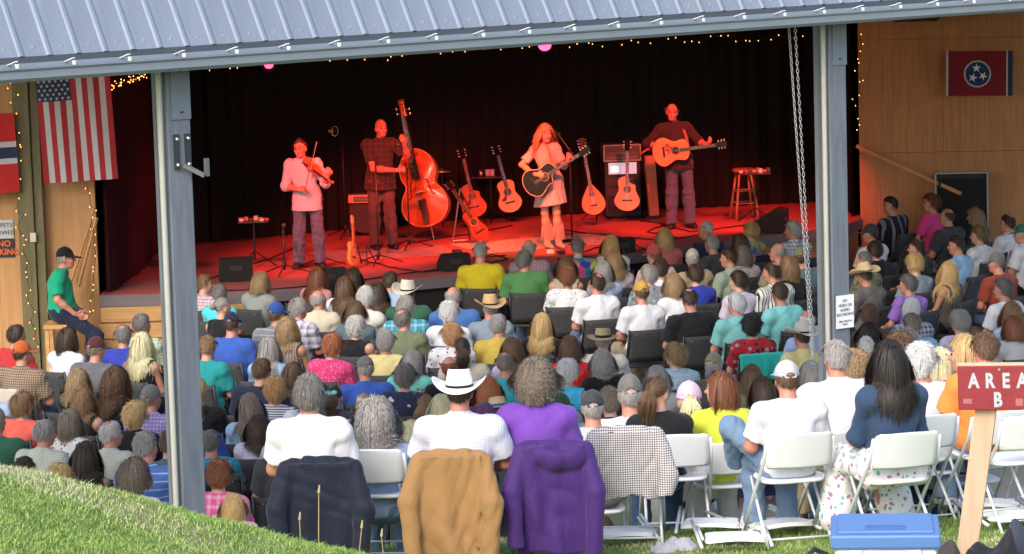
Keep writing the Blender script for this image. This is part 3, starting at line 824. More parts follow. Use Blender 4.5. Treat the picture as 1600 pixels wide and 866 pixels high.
fixture(1433, 24, 45.4, 0.62, 0.14, 0.3, (0.015, 0.015, 0.015), 'black floodlight housing hung under the right roof edge', 'floodlight')
fixture(1575, 14, 45.4, 0.40, 0.13, 0.25, (0.5, 0.48, 0.42), 'cream control box hung at the far right roof edge', 'control_box')

# ------------------------------------------------------------------ fairy lights
BULB = emit('warm_bulb', (1.0, 0.33, 0.07), 3.2); WIRE = mat('green_wire', (0.02, 0.025, 0.015), 0.7)
def string_lights(pts, n, label, jit=0.02, seed=0):
    rgd = random.Random(seed); e = empty('string_lights', tuple(pts[0]), 0, label, 'fairy lights'); P = [Vector(p) for p in pts]
    seg = [0]
    for a, c in zip(P, P[1:]): seg.append(seg[-1]+(c-a).length)
    def pos(s):
        for i in range(len(P)-1):
            if s <= seg[i+1]+1e-6: return P[i].lerp(P[i+1], (s-seg[i])/max(1e-6, seg[i+1]-seg[i]))
        return P[-1]
    w = MB(); bl_ = MB(); pr = []
    for i in range(n):
        p = pos(seg[-1]*i/max(1, n-1))-P[0]+Vector((rgd.uniform(-jit, jit), rgd.uniform(-jit, 0)*0.5, rgd.uniform(-jit, jit))); pr.append(p)
        q = p+Vector((rgd.uniform(-.02, .02), -0.015, rgd.uniform(-.025, .02)))
        bl_.lathe([(0.002, -0.007), (0.005, -0.004), (0.0055, 0.001), (0.002, 0.008)], 6, q)
    w.tube(pr, 0.004, 4); w.build('wire', WIRE, e); tag(bl_.build('bulbs', BULB, e, True), kind='stuff')
top = [at(x, y, Y) for x, y, Y in ((175, 135, 40.3), (200, 125, 41.5), (232, 113, 43.5), (300, 108, 44.3), (400, 100, 44.7), (520, 92, 45.0), (640, 84, 45.4), (760, 76, 45.8), (860, 70, 46.0), (980, 64, 46.4), (1100, 60, 46.8), (1228, 58, 47.2), (1342, 58, 47.3))]
string_lights(top, 105, 'string of warm fairy lights along the top of the black curtain', 0.05, 1)
string_lights([at(x, y, 39.85) for x, y in ((172, 137), (190, 130), (205, 126), (222, 117), (232, 113))], 22, 'bunch of fairy lights beside the vertical flag', 0.045, 2)
string_lights([at(x, y, 40.0) for x, y in ((20, 128), (22, 160), (24, 185), (27, 225), (30, 300), (34, 370), (40, 430), (48, 470), (52, 500), (57, 550))], 34, 'string of fairy lights running down the timber column', 0.06, 3)
string_lights([at(x, y, 40.0) for x, y in ((139, 290), (142, 320), (146, 345), (149, 380), (150, 410), (149, 440), (146, 462), (143, 490), (140, 520))], 18, 'string of fairy lights down the maroon curtain edge', 0.05, 4)
string_lights([at(x, y, 46.35) for x, y in ((1342, 58), (1340, 90), (1341, 125), (1338, 160), (1339, 200))], 14, 'string of fairy lights down the right plywood wall edge', 0.05, 5)

# ================================================================== STAGE LAMPS
LAMPB = mat('lamp_black', (0.015, 0.015, 0.016), 0.45)
def stage_lamp(loc, target, col, power, size, label, lens=6.0, blend=0.6, lens_r=0.085):
    e = empty('stage_lamp', tuple(loc), 0, label, 'stage lamp')
    q = (Vector(target)-Vector(loc)).normalized().to_track_quat('-Z', 'Y')
    M3 = q.to_matrix()
    c = MB().lathe([(0.06, 0.16), (0.10, 0.15), (0.10, -0.06), (0.088, -0.06), (0.088, -0.03)], 18, M=M3); c.build('can', LAMPB, e, angle=40)
    MB().lathe([(lens_r, -0.045), (lens_r*0.8, -0.055), (0.02, -0.062)], 18, M=M3).build('lens', emit('lens_'+label[:14], col, lens), e, angle=60)
    MB().tube([(-0.12, 0, 0.02), (-0.12, 0, 0.16), (0.12, 0, 0.16), (0.12, 0, 0.02)], 0.01, 5).build('yoke', LAMPB, e)
    top_z = max(0.2, 4.70-loc[2])
    MB().tube([(0, 0, 0.16), (0, 0, top_z)], 0.012, 5).build('hanger', LAMPB, e)
    ld = bpy.data.lights.new('spot', 'SPOT'); ld.energy = power; ld.color = col; ld.spot_size = R(size); ld.spot_blend = blend; ld.shadow_soft_size = 0.08
    lo = bpy.data.objects.new('spot', ld); put(lo, e); lo.rotation_euler = q.to_euler(); lo.location = M3 @ Vector((0, 0, -0.08))
    return e
RED = (1.0, 0.075, 0.05)
for i, (x, y, tx, ty, tz, pw, sz_) in enumerate(((-4.0, 38.4, -2.7, 42.4, 1.8, 900, 36), (-2.0, 38.8, -1.6, 43.6, 1.8, 950, 34), (0.6, 40.6, 0.7, 44.0, 1.7, 720, 38), (2.6, 42.0, 2.6, 45.9, 1.7, 800, 36), (1.4, 40.2, -3.4, 43.0, 1.0, 330, 40), (4.0, 43.2, 3.9, 46.6, 0.9, 420, 42), (-0.6, 41.0, -0.4, 45.6, 1.3, 420, 46))):
    stage_lamp((x, y, 4.46), (tx, ty, tz), RED, pw, sz_, 'red stage lamp under the ceiling aimed at the %s' % ('fiddler', 'bass player', 'singer', 'standing guitarist', 'left curtain', 'bar stool', 'row of guitars')[i], 12.0)
stage_lamp((-0.3, 40.4, 4.46), (0.0, 43.9, 1.1), (1.0, 0.36, 0.06), 340, 27, 'amber stage lamp under the ceiling aimed at the middle', 10.0)
p = at(420, 99, 43.2); stage_lamp(tuple(p), (p.x+0.3, 37, p.z-2.6), (1.0, 0.06, 0.16), 30, 80, 'glowing pink-red stage lamp hanging above the fiddler', 2.2, lens_r=0.06)
p = at(851, 68, 43.6); stage_lamp(tuple(p), (p.x, 37, p.z-3.2), (1.0, 0.08, 0.22), 40, 80, 'glowing pink-red stage lamp hanging above the singer', 2.2, lens_r=0.10)

# ================================================================== INSTRUMENTS AND STAGE GEAR
def outline(ctrl, n=40, cut=None):
    t = np.array([c[0] for c in ctrl]); w = np.array([c[1] for c in ctrl])
    tt = 0.5-0.5*np.cos(np.linspace(0, math.pi, n)); ww = np.interp(tt, t, w)
    for _ in range(3): ww[1:-1] = 0.25*ww[:-2]+0.5*ww[1:-1]+0.25*ww[2:]
    r = [(w_, t_) for w_, t_ in zip(ww, tt)]
    l = [(-w_, t_) for w_, t_ in zip(ww, tt)]
    if cut: r = [(w_ if t_ < cut else w_*max(0.25, 1-2.9*(t_-cut)/(1-cut)*(1 if (t_-cut)/(1-cut) < 0.3 else 0.3/((t_-cut)/(1-cut))*1.0)), t_) for w_, t_ in r]
    return r + l[::-1][1:-1] if r[0][0] < 1e-6 else r+l[::-1]
def plate(b, out, y, bulge, sign=-1, rings=4, cx=0.0, cz=None):
    n = len(out); cz = sum(p[1] for p in out)/n if cz is None else cz; vs = []; fs = []
    for k in range(rings+1):
        s = 1-k/(rings+0.6)
        for (x, z) in out: vs.append((cx+(x-cx)*s, y+sign*bulge*(1-s*s), cz+(z-cz)*s))
    for k in range(rings):
        for i in range(n): q = (i+1) % n; fs.append((k*n+i, k*n+q, (k+1)*n+q, (k+1)*n+i))
    fs.append(tuple(rings*n+i for i in range(n))); b.add(vs, fs); return b
GUIT = [(0, 0), (0.01, .30), (0.06, .60), (0.15, .86), (0.28, 1.0), (0.42, .88), (0.56, .64), (0.66, .61), (0.78, .70), (0.88, .71), (0.95, .56), (0.99, .30), (1, 0)]
VIOL = [(0, 0), (0.01, .30), (0.05, .62), (0.14, .88), (0.26, 1.0), (0.38, .90), (0.43, .86), (0.50, .60), (0.57, .58), (0.63, .74), (0.67, .76), (0.78, .74), (0.88, .62), (0.95, .40), (0.99, .18), (1, 0)]
TEAR = [(0, 0), (0.01, .25), (0.08, .66), (0.2, .93), (0.34, 1.0), (0.5, .92), (0.66, .70), (0.82, .43), (0.94, .2), (1, 0.10)]
DARKW = mat('ebony', (0.018, 0.012, 0.010), 0.35)
STEELB = mat('bright_steel', (0.6, 0.6, 0.6), 0.25, 0.9)
def varnish(name, c1, c2, rough=0.22): return wood(name, c1, c2, 'z', 2.0, rough)
SPRUCE = varnish('spruce_top', (0.62, 0.36, 0.13), (0.78, 0.50, 0.22)); MAHO = varnish('mahogany', (0.16, 0.05, 0.02), (0.30, 0.11, 0.05))
REDW = varnish('red_brown_varnish', (0.34, 0.09, 0.03), (0.52, 0.17, 0.06)); BLKL = mat('black_lacquer', (0.012, 0.010, 0.010), 0.15)
NECKW = varnish('neck_wood', (0.26, 0.12, 0.05), (0.40, 0.20, 0.09))
def guitar(name, label, top, side, bl=0.50, hw=0.20, depth=0.105, neck=0.37, head=0.17, cut=None, tear=False, binding=None, pick=True, hole=True):
    e = empty(name, (0, 0, 0), 0, label, 'guitar' if not tear else 'bouzouki')
    o = [(x*hw, z*bl) for x, z in outline(TEAR if tear else GUIT, 44, cut)]
    MB().poly(o, -depth/2, depth/2).build('body', side, e, angle=50)
    b = MB(); o2 = [(x*1.0, z) for x, z in o]; b.poly([(x*0.99, bl/2+(z-bl/2)*0.993) for x, z in o], -depth/2-0.004, -depth/2+0.0); b.build('top', top, e, angle=50)
    if binding:
        ring = [(x, z) for x, z in o]; pts = [(x*1.0, -depth/2-0.001, z) for x, z in ring]; MB().tube(pts+[pts[0]], 0.006, 5).build('binding', binding, e, True)
    y = -depth/2-0.0045
    if hole:
        zc = bl*(0.62 if not tear else 0.66); rr = 0.05 if not tear else 0.036
        MB().lathe([(rr*1.28, 0), (rr*1.28, 0.0015)], 24, (0, y-0.0005, zc), rotM('X', R(90))).build('rosette', NECKW, e)
        MB().lathe([(rr, 0), (rr, 0.001)], 24, (0, y-0.003, zc), rotM('X', R(90))).build('sound_hole', DARKW, e)
    zb = bl*(0.30 if not tear else 0.30)
    MB().box((0, y-0.005, zb), (0.15 if not tear else 0.09, 0.011, 0.026), bev=0.003).build('bridge', DARKW, e)
    if pick and not tear:
        MB().poly([(-0.045, bl*0.60), (-0.06, bl*0.50), (-0.115, bl*0.42), (-0.10, bl*0.36), (-0.05, bl*0.38), (-0.03, bl*0.47)], y-0.002, y+0.001).build('pickguard', mat('tortoise', (0.10, 0.02, 0.012), 0.25), e)
    z0 = bl*0.74; z1 = bl+neck
    MB().box((0, y-0.008, (z0+z1)/2), (0.05, 0.012, z1-z0), bev=0.003).build('fingerboard', DARKW, e)
    MB().tube([(0, -depth/2+0.012, bl-0.02), (0, -depth/2+0.008, z1)], 0.024, 8).build('neck', NECKW, e, True)
    for k in range(1, 13):
        zf = z1-(z1-z0)*0.86*(1-0.5**(k/12))*1.55
        if zf > z0: MB().box((0, y-0.0145, zf), (0.048, 0.002, 0.003)).build('fret', STEELB, e)
    hd = MB(); hd.poly([(-0.026, 0), (0.026, 0), (0.04, head*0.25), (0.036, head), (-0.036, head), (-0.04, head*0.25)], -0.009, 0.009, rotM('X', R(-10)), (0, -depth/2-0.002, z1)); h_ = hd.build('headstock', side if tear else BLKL, e)
    for s in (-1, 1):
        for k in range(3):
            MB().box((s*0.052, -depth/2+0.006+0.17*head*(0.3+0.25*k), z1+head*(0.3+0.25*k)), (0.03, 0.014, 0.018), bev=0.003).build('tuning_peg', STEELB, e)
    st = MB()
    for k in range(6):
        x = -0.018+0.0072*k; st.tube([(x, y-0.014, zb), (x, y-0.018, z1)], 0.0009, 3)
    st.build('strings', STEELB, e)
    return e
def place(e, pos, M3):
    e.location = pos; e.rotation_euler = M3.to_euler(); return e
def lean(deg, yaw=0, back=10):   # lean sideways in the picture plane, tip back
    return rotM('Z', R(yaw)) @ rotM('Y', R(deg)) @ rotM('X', R(-back))
def guitar_stand(px, py, label, h=0.5, w=0.34):
    p = onz(px, py, SZ+0.012); e = empty('guitar_stand', tuple(p), 0, label, 'guitar stand')
    MB().tube([(0, 0.05, 0), (0, 0.07, h)], 0.011, 6).build('upright', LAMPB, e)
    for a in (30, 150, 270):
        MB().tube([(0, 0.06, 0.20), (w*0.75*math.cos(R(a)), 0.06+w*0.75*math.sin(R(a)), 0.0)], 0.009, 6).build('leg', LAMPB, e)
    for s in (-1, 1):
        MB().tube([(0, 0.06, 0.17), (s*0.10, 0.03, 0.17), (s*0.11, -0.10, 0.165), (s*0.11, -0.11, 0.19)], 0.008, 6).build('cradle_arm', LAMPB, e)
    return e
def stand_guitar(g, px, pz, deg, yaw, back, depth_off=-0.08):
    p = onz(px, pz, SZ+0.16); p.z = SZ+0.18; place(g, p+Vector((0, depth_off, 0)), lean(deg, yaw, back))
# the row of instruments on stands
guitar_stand(737, 350, 'black folding stand holding the red-brown guitar')
stand_guitar(guitar('red_brown_guitar', 'red-brown acoustic guitar with cutaway on a folding stand', REDW, REDW, 0.50, 0.19, cut=0.72), 744, 341, -9, 12, 12)
guitar_stand(800, 342, 'black folding stand holding the honey-coloured guitar')
stand_guitar(guitar('honey_guitar', 'honey-coloured acoustic guitar with dark pickguard on a stand', SPRUCE, MAHO, 0.49, 0.185), 800, 333, -11, 14, 10)
guitar_stand(932, 345, 'black folding stand holding the teardrop bouzouki')
stand_guitar(guitar('teardrop_bouzouki', 'teardrop-bodied orange bouzouki with long neck on a stand', varnish('bouzouki_top', (0.55, 0.22, 0.07), (0.70, 0.33, 0.12)), MAHO, 0.46, 0.175, 0.085, 0.50, 0.18, tear=True), 930, 337, -8, 6, 10)
guitar_stand(984, 341, 'black folding stand holding the pale cutaway guitar')
stand_guitar(guitar('pale_cutaway_guitar', 'pale cutaway acoustic guitar standing before the equipment rack', varnish('pale_top', (0.60, 0.33, 0.15), (0.74, 0.44, 0.22)), MAHO, 0.51, 0.195, cut=0.74, pick=False), 980, 331, 1, -6, 8)
g = guitar('slim_red_dobro', 'slim dark red lap guitar leaning in front of the guitars', varnish('dark_red', (0.20, 0.03, 0.015), (0.33, 0.06, 0.03)), MAHO, 0.48, 0.13, 0.06, 0.36, 0.14, pick=False)
p = onz(757, 376, SZ+0.06); place(g, p, lean(-24, 30, 22))
ds = empty('a_frame_stand', tuple(onz(732, 378, SZ+0.012)), 0, 'chrome and black a-frame stand under the slim red lap guitar', 'guitar stand')
MB().tube([(-0.22, 0, 0.0), (-0.10, 0.1, 0.75)], 0.012, 6).build('leg', STEELB, ds)
MB().tube([(0.22, 0.0, 0.02), (-0.08, 0.1, 0.70)], 0.012, 6).build('leg', LAMPB, ds)
MB().tube([(0.02, 0.36, 0.0), (-0.09, 0.1, 0.68)], 0.012, 6).build('leg', LAMPB, ds)
MB().tube([(-0.22, 0, 0.02), (0.24, 0.0, 0.03)], 0.01, 6).build('crossbar', STEELB, ds)
# small solid-body instrument on a low stand
sb = empty('solid_mandolin', (0, 0, 0), 0, 'small orange solid-body mandolin leaning on a low stand', 'mandolin')
ORG = varnish('orange_varnish', (0.62, 0.26, 0.07), (0.78, 0.38, 0.12))
MB().poly([(x*0.10, z*0.34) for x, z in outline(GUIT, 30)], -0.025, 0.025).build('body', ORG, sb, angle=50)
MB().box((0, -0.03, 0.42), (0.04, 0.02, 0.34)).build('neck', NECKW, sb)
MB().poly([(-0.02, 0), (0.02, 0), (0.03, 0.09), (-0.02, 0.12)], -0.01, 0.01, None, (0, -0.025, 0.58)).build('headstock', ORG, sb)
for k in range(4):
    for s in (-1, 1): MB().box((s*0.033, -0.02, 0.61+0.02*k), (0.02, 0.01, 0.01)).build('tuning_peg', STEELB, sb)
MB().box((0, -0.03, 0.11), (0.07, 0.012, 0.02)).build('bridge', DARKW, sb)
p = onz(551, 415, SZ+0.05); place(sb, p, lean(22, 60, 14))
ls = empty('low_stand', tuple(onz(562, 414, SZ+0.012)), 0, 'low black stand under the small orange mandolin', 'guitar stand')
for s in (-1, 1): MB().tube([(0.10*s, -0.08, 0.0), (0.06*s+0.04, 0.04, 0.26), (0.10*s+0.12, 0.10, 0.0)], 0.009, 6).build('leg', LAMPB, ls)
MB().tube([(-0.06, 0.0, 0.17), (0.13, 0.03, 0.17)], 0.008, 6).build('crossbar', LAMPB, ls)

# double bass
BASSV = varnish('bass_varnish', (0.38, 0.085, 0.03), (0.60, 0.18, 0.06), 0.16)
def bass():
    e = empty('double_bass', (0, 0, 0), 0, 'large red-brown double bass played by the bald bassist', 'double bass')
    bl, hw, dep = 1.12, 0.345, 0.19
    o = [(x*hw, 0.10+z*bl) for x, z in outline(VIOL, 60)]
    MB().poly(o, -dep/2+0.02, dep/2).build('ribs', BASSV, e, angle=50)
    plate(MB(), [(x*1.03, 0.66+(z-0.66)*1.02) for x, z in o], -dep/2+0.02, 0.05).build('belly', BASSV, e, True)
    pts = [(x*1.02, -dep/2+0.018, z) for x, z in o]; MB().tube(pts+[pts[0]], 0.009, 5).build('edge_binding', varnish('bass_edge', (0.65, 0.30, 0.12), (0.8, 0.42, 0.18)), e, True)
    for s in (-1, 1):   # f-holes
        MB().tube([(s*0.10, -0.126, 0.76), (s*0.13, -0.124, 0.73), (s*0.135, -0.122, 0.66), (s*0.155, -0.118, 0.56), (s*0.18, -0.112, 0.52), (s*0.21, -0.106, 0.54)], 0.010, 6).build('f_hole', DARKW, e)
    MB().poly([(-0.075, 0), (0.075, 0), (0.05, 0.07), (0.06, 0.11), (-0.06, 0.11), (-0.05, 0.07)], -0.02, 0.0, rotM('X', R(90)), (0, -0.13, 0.60)).build('bridge', varnish('maple_bridge', (0.62, 0.42, 0.22), (0.75, 0.52, 0.30)), e)
    MB().poly([(-0.035, 0.14), (0.035, 0.14), (0.055, 0.48), (-0.055, 0.48)], -0.175, -0.15).build('tailpiece', DARKW, e)
    MB().poly([(-0.05, 0.78), (0.05, 0.78), (0.028, 1.70), (-0.028, 1.70)], -0.205, -0.165).build('fingerboard', DARKW, e)
    MB().tube([(0, -0.10, 1.14), (0, -0.145, 1.22), (0, -0.145, 1.70)], [0.07, 0.036, 0.028], 10).build('neck', NECKW, e, True)
    MB().box((0, -0.125, 1.78), (0.07, 0.06, 0.18), bev=0.01).build('pegbox', BASSV, e)
    MB().lathe([(0.02, -0.04), (0.055, -0.035), (0.045, 0), (0.055, 0.035), (0.02, 0.04)], 14, (0, -0.12, 1.905), rotM('Y', R(90))).build('scroll', BASSV, e, True)
    for k in range(4):
        s = -1 if k % 2 else 1
        MB().tube([(0, -0.125, 1.72+0.035*k), (s*0.085, -0.125, 1.72+0.035*k)], 0.008, 6).build('tuning_peg', STEELB, e)
        MB().box((s*0.095, -0.125, 1.72+0.035*k), (0.015, 0.03, 0.045), bev=0.004).build('peg_key', STEELB, e)
    MB().tube([(0, 0, 0.12), (0, 0, -0.10)], 0.009, 6).build('endpin', STEELB, e)
    s = MB()
    for k in range(4):
        x = -0.03+0.02*k; s.tube([(x, -0.172, 0.46), (x, -0.235, 0.60), (x*0.7, -0.215, 1.70)], 0.0022, 3)
    s.build('strings', STEELB, e); return e
bs_ = bass(); p = onz(676, 376, SZ); p.z = SZ+0.11; place(bs_, p, lean(-13.5, -14, 9))

def mic_stand(px, py, h, label, boom=None, base='tripod', mic=True, hd=None):
    p = onz(px, py, SZ+0.01); e = empty('microphone_stand', tuple(p), 0, label, 'microphone stand')
    MB().tube([(0, 0, 0.05), (0, 0, h)], 0.012, 8).build('pole', LAMPB, e, True)
    if base == 'tripod':
        for a in (20, 140, 260): MB().tube([(0, 0, 0.12), (0.34*math.cos(R(a)), 0.34*math.sin(R(a)), 0.005)], 0.010, 6).build('leg', LAMPB, e)
        MB().lathe([(0.025, 0.09), (0.03, 0.12), (0.02, 0.17)], 8).build('hub', LAMPB, e)
    else: MB().lathe([(0.14, 0), (0.14, 0.015), (0.03, 0.03)], 20).build('round_base', LAMPB, e, angle=40)
    tip = Vector((0, 0, h))
    if boom is not None:
        tip = Vector((0, 0, h))+Vector(boom); bk = Vector((0, 0, h))-Vector(boom)*0.25
        MB().tube([bk, tip], 0.008, 6).build('boom', LAMPB, e); MB().lathe([(0.02, -0.02), (0.02, 0.02)], 8, (0, 0, h)).build('clutch', LAMPB, e)
    if mic:
        d = Vector(hd if hd else (0.0, 0.10, 0.03)).normalized(); q = Vector((0, 0, 1)).rotation_difference(d).to_matrix()
        MB().lathe([(0.010, -0.08), (0.013, 0.02), (0.016, 0.06)], 10, tip, q).build('microphone_handle', LAMPB, e, True)
        MB().lathe([(0.016, 0.06), (0.026, 0.075), (0.028, 0.10), (0.018, 0.125), (0.004, 0.13)], 12, tip, q).build('microphone_grille', mat('mic_grille', (0.12, 0.12, 0.13), 0.4, 0.6), e, True)
    return e
mic_stand(503, 416, 1.16, 'black microphone stand angled up to the fiddler', (-0.16, 0.08, 0.22), hd=(-0.5, 0.6, 0.3))
mic_stand(640, 388, 1.10, 'black tripod microphone stand in front of the double bass', (-0.02, 0.02, 0.05), mic=True, hd=(0, 0.6, -0.5))
mic_stand(592, 412, 1.45, 'tall black microphone stand before the bass player', (0.26, 0.10, 0.10), hd=(0.3, 0.6, 0.2))
mic_stand(894, 377, 1.28, 'black round-base microphone stand in front of the singer', (-0.17, 0.10, 0.24), 'round', hd=(-0.5, 0.6, 0.2))
mic_stand(445, 428, 0.55, 'short tripod microphone stand beside the fiddler', (0.0, 0.05, 0.05))
e = mic_stand(540, 370, 1.62, 'tall boom stand carrying a condenser microphone above the amplifier', None, mic=False)
tipw = at(523, 205, e.location.y-0.2)-e.location
MB().tube([(0.05, 0.1, 1.62), (0, 0, 1.68), tipw], 0.007, 6).build('boom', LAMPB, e)
MB().tube([tipw+Vector((-0.09, 0, 0.005)), tipw+Vector((-0.02, 0, 0))], 0.026, 10).build('condenser_microphone', mat('brass_mic', (0.6, 0.42, 0.2), 0.35, 0.5), e, True)
MB().tube([tipw+Vector((0.05*math.cos(a), -0.01, 0.07*math.sin(a))) for a in np.linspace(0, 6.28, 13)], 0.006, 5, False).build('shock_mount', STEELB, e, True)
for a in range(4): MB().tube([tipw, tipw+Vector((0.05*math.cos(a*1.57+.78), -0.01, 0.07*math.sin(a*1.57+.78)))], 0.004, 4).build('mount_cord', LAMPB, e)

WEDGE = mat('monitor_carpet_black', (0.010, 0.010, 0.010), 0.85)
def wedge(px, py, w, h, d, rz, label):
    p = onz(px, py, SZ+0.008); e = empty('monitor_wedge', tuple(p), rz, label, 'monitor speaker')
    # back of the wedge to the audience, the grille slopes to the performers (+y)
    pr = [(-d/2, 0), (d/2, 0), (d/2, h*0.35), (-d/2+0.10, h), (-d/2, h*0.92)]
    vs = [(x, y, z) for x in (-w/2, w/2) for (y, z) in pr]; n = len(pr)
    MB().add(vs, [tuple(range(n)), tuple(range(2*n-1, n-1, -1))]+[(i, n+i, n+(i+1) % n, (i+1) % n) for i in range(n)]).build('cabinet', WEDGE, e)
    a, c = Vector((0, d/2, h*0.35)), Vector((0, -d/2+0.10, h)); m_ = (a+c)/2; dv = (c-a); nn = Vector((0, -dv.z, dv.y)).normalized()*-1
    MB().box(m_-nn*0.008*(-1 if nn.z > 0 else 1), (w*0.9, dv.length*0.9, 0.012), rotM('X', math.atan2(dv.z, dv.y))).build('grille', mat('wedge_grille', (0.02, 0.02, 0.022), 0.5, 0.4), e)
    MB().box((0, -d/2-0.004, h*0.55), (0.16, 0.01, 0.06)).build('handle', mat('wedge_handle', (0.03, 0.03, 0.03), 0.4), e)
    for s in (-1, 1): MB().box((s*w*0.35, -d/2+0.03, 0.004), (0.05, 0.05, 0.012)).build('foot', LAMPB, e)
    return e
wedge(369, 437, 0.44, 0.31, 0.40, 0.1, 'black monitor wedge near the pedal table on stage left corner')
wedge(513, 446, 0.44, 0.24, 0.40, 0.15, 'black monitor wedge at the feet of the fiddler')
wedge(709, 421, 0.38, 0.22, 0.34, 0.25, 'black monitor wedge below the double bass and guitars')
wedge(968, 394, 0.34, 0.20, 0.32, 0.4, 'black monitor wedge to the right of the singer')
wedge(1203, 362, 0.42, 0.34, 0.46, 1.25, 'black monitor wedge beside the wooden stool, seen side-on')

def amp(px, py, label):
    p = onz(px, py, SZ+0.01); e = empty('guitar_amplifier', tuple(p), -0.1, label, 'amplifier')
    T = rotM('X', R(-10))
    MB().box((0, 0, 0.30), (0.46, 0.26, 0.58), T, bev=0.01).build('cabinet', mat('amp_black', (0.02, 0.02, 0.022), 0.7), e)
    MB().box((0, -0.135, 0.25), (0.42, 0.02, 0.42), T).build('grille_cloth', mat('amp_grille', (0.05, 0.045, 0.045), 0.9), e)
    MB().box((0, -0.15, 0.53), (0.46, 0.04, 0.12), T, bev=0.006).build('control_panel', wood('amp_wood', (0.45, 0.25, 0.12), (0.6, 0.36, 0.18), 'x'), e)
    MB().box((0.02, -0.175, 0.53), (0.34, 0.01, 0.075), T).build('knob_plate', LAMPB, e)
    for k in range(6): MB().lathe([(0.012, 0), (0.010, 0.02)], 8, (-0.11+0.05*k, -0.178, 0.53), rotM('X', R(90))).build('knob', STEELB, e)
    for s in (-1, 1): MB().box((s*0.18, 0, 0.01), (0.06, 0.2, 0.02)).build('foot', LAMPB, e)
amp(573, 366, 'black combo amplifier with a wooden control panel behind the mandolin')

def gear_table(px, py, h, label, w=0.42, items=7, seed=0, single=True):
    p = onz(px, py, SZ+0.01); e = empty('effects_table', tuple(p), 0, label, 'stand'); rgd = random.Random(seed)
    MB().box((0.06, 0, h), (w, 0.30, 0.02), bev=0.004).build('tray', mat('tray_black', (0.02, 0.02, 0.02), 0.5), e)
    MB().tube([(0.06, 0, 0.1), (0.06, 0, h)], 0.014, 8).build('pole', LAMPB, e)
    for a in (20, 140, 260): MB().tube([(0.06, 0, 0.22), (0.06+0.30*math.cos(R(a)), 0.30*math.sin(R(a)), 0)], 0.010, 6).build('leg', LAMPB, e)
    for k in range(items):
        x = 0.06-w/2+w*(k+0.5)/items; hh = rgd.uniform(0.03, 0.07)
        o = MB().box((0, 0, 0), (w/items*0.85, rgd.uniform(0.09, 0.2), hh), rotM('Z', rgd.uniform(-.3, .3)), bev=0.006).build('effects_pedal', mat('pedal_%d' % (k % 4), [(0.5, 0.5, 0.5), (0.4, 0.08, 0.06), (0.05, 0.05, 0.06), (0.45, 0.3, 0.2)][k % 4], 0.4), None)
        o.location = p+Vector((x, rgd.uniform(-.05, .05), h+0.011+hh/2)); tag(o, '%s effects pedal, %s along the %s' % (['silver', 'red', 'black', 'tan'][k % 4], ['one', 'two', 'three', 'four', 'five', 'six', 'seven'][k], ' '.join(label.split()[:9])), 'pedal', 'pedals on '+label[:22])
gear_table(392, 418, 0.62, 'black pedal table at the left end of the stage', 0.40, 6, 1)
# low table with cups behind the guitars
p = onz(766, 345, SZ+0.01); e = empty('side_table', tuple(p), 0, 'small round-edged dark table with cups behind the guitars', 'table')
MB().box((0, 0, 0.66), (0.52, 0.36, 0.025), bev=0.008).build('table_top', mat('table_dark', (0.05, 0.03, 0.025), 0.4), e)
MB().tube([(0.02, 0, 0.06), (0.02, 0, 0.65)], 0.018, 8).build('pole', LAMPB, e)
for a in (30, 150, 270): MB().tube([(0.02, 0, 0.2), (0.02+0.28*math.cos(R(a)), 0.28*math.sin(R(a)), 0)], 0.012, 6).build('leg', LAMPB, e)
for k, (dx, nm) in enumerate(((-0.12, 'steel travel mug'), (-0.02, 'glass water tumbler'), (0.05, 'glass water tumbler'))):
    o = MB().lathe([(0.026, 0), (0.033, 0.01), (0.036, 0.10), (0.033, 0.10), (0.03, 0.012)], 14).build('mug', STEELB if k == 0 else mat('glass_cup', (0.6, 0.6, 0.6), 0.1), None, True)
    o.location = p+Vector((dx, -0.05, 0.673)); tag(o, ['steel travel mug at the left end of the side table', 'clear tumbler beside the travel mug on the side table', 'clear tumbler at the middle of the side table'][k], 'cup')
# cymbal-like disc behind the bass
p = onz(693, 352, SZ+0.01); e = empty('cymbal_stand', tuple(p), 0, 'cymbal on a thin stand behind the double bass', 'cymbal')
MB().tube([(0, 0, 0.0), (0, 0, 0.80)], 0.010, 6).build('pole', LAMPB, e)
for a in (30, 150, 270): MB().tube([(0, 0, 0.2), (0.22*math.cos(R(a)), 0.22*math.sin(R(a)), 0)], 0.009, 6).build('leg', LAMPB, e)
MB().lathe([(0.16, 0.80), (0.05, 0.815), (0.03, 0.84), (0.0, 0.845)], 24).build('cymbal', mat('brass', (0.6, 0.4, 0.2), 0.3, 0.8), e, True)
# wooden stool with gear, and the gear stand in front of it
p = onz(1163, 342, SZ+0.01); e = empty('bar_stool', tuple(p), 0.2, 'wooden bar stool with splayed legs by the monitor wedge', 'stool')
STW = varnish('stool_wood', (0.26, 0.10, 0.05), (0.42, 0.19, 0.09), 0.35)
MB().lathe([(0.15, 0.70), (0.17, 0.71), (0.17, 0.735), (0.15, 0.745)], 24).build('seat', STW, e, angle=40)
for a in (45, 135, 225, 315):
    c_, s_ = math.cos(R(a)), math.sin(R(a)); MB().tube([(0.24*c_, 0.24*s_, 0), (0.20*c_, 0.20*s_, 0.25), (0.115*c_, 0.115*s_, 0.71)], [0.016, 0.021, 0.017], 8).build('leg', STW, e, True)
for hgt, rr in ((0.24, 0.205), (0.42, 0.172)):
    for a in (45, 135, 225, 315):
        b2 = a+90; MB().tube([(rr*math.cos(R(a)), rr*math.sin(R(a)), hgt), (rr*math.cos(R(b2)), rr*math.sin(R(b2)), hgt)], 0.010, 6).build('rung', STW, e)
gear_table(1174, 348, 0.72, 'small pedal tray stand against the bar stool', 0.46, 7, 4)
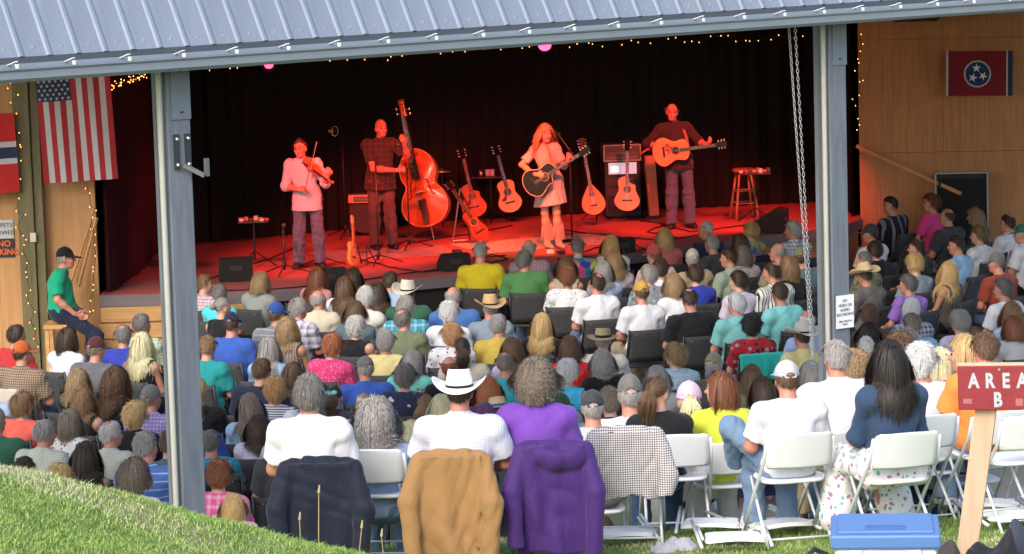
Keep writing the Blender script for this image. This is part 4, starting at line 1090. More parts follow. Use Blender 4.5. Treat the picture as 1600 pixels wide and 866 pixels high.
# equipment rack with a lit screen
p = onz(972, 338, SZ+0.01); e = empty('equipment_rack', tuple(p), 0.08, 'wheeled equipment rack with a lit screen behind the cutaway guitar', 'rack')
MB().box((0, 0, 0.42), (0.54, 0.42, 0.82), bev=0.01).build('case', mat('rack_black', (0.015, 0.015, 0.016), 0.5), e)
MB().box((0, 0, 0.97), (0.56, 0.42, 0.24), bev=0.01).build('top_case', mat('rack_grey', (0.10, 0.09, 0.09), 0.5), e)
RF = mat('rack_edge', (0.45, 0.42, 0.4), 0.4, 0.6)
for s in (-1, 1): MB().box((s*0.272, -0.215, 0.97), (0.02, 0.02, 0.25)).build('edge_rail', RF, e)
for z in (0.855, 1.085): MB().box((0, -0.215, z), (0.56, 0.02, 0.02)).build('edge_rail', RF, e)
for k in range(3): MB().box((0, -0.216, 0.90+0.06*k), (0.46, 0.012, 0.045)).build('rack_unit', mat('unit_%d' % k, (0.2-0.05*k, 0.17-0.04*k, 0.16-0.04*k), 0.4), e)
MB().box((0.0, -0.216, 0.74), (0.42, 0.012, 0.17)).build('screen', emit('screen_glow', (0.42, 0.52, 0.62), 0.30), e)
MB().box((-0.12, -0.225, 0.73), (0.12, 0.008, 0.09)).build('screen_window', emit('screen_white', (0.8, 0.85, 0.9), 0.45), e)
for k in range(3): MB().box((-0.05+0.02*k, -0.215, 0.55-0.16*k), (0.40, 0.012, 0.11)).build('rack_unit', mat('low_unit', (0.04, 0.04, 0.045), 0.4), e)
for sx in (-1, 1):
    for sy in (-1, 1): MB().lathe([(0.03, -0.012), (0.03, 0.012)], 10, (sx*0.22, sy*0.16, 0.03), rotM('Y', R(90))).build('caster', LAMPB, e)
p = onz(1019, 340, SZ+0.01); e = empty('column_speaker', tuple(p), 0.1, 'tall slim wooden column speaker behind the standing guitarist', 'speaker')
MB().box((0, 0, 0.48), (0.15, 0.16, 0.90), rotM('Y', R(-3)), bev=0.012).build('cabinet', varnish('col_wood', (0.42, 0.18, 0.10), (0.56, 0.26, 0.14), 0.5), e)
MB().box((0, 0.0, 0.015), (0.26, 0.26, 0.03), bev=0.006).build('base', LAMPB, e)
MB().tube([(-0.16, 0, 0.95), (-0.05, 0, 1.02), (0.06, 0, 1.03), (0.10, 0, 0.9)], 0.016, 6).build('cable_loop', mat('orange_cable', (0.7, 0.2, 0.08), 0.5), e, True)
# cables trailing over the stage
rgd = random.Random(11)
CAB = mat('black_cable', (0.012, 0.012, 0.012), 0.5)
for i, pts in enumerate((((305, 442), (340, 432), (372, 420), (420, 405), (475, 380)), ((310, 455), (420, 452), (520, 444), (600, 432), (690, 420)), ((560, 405), (610, 417), (660, 425), (700, 422)),
        ((740, 402), (770, 398), (795, 404), (770, 410), (745, 405), (790, 399)), ((640, 380), (690, 372), (740, 365), (800, 352)), ((870, 358), (930, 366), (985, 372), (1040, 376), (1100, 366)),
        ((900, 398), (935, 386), (960, 376), (990, 382), (1010, 390)), ((870, 405), (905, 400), (935, 404), (960, 398)), ((1035, 352), (1080, 362), (1130, 356), (1180, 350), (1215, 348)), ((1000, 345), (1040, 350), (1010, 362), (1060, 372)))):
    P = [onz(x, y, SZ+0.014) for x, y in pts]; Q = []
    for a, c in zip(P, P[1:]):
        for k in range(5):
            t = k/5; Q.append(a.lerp(c, t)+Vector((rgd.uniform(-.02, .02), rgd.uniform(-.05, .05), 0)))
    o = MB().tube(Q+[P[-1]], 0.009, 5).build('stage_cable', CAB, None, True)
    tag(o, ('black cable running from the post to the pedal table', 'long black cable along the stage front edge', 'black cable curving before the double bass', 'coiled black cable beside the guitars', 'black cable passing behind the guitars',
            'black cable crossing behind the singer', 'looped black cable near the small monitor wedge', 'short black cable at the stage edge below the singer', 'black cable leading to the wooden stool', 'black cable snaking at the guitarist feet')[i], 'cable')
# small pedals on the stage floor
for k, (px, py, c) in enumerate(((860, 393, (0.7, 0.68, 0.66)), (876, 394, (0.03, 0.03, 0.03)), (714, 393, (0.03, 0.03, 0.03)))):
    p = onz(px, py, SZ+0.03); o = MB().box((0, 0, 0), (0.10, 0.13, 0.05), bev=0.01).build('foot_pedal', mat('fp%d' % k, c, 0.4), None); o.location = p; o.rotation_euler = (0, 0, 0.3*k)
    tag(o, ('white foot pedal on the stage before the singer', 'black foot pedal beside the white pedal', 'small black foot pedal before the guitar stands')[k], 'pedal')

# ================================================================== PEOPLE: bodies, clothes, hair, hats
SKULL_C = np.array((0, -0.012, 0.035)); SKULL_R = np.array((0.078, 0.097, 0.099))
def lerp(a, b, t): return tuple(np.array(a)+(np.array(b)-np.array(a))*t)
def hmat(yaw, pitch=0.0, roll=0.0): return rotM('Z', yaw) @ rotM('X', pitch) @ rotM('Y', roll)
def add_head(S, C, yaw, pitch, roll, hs=1.0):
    M = hmat(yaw, pitch, roll)
    def T(p): return tuple(np.array(C)+hs*np.array(M @ Vector(p)))
    def E(c, r, **k): S.ell(T(c), np.array(r)*hs, yaw=yaw, pitch=pitch, **k)
    def Cn(a, b, ra, rb, **k): S.cone(T(a), T(b), ra*hs, rb*hs, **k)
    E(tuple(SKULL_C), tuple(SKULL_R*0.985), k=0.03)
    E((0, 0.028, -0.02), (0.062, 0.066, 0.088), k=0.03)
    E((0, 0.048, -0.078), (0.042, 0.042, 0.032), k=0.025)
    Cn((-0.038, 0.080, 0.032), (0.038, 0.080, 0.032), 0.012, 0.012, k=0.015)
    for s in (-1, 1):
        E((s*0.077, -0.008, -0.005), (0.012, 0.021, 0.034), k=0.008)
        E((s*0.033, 0.070, -0.022), (0.024, 0.022, 0.022), k=0.02)
        E((s*0.031, 0.100, 0.012), (0.017, 0.012, 0.010), k=0.008, op='s')
    Cn((0, 0.090, 0.016), (0, 0.112, -0.022), 0.008, 0.014, k=0.012)
    Cn((-0.020, 0.088, -0.054), (0.020, 0.088, -0.054), 0.008, 0.008, k=0.01)
def face_mats(C, yaw, pitch, roll, hs, V):
    M = np.array(hmat(yaw, pitch, roll)); q = (V-np.array(C)) @ M / hs
    mi = np.zeros(len(V), int)
    fr = q[:, 1] > 0.05
    ax = np.abs(q[:, 0])
    mi[fr & (np.abs(q[:, 2]-0.012) < 0.007) & (np.abs(ax-0.031) < 0.013)] = 2
    mi[fr & (np.abs(q[:, 2]-0.034) < 0.005) & (np.abs(ax-0.032) < 0.02)] = 3
    mi[fr & (np.abs(q[:, 2]+0.054) < 0.009) & (ax < 0.024)] = 1
    return mi
LIP = skinmat('lips', (0.36, 0.10, 0.09)); EYE = mat('eye_dark', (0.03, 0.02, 0.018), 0.2, bstr=0); BROW = mat('brow', (0.10, 0.06, 0.035), 0.8, bstr=0)
SKINS = {'fair': skinmat('skin_fair', (0.56, 0.31, 0.22)), 'tan': skinmat('skin_tan', (0.46, 0.22, 0.14)), 'ruddy': skinmat('skin_ruddy', (0.52, 0.23, 0.16))}
def add_hand(S, wr, ha, side, curl=0.0, r=1.0, fingers=True):
    """palm plus five fingers leaving it; ha is the knuckle line, side the thumb direction"""
    wr = np.array(wr, float); ha = np.array(ha, float); d = ha-wr; L = np.linalg.norm(d)+1e-9; d = d/L
    sd = np.array(side, float); sd = sd-d*(sd@d); sd /= np.linalg.norm(sd)+1e-9; nn = np.cross(d, sd)
    S.cone(wr, ha, 0.026*r, 0.030*r, k=0.02)
    S.cone(ha-sd*0.026*r, ha+sd*0.026*r, 0.018*r, 0.018*r, k=0.015)
    if not fingers:
        S.cone(ha, ha+d*0.05*r+nn*curl*0.03, 0.026*r, 0.016*r, k=0.02); return
    for i, ln in enumerate((0.058, 0.076, 0.082, 0.074)):
        b = ha+sd*(-0.030+0.020*i)*r; k1 = b+(d*math.cos(curl*0.6)+nn*math.sin(curl*0.6))*ln*0.5*r; k2 = k1+(d*math.cos(curl*1.7)+nn*math.sin(curl*1.7))*ln*0.55*r
        S.cone(b, k1, 0.0105*r, 0.010*r, k=0.006); S.cone(k1, k2, 0.010*r, 0.008*r, k=0.004)
    t0 = wr+d*L*0.35+sd*0.022*r; t1 = t0+(sd*0.75+d*0.6)*0.045*r; t2 = t1+(d*0.9+nn*0.4*curl)*0.035*r
    S.cone(t0, t1, 0.014*r, 0.012*r, k=0.01); S.cone(t1, t2, 0.012*r, 0.009*r, k=0.004)
def bounds(J, pad=0.24):
    P = np.array([v for k, v in J.items() if isinstance(v, (tuple, list, np.ndarray, Vector)) and len(v) == 3], float)
    return P.min(0)-pad, P.max(0)+pad
def torso(S, J, inf=0.0, k=0.05):
    w, g, yw = J.get('w', 1), J.get('g', 1), J.get('tyaw', 0)
    pel, che, nk = np.array(J['pel']), np.array(J['che']), np.array(J['nk'])
    hipw = J.get('hipw', w)
    S.ell(pel, (0.168*hipw+inf, 0.128*g+inf, 0.125+inf), k=k, yaw=yw)
    S.ell(pel+(che-pel)*0.45, (0.142*w*(0.55+0.45*g)+inf, 0.112*g+inf, 0.18+inf), k=k, yaw=yw)
    S.ell(che, (0.162*w+inf, 0.115*(0.6+0.4*g)+inf, 0.175+inf), k=k, yaw=yw)
    s0, s1 = np.array(J['sh0']), np.array(J['sh1']); c = (s0+s1)/2
    S.cone(c+(s0-c)*0.8, c+(s1-c)*0.8, 0.060+inf, 0.060+inf, k=k)
    for s in (s0, s1):
        S.cone(nk+np.array((0, 0, -0.005)), c+(s-c)*0.85+np.array((0, 0, 0.012)), 0.046+inf, 0.042+inf, k=k*0.8)
        S.cone(s, s, 0.060*(0.5+0.5*w)+inf, 0.060+inf, k=k)
    if J.get('bust'):
        f = np.array((-math.sin(yw), math.cos(yw), 0)); r_ = np.array((math.cos(yw), math.sin(yw), 0))
        for s in (-1, 1): S.ell(che+f*0.085+r_*s*0.07+np.array((0, 0, 0.0)), (0.07+inf, 0.06+inf, 0.065+inf), k=0.04)
def arms(S, J, inf, which, taper=1.0, k=0.03):
    w = 0.4+0.6*J.get('w', 1)*J.get('armr', 1.0)
    for i in '01':
        sh, el, wr = J['sh'+i], J['el'+i], J['wr'+i]
        if which == 'body':
            S.cone(sh, el, 0.050*w, 0.041*w, k=k); S.cone(el, lerp(el, wr, 0.35), 0.041*w, 0.043*w, k=k); S.cone(lerp(el, wr, 0.3), wr, 0.043*w, 0.027*w, k=k)
            add_hand(S, wr, J['ha'+i], J.get('th'+i, (1 if i == '0' else -1, 0.3, 0.5)), J.get('curl', 0.5), 1.0, J.get('fingers', True))
        elif which == 's':
            d = np.array(el)-np.array(sh); d = d/np.linalg.norm(d); e = np.array(lerp(sh, el, J.get('slv', 0.74)))
            S.cone(sh, tuple(e+d*0.05), 0.060*w+inf*0.5, 0.064*w+inf, k=k, clip=(tuple(e), tuple(d)))
        elif which in ('l', 'r'):
            d = np.array(wr)-np.array(el); d = d/np.linalg.norm(d); e = np.array(lerp(el, wr, 0.95 if which == 'l' else 0.30))
            S.cone(sh, el, 0.058*w+inf*0.5, 0.052*w+inf*0.6, k=k)
            S.cone(el, tuple(e+d*0.04), 0.052*w+inf*0.6, 0.044*w+inf*0.5, k=k, clip=(tuple(e), tuple(d)))
def legs(S, J, inf, k=0.04, body=False):
    lw = J.get('lw', 1.0)
    for i in '01':
        h, kn, an, to = J['hip'+i], J['kn'+i], J['an'+i], J['to'+i]
        S.cone(h, kn, 0.083*lw+inf, 0.057*lw+inf, k=k); S.cone(kn, lerp(kn, an, 0.35), 0.055*lw+inf, 0.058*lw+inf*1.2, k=k)
        d = np.array(an)-np.array(kn); d = d/np.linalg.norm(d)
        if body:
            S.cone(lerp(kn, an, 0.3), an, 0.056*lw, 0.038*lw, k=k)
            S.cone(tuple(np.array(an)+(0, 0, -0.035)), lerp(an, to, 0.8), 0.032, 0.018, k=0.02)
        else:
            e = np.array(an)+d*0.02
            S.cone(lerp(kn, an, 0.3), tuple(e+d*0.04), 0.056*lw+inf*1.3, 0.050*lw+inf*1.6, k=k, clip=(tuple(e), tuple(d)))
def body_mesh(J, res):
    S = Sculpt(*bounds(J), res, 0.03)
    torso(S, J, -0.006); arms(S, J, 0, 'body'); legs(S, J, -0.004, body=True)
    C = J['head']; a = (C, J.get('yaw', 0), J.get('pitch', 0), J.get('roll', 0), J.get('hs', 1))
    S.cone(tuple(np.array(J['nk'])-(0, 0, 0.02)), lerp(J['nk'], C, 0.75), 0.060*(0.6+0.4*J.get('w', 1)), 0.052*(0.6+0.4*J.get('w', 1)), k=0.03)
    add_head(S, *a)
    return S.mesh('person', SKINS['fair'], LIP, EYE, BROW, matfn=lambda V: face_mats(*a, V))
def shirt_mesh(J, sleeve, res, inf=0.014, seed=0, collar=False, amp=0.0042, hem=None, name='shirt'):
    S = Sculpt(*bounds(J), res, 0.03)
    torso(S, J, inf)
    if sleeve != 'n': arms(S, J, inf, sleeve)
    if hem is not None and hem < -0.1:
        q_ = np.array(J['pel']); wq = J.get('hipw', J.get('w', 1)); S.cone(tuple(q_+np.array((0, 0, 0.05))), tuple(q_-np.array((0, 0, 0.22))), 0.170*wq+inf, 0.192*wq+inf, k=0.03, flat=(1, 1.22, 1))
    nk = np.array(J['nk']); C = np.array(J['head'])
    S.wrinkle(amp, seed, (0.09, 0.26), 8, (1, 1, 0.7))
    d = C-nk; d = d/np.linalg.norm(d)
    if sleeve == 'n':   # scooped neck and armholes
        for i in '01':
            s = np.array(J['sh'+i]); out = s-(nk+np.array(J['sh'+('1' if i == '0' else '0')])*0); o = s-nk; o[2] = 0; o /= np.linalg.norm(o)+1e-9
            S.ell(tuple(s+o*0.03+np.array((0, 0, 0.0))), (0.075, 0.12, 0.085), k=0.01, op='s')
    S.ell(tuple(nk+d*0.055), (0.068, 0.068, 0.050), k=0.012, op='s')
    if collar:
        for q in range(10):
            a0, a1 = 2*math.pi*q/10, 2*math.pi*(q+1)/10
            p0 = nk+d*0.028+np.array((0.062*math.cos(a0), 0.062*math.sin(a0)+0.004, 0.004*math.sin(a0)*-1)); p1 = nk+d*0.028+np.array((0.062*math.cos(a1), 0.062*math.sin(a1)+0.004, -0.004*math.sin(a1)))
            S.cone(p0, p1, 0.011, 0.011, k=0.012); S.cone(p0+d*0.018, p1+d*0.018, 0.008, 0.008, k=0.008)
    pel = np.array(J['pel'])
    S.half(tuple(pel+np.array((0, 0, (hem if hem is not None else -0.06)))), (0, 0, -1))
    return S.mesh(name, MATS['cloth_white'])
def trouser_mesh(J, res, inf=0.013, seed=5, amp=0.004, skirt=False):
    S = Sculpt(*bounds(J), res, 0.03); w, g = J.get('hipw', J.get('w', 1)), J.get('g', 1)
    S.ell(J['pel'], (0.172*w+inf*0.6, 0.130*g+inf*0.6, 0.13), k=0.04, yaw=J.get('tyaw', 0)); legs(S, J, inf, 0.05)
    S.wrinkle(amp, seed, n=7)
    S.half(tuple(np.array(J['pel'])+np.array((0, 0, 0.06))), (0, 0, 1))
    return S.mesh('trousers', MATS['cloth_denim'])
def shoe_mesh(m=None):
    S = Sculpt((-0.08, -0.14, -0.03), (0.08, 0.2, 0.16), 0.009, 0.02)
    S.cone((0, -0.055, 0.045), (0, 0.10, 0.03), 0.044, 0.036, flat=(1, 1, 1.0)); S.cone((0, -0.045, 0.05), (0, -0.045, 0.10), 0.044, 0.042); S.cone((0, 0.09, 0.03), (0.008, 0.13, 0.025), 0.042, 0.032)
    S.half((0, 0, 0), (0, 0, -1)); return S.mesh('shoe', MATS['shoe_dark'])
for nm, c in (('white', (0.78, 0.78, 0.80)), ('denim', (0.10, 0.16, 0.27)), ('black', (0.012, 0.012, 0.014)), ('khaki', (0.33, 0.27, 0.18)), ('navy', (0.018, 0.024, 0.055))): cloth('cloth_'+nm, c)
mat('shoe_dark', (0.02, 0.018, 0.016), 0.5); mat('shoe_white', (0.6, 0.6, 0.6), 0.6)

# ------------------------------------------------------------------ hair
def hair_region(D, style):
    y, z, x = D[:, 1], D[:, 2], D[:, 0]
    t = -0.60+0.60*(y+1)+0.22*np.maximum(y, 0)
    ok = z > t
    if style == 'under': ok &= (z < 0.22) & (y < 0.15)
    if style == 'bald': ok &= (z < 0.42) & (y < 0.35)
    if style == 'thin': ok &= ~((D @ np.array((0, -0.42, 0.90))) > 0.86)
    return ok
def ribbons(P, wid, out_n=None):
    """P (strands, points, 3) -> ribbon quads"""
    n, K, _ = P.shape
    d = np.gradient(P, axis=1); nn = P-np.array((0, -0.012, 0.0)); nn[:, :, 2] *= 0.3
    if out_n is not None: nn = nn+out_n
    s = np.cross(d, nn); s /= np.linalg.norm(s, axis=2, keepdims=True)+1e-9
    tp = np.linspace(1, 0.35, K)[None, :, None]
    A = P+s*wid*tp; B = P-s*wid*tp
    V = np.stack([A, B], 2).reshape(-1, 3)
    base = (np.arange(n)*K*2)[:, None]+np.arange(K-1)[None, :]*2
    Fq = np.stack([base, base+1, base+3, base+2], 2).reshape(-1, 4)
    return V, Fq
def hair_mesh(style, n, L, steps, wid, seed, wave=0.0, wl=0.06, puff=0.0, layer=0.02, grav=0.25, comb='crown', drop=0.0):
    rgn = np.random.RandomState(seed)
    D = rgn.normal(size=(n*5, 3)); D /= np.linalg.norm(D, axis=1, keepdims=True)
    D = D[hair_region(D, style)][:n]; n = len(D)
    rr = SKULL_R*1.02; P = SKULL_C+D*rr
    crown = SKULL_C+np.array((0, -0.045, 0.10))
    lay = 1.03+puff+rgn.uniform(0, 1, n)*layer/0.09
    fly = rgn.uniform(0, 1, n) < 0.10; lay[fly] += rgn.uniform(0.02, 0.16, int(fly.sum()))
    N0 = D/SKULL_R; N0 /= np.linalg.norm(N0, axis=1, keepdims=True)
    v = P-crown; v = v-N0*(v*N0).sum(1, keepdims=True); v /= np.linalg.norm(v, axis=1, keepdims=True)+1e-6
    v = v+rgn.normal(0, 0.18, v.shape)+N0*0.25
    if comb == 'back': v = np.stack([D[:, 0]*0.15, -np.ones(n)*0.8, -0.45*np.ones(n)], 1)
    tie = np.array((0, -0.118, 0.045))
    st = L/steps*(rgn.uniform(0.75, 1.1, n)[:, None])
    out = [P.copy()]; ph = rgn.uniform(0, 6.28, n); side = rgn.normal(0, 1, (n, 3))
    for i in range(steps):
        v /= np.linalg.norm(v, axis=1, keepdims=True)+1e-9
        if comb == 'tie':
            tv = tie-P; dist = np.linalg.norm(tv, axis=1, keepdims=True); v = tv/(dist+1e-6); stp = np.minimum(st*1.0, dist*0.5)
        else:
            v = v*(1-grav)+np.array((0, 0, -1.0))*grav; stp = st
        P = P+v*stp
        q = (P-SKULL_C)/SKULL_R; r_ = np.linalg.norm(q, axis=1); ins = r_ < lay
        P[ins] = SKULL_C+(q[ins]/r_[ins, None]*lay[ins, None])*SKULL_R
        q = (P-np.array((0, -0.01, -0.12)))/np.array((0.070, 0.070, 0.12)); r_ = np.linalg.norm(q, axis=1); ins = r_ < 1
        P[ins, :2] = (np.array((0, -0.01))+(q[ins, :2]/r_[ins, None])*0.072)
        bc, br = np.array((0, -0.062, -0.30)), np.array((0.215, 0.120, 0.175))
        q = (P-bc)/br; r_ = np.linalg.norm(q, axis=1); l2 = 1+(lay-1)*0.5; ins = r_ < l2
        P[ins] = bc+(q[ins]/r_[ins, None]*l2[ins, None])*br
        # keep hair off the face
        fm = (P[:, 1] > 0.0) & (P[:, 2] < 0.075)
        sx_ = np.where(P[:, 0] >= 0, 1.0, -1.0); P[fm, 0] = sx_[fm]*np.maximum(np.abs(P[fm, 0])+0.012, 0.070); P[fm, 1] = np.minimum(P[fm, 1]-0.012, 0.055)
        lo = P[:, 2] < -0.10; P[lo, 0] *= 0.955
        out.append(P.copy())
    A = np.stack(out, 1)
    if wave:
        t = np.arange(steps+1)[None, :, None]*(L/steps)/(wl*rgn.uniform(0.7, 1.5, n)[:, None, None])*2*math.pi
        sd = side/np.linalg.norm(side, axis=1, keepdims=True); sd2 = np.cross(sd, np.array((0, 0, 1.0))); 
        am = wave*np.clip(np.arange(steps+1)/steps*2.5, 0, 1)[None, :, None]
        A = A+am*(np.sin(t+ph[:, None, None])*sd[:, None]+np.cos(t+ph[:, None, None])*sd2[:, None])
    V, Fq = ribbons(A, wid*rgn.uniform(0.7, 1.3, (n, 1, 1)))
    # scalp cap
    S = 28; th = np.linspace(0, math.pi, S); az = np.linspace(0, 2*math.pi, 2*S+1)
    T, Az = np.meshgrid(th, az, indexing='ij'); Dc = np.stack([np.sin(T)*np.cos(Az), np.sin(T)*np.sin(Az), np.cos(T)], 2).reshape(-1, 3)
    Vc = SKULL_C+Dc*SKULL_R*(1.02+max(0, puff*0.85)+0.006)
    ii, jj = np.meshgrid(np.arange(S-1), np.arange(2*S), indexing='ij'); q = ii*(2*S+1)+jj; q = q.ravel()
    Fc = np.stack([q, q+(2*S+1), q+(2*S+2), q+1], 1)
    ok = hair_region(Dc[Fc].mean(1), style); Fc = Fc[ok]
    parts_V = [V, Vc]; parts_F = [Fq, Fc+len(V)]
    if comb == 'tie' and drop > 0:
        m = 320; st2 = np.zeros((m, 9, 3)); o = rgn.normal(0, 0.013, (m, 2))
        for i in range(9):
            t = i/8; rad = 1+1.3*math.sin(math.pi*min(1, t*1.15))
            st2[:, i] = tie+np.stack([o[:, 0]*rad, -0.02-0.035*min(1, t*4)+0.03*t+o[:, 1]*rad*0.7, -drop*t*rgn.uniform(0.8, 1.1, m)*1.0+0.02*math.sin(t*3)], 1)
        st2[:, :, 0] += 0.008*np.sin(np.linspace(0, 7, 9))[None, :]
        V2, F2 = ribbons(st2, wid*rgn.uniform(0.7, 1.3, (m, 1, 1)), np.array((0, -0.3, 0))); k = sum(len(x) for x in parts_V); parts_V.append(V2); parts_F.append(F2+k)
    if comb == 'tie' and drop < 0:
        m = 130; st2 = np.zeros((m, 8, 3)); c = tie+np.array((0, -0.032, -0.005)); ax = rgn.normal(size=(m, 3)); ax /= np.linalg.norm(ax, axis=1, keepdims=True); b_ = np.cross(ax, np.array((0.3, 0.5, 0.8))); b_ /= np.linalg.norm(b_, axis=1, keepdims=True); c_ = np.cross(ax, b_)
        for i in range(8):
            a = i/7*4.0; st2[:, i] = c+(b_*math.cos(a)+c_*math.sin(a))*0.042*rgn.uniform(0.85, 1.05, (m, 1))
        V2, F2 = ribbons(st2, wid, None); k = sum(len(x) for x in parts_V); parts_V.append(V2); parts_F.append(F2+k)
    return np_mesh('hair', np.concatenate(parts_V), np.concatenate(parts_F), [MATS['cloth_black']])
HAIR = {
    'short': hair_mesh('short', 900, 0.05, 4, 0.0055, 1, grav=0.15, layer=0.012),
    'full': hair_mesh('short', 1900, 0.075, 5, 0.0036, 2, grav=0.16, layer=0.016, puff=0.045, wave=0.003, wl=0.06),
    'buzz': hair_mesh('short', 700, 0.022, 2, 0.0055, 3, grav=0.1, layer=0.004),
    'bald': hair_mesh('bald', 600, 0.05, 3, 0.005, 4, grav=0.3, layer=0.008),
    'thin': hair_mesh('thin', 800, 0.06, 4, 0.005, 5, grav=0.2, layer=0.010),
    'pixie': hair_mesh('short', 1700, 0.105, 6, 0.0038, 6, grav=0.12, layer=0.022, puff=0.06, wave=0.006, wl=0.07),
    'bob': hair_mesh('short', 1600, 0.24, 8, 0.0042, 7, grav=0.28, layer=0.018, puff=0.035),
    'wavy': hair_mesh('short', 1600, 0.36, 11, 0.0042, 8, grav=0.30, layer=0.022, puff=0.04, wave=0.010, wl=0.10),
    'long': hair_mesh('short', 1600, 0.46, 13, 0.0042, 9, grav=0.32, layer=0.018, puff=0.04, wave=0.003, wl=0.2),
    'curly': hair_mesh('short', 2400, 0.15, 16, 0.0032, 10, grav=0.16, layer=0.035, puff=0.16, wave=0.014, wl=0.040),
    'curlylong': hair_mesh('short', 2400, 0.40, 22, 0.0030, 11, grav=0.30, layer=0.05, puff=0.16, wave=0.014, wl=0.060),
    'crop': hair_mesh('short', 1700, 0.08, 6, 0.0038, 12, grav=0.10, layer=0.02, puff=0.07, wave=0.008, wl=0.04),
    'under': hair_mesh('under', 600, 0.045, 3, 0.005, 15, grav=0.4, layer=0.006),
    'pony': hair_mesh('short', 1300, 0.30, 8, 0.0035, 13, comb='tie', layer=0.006, drop=0.34),
    'bun': hair_mesh('short', 900, 0.30, 8, 0.0045, 14, comb='tie', layer=0.006, drop=-1),
}
HC = {'black': (0.018, 0.014, 0.012), 'dark': (0.040, 0.025, 0.016), 'brown': (0.085, 0.047, 0.025), 'auburn': (0.15, 0.055, 0.025), 'lightbrown': (0.17, 0.10, 0.05),
      'dirty': (0.24, 0.16, 0.08), 'blonde': (0.42, 0.28, 0.12), 'pale': (0.58, 0.46, 0.27), 'straw': (0.33, 0.18, 0.08), 'salt': (0.12, 0.11, 0.105), 'grey': (0.24, 0.225, 0.21), 'greybrown': (0.15, 0.12, 0.095),
      'silver': (0.40, 0.39, 0.37), 'white': (0.62, 0.61, 0.58), 'red': (0.30, 0.10, 0.04)}
def hm(c): return hairmat('hair_'+c, tuple(min(0.7, x*1.4) for x in HC[c]))

# ------------------------------------------------------------------ hats
def cap_mesh():
    S = Sculpt((-0.12, -0.14, -0.06), (0.12, 0.24, 0.18), 0.007, 0.01)
    c = tuple(SKULL_C+np.array((0, 0.0, 0.004)))
    S.ell(c, tuple(SKULL_R*np.array((1.13, 1.12, 1.16))), clip=((0, 0, 0.030), (0, -0.05, -1)))
    S.ell(c, tuple(SKULL_R*1.04), op='s', k=0.004)
    # brim
    sl, X, Y, Z = S.sub((-0.12, 0.05, -0.02), (0.12, 0.24, 0.09))
    zc = 0.045-2.2*X**2-0.28*(Y-0.08); d = np.maximum(np.abs(Z-zc)-0.005, np.sqrt((X/0.088)**2+((Y-0.07)/0.125)**2)*0.088-0.088); S.comb(sl, d, 0.006, 'u')
    S.ell((0, -0.118, 0.040), (0.034, 0.03, 0.030), op='s', k=0.003)
    S.cone((-0.036, -0.112, 0.036), (0.036, -0.112, 0.036), 0.007, 0.007, k=0.003); S.ell((0, -0.012, 0.152), (0.010, 0.010, 0.007), k=0.004)
    return S.mesh('cap', MATS['cloth_black'])
CAP = cap_mesh()
def brim_hat(name, R0=(0.092, 0.112), R1=(0.20, 0.22), curl=0.07, droop=0.02, ch=0.13, pinch=0.03, top=0.78, nt=40, dentfront=0.02, base=0.045):
    V = []; F = []
    def ring(fn):
        k = len(V)
        for j in range(nt):
            a = 2*math.pi*j/nt; V.append(fn(math.cos(a), math.sin(a)))
        return k
    rings = []
    for t in np.linspace(1, 0, 7):
        rings.append(ring(lambda c, s, t=t: ((R0[0]+(R1[0]-R0[0])*t)*c*(1-0.10*curl/0.07*t*t*c*c), (R0[1]+(R1[1]-R0[1])*t)*s-0.012, base+curl*abs(c)**2.2*t**2-droop*abs(s)**2*t**2+0.004)))
    for t in np.linspace(0.12, 1, 7):
        rings.append(ring(lambda c, s, t=t: (R0[0]*c*(1-(1-top)*t**1.6), R0[1]*s*(1-(1-top)*t**1.6)-0.012, base+ch*t*(1-0.05*s) - (dentfront*max(0, s)*t))))
    for t in np.linspace(0.75, 0.02, 5):
        rings.append(ring(lambda c, s, t=t: (R0[0]*c*top*t, R0[1]*s*top*t-0.012, base+ch*(1-0.05*s*t)-dentfront*max(0, s)*t-pinch*(1-t)**0.7*(1 if abs(c) < 0.99 else 1))))
    for a, b_ in zip(rings, rings[1:]):
        for j in range(nt): q = (j+1) % nt; F.append((a+j, a+q, b_+q, b_+j))
    F.append(tuple(rings[-1]+j for j in range(nt)))
    me = bpy.data.meshes.new(name); me.from_pydata(V, [], F)
    bm = bmesh.new(); bm.from_mesh(me); bmesh.ops.recalc_face_normals(bm, faces=bm.faces); bmesh.ops.solidify(bm, geom=bm.faces[:], thickness=0.004); bm.to_mesh(me); bm.free()
    me.shade_smooth(); me.materials.append(MATS['cloth_black']); return me
def band_mesh(R0, h0, h1, base, top, ch):
    b = MB(); n = 36; vs = []
    for z in (h0, h1):
        t = z/ch
        for j in range(n):
            a = 2*math.pi*j/n; f = 1.025*(1-(1-top)*t**1.6); vs.append((R0[0]*math.cos(a)*f, R0[1]*math.sin(a)*f-0.012, base+z))
    b.add(vs, [(j, (j+1) % n, n+(j+1) % n, n+j) for j in range(n)]); return b.mesh('hat_band', MATS['cloth_black'], True)
COWBOY = brim_hat('cowboy_hat', base=0.05); COWBAND = band_mesh((0.092, 0.112), 0.006, 0.024, 0.05, 0.78, 0.13)
STRAW = brim_hat('straw_hat', R1=(0.185, 0.20), curl=0.015, droop=0.012, ch=0.105, pinch=0.02, top=0.86, dentfront=0.01, base=0.05); STRAWBAND = band_mesh((0.092, 0.112), 0.004, 0.034, 0.05, 0.86, 0.105)
STRAWM = mat('straw_weave', (0.52, 0.40, 0.22), 0.8, var=0.2, nscale=60, bstr=0.5, bscale=140); FELTW = mat('white_felt', (0.80, 0.79, 0.77), 0.85, var=0.04); FELTC = mat('cream_felt', (0.55, 0.51, 0.43), 0.85, var=0.1); TANST = mat('tan_straw', (0.50, 0.33, 0.17), 0.8, var=0.2, nscale=50, bstr=0.5, bscale=140)

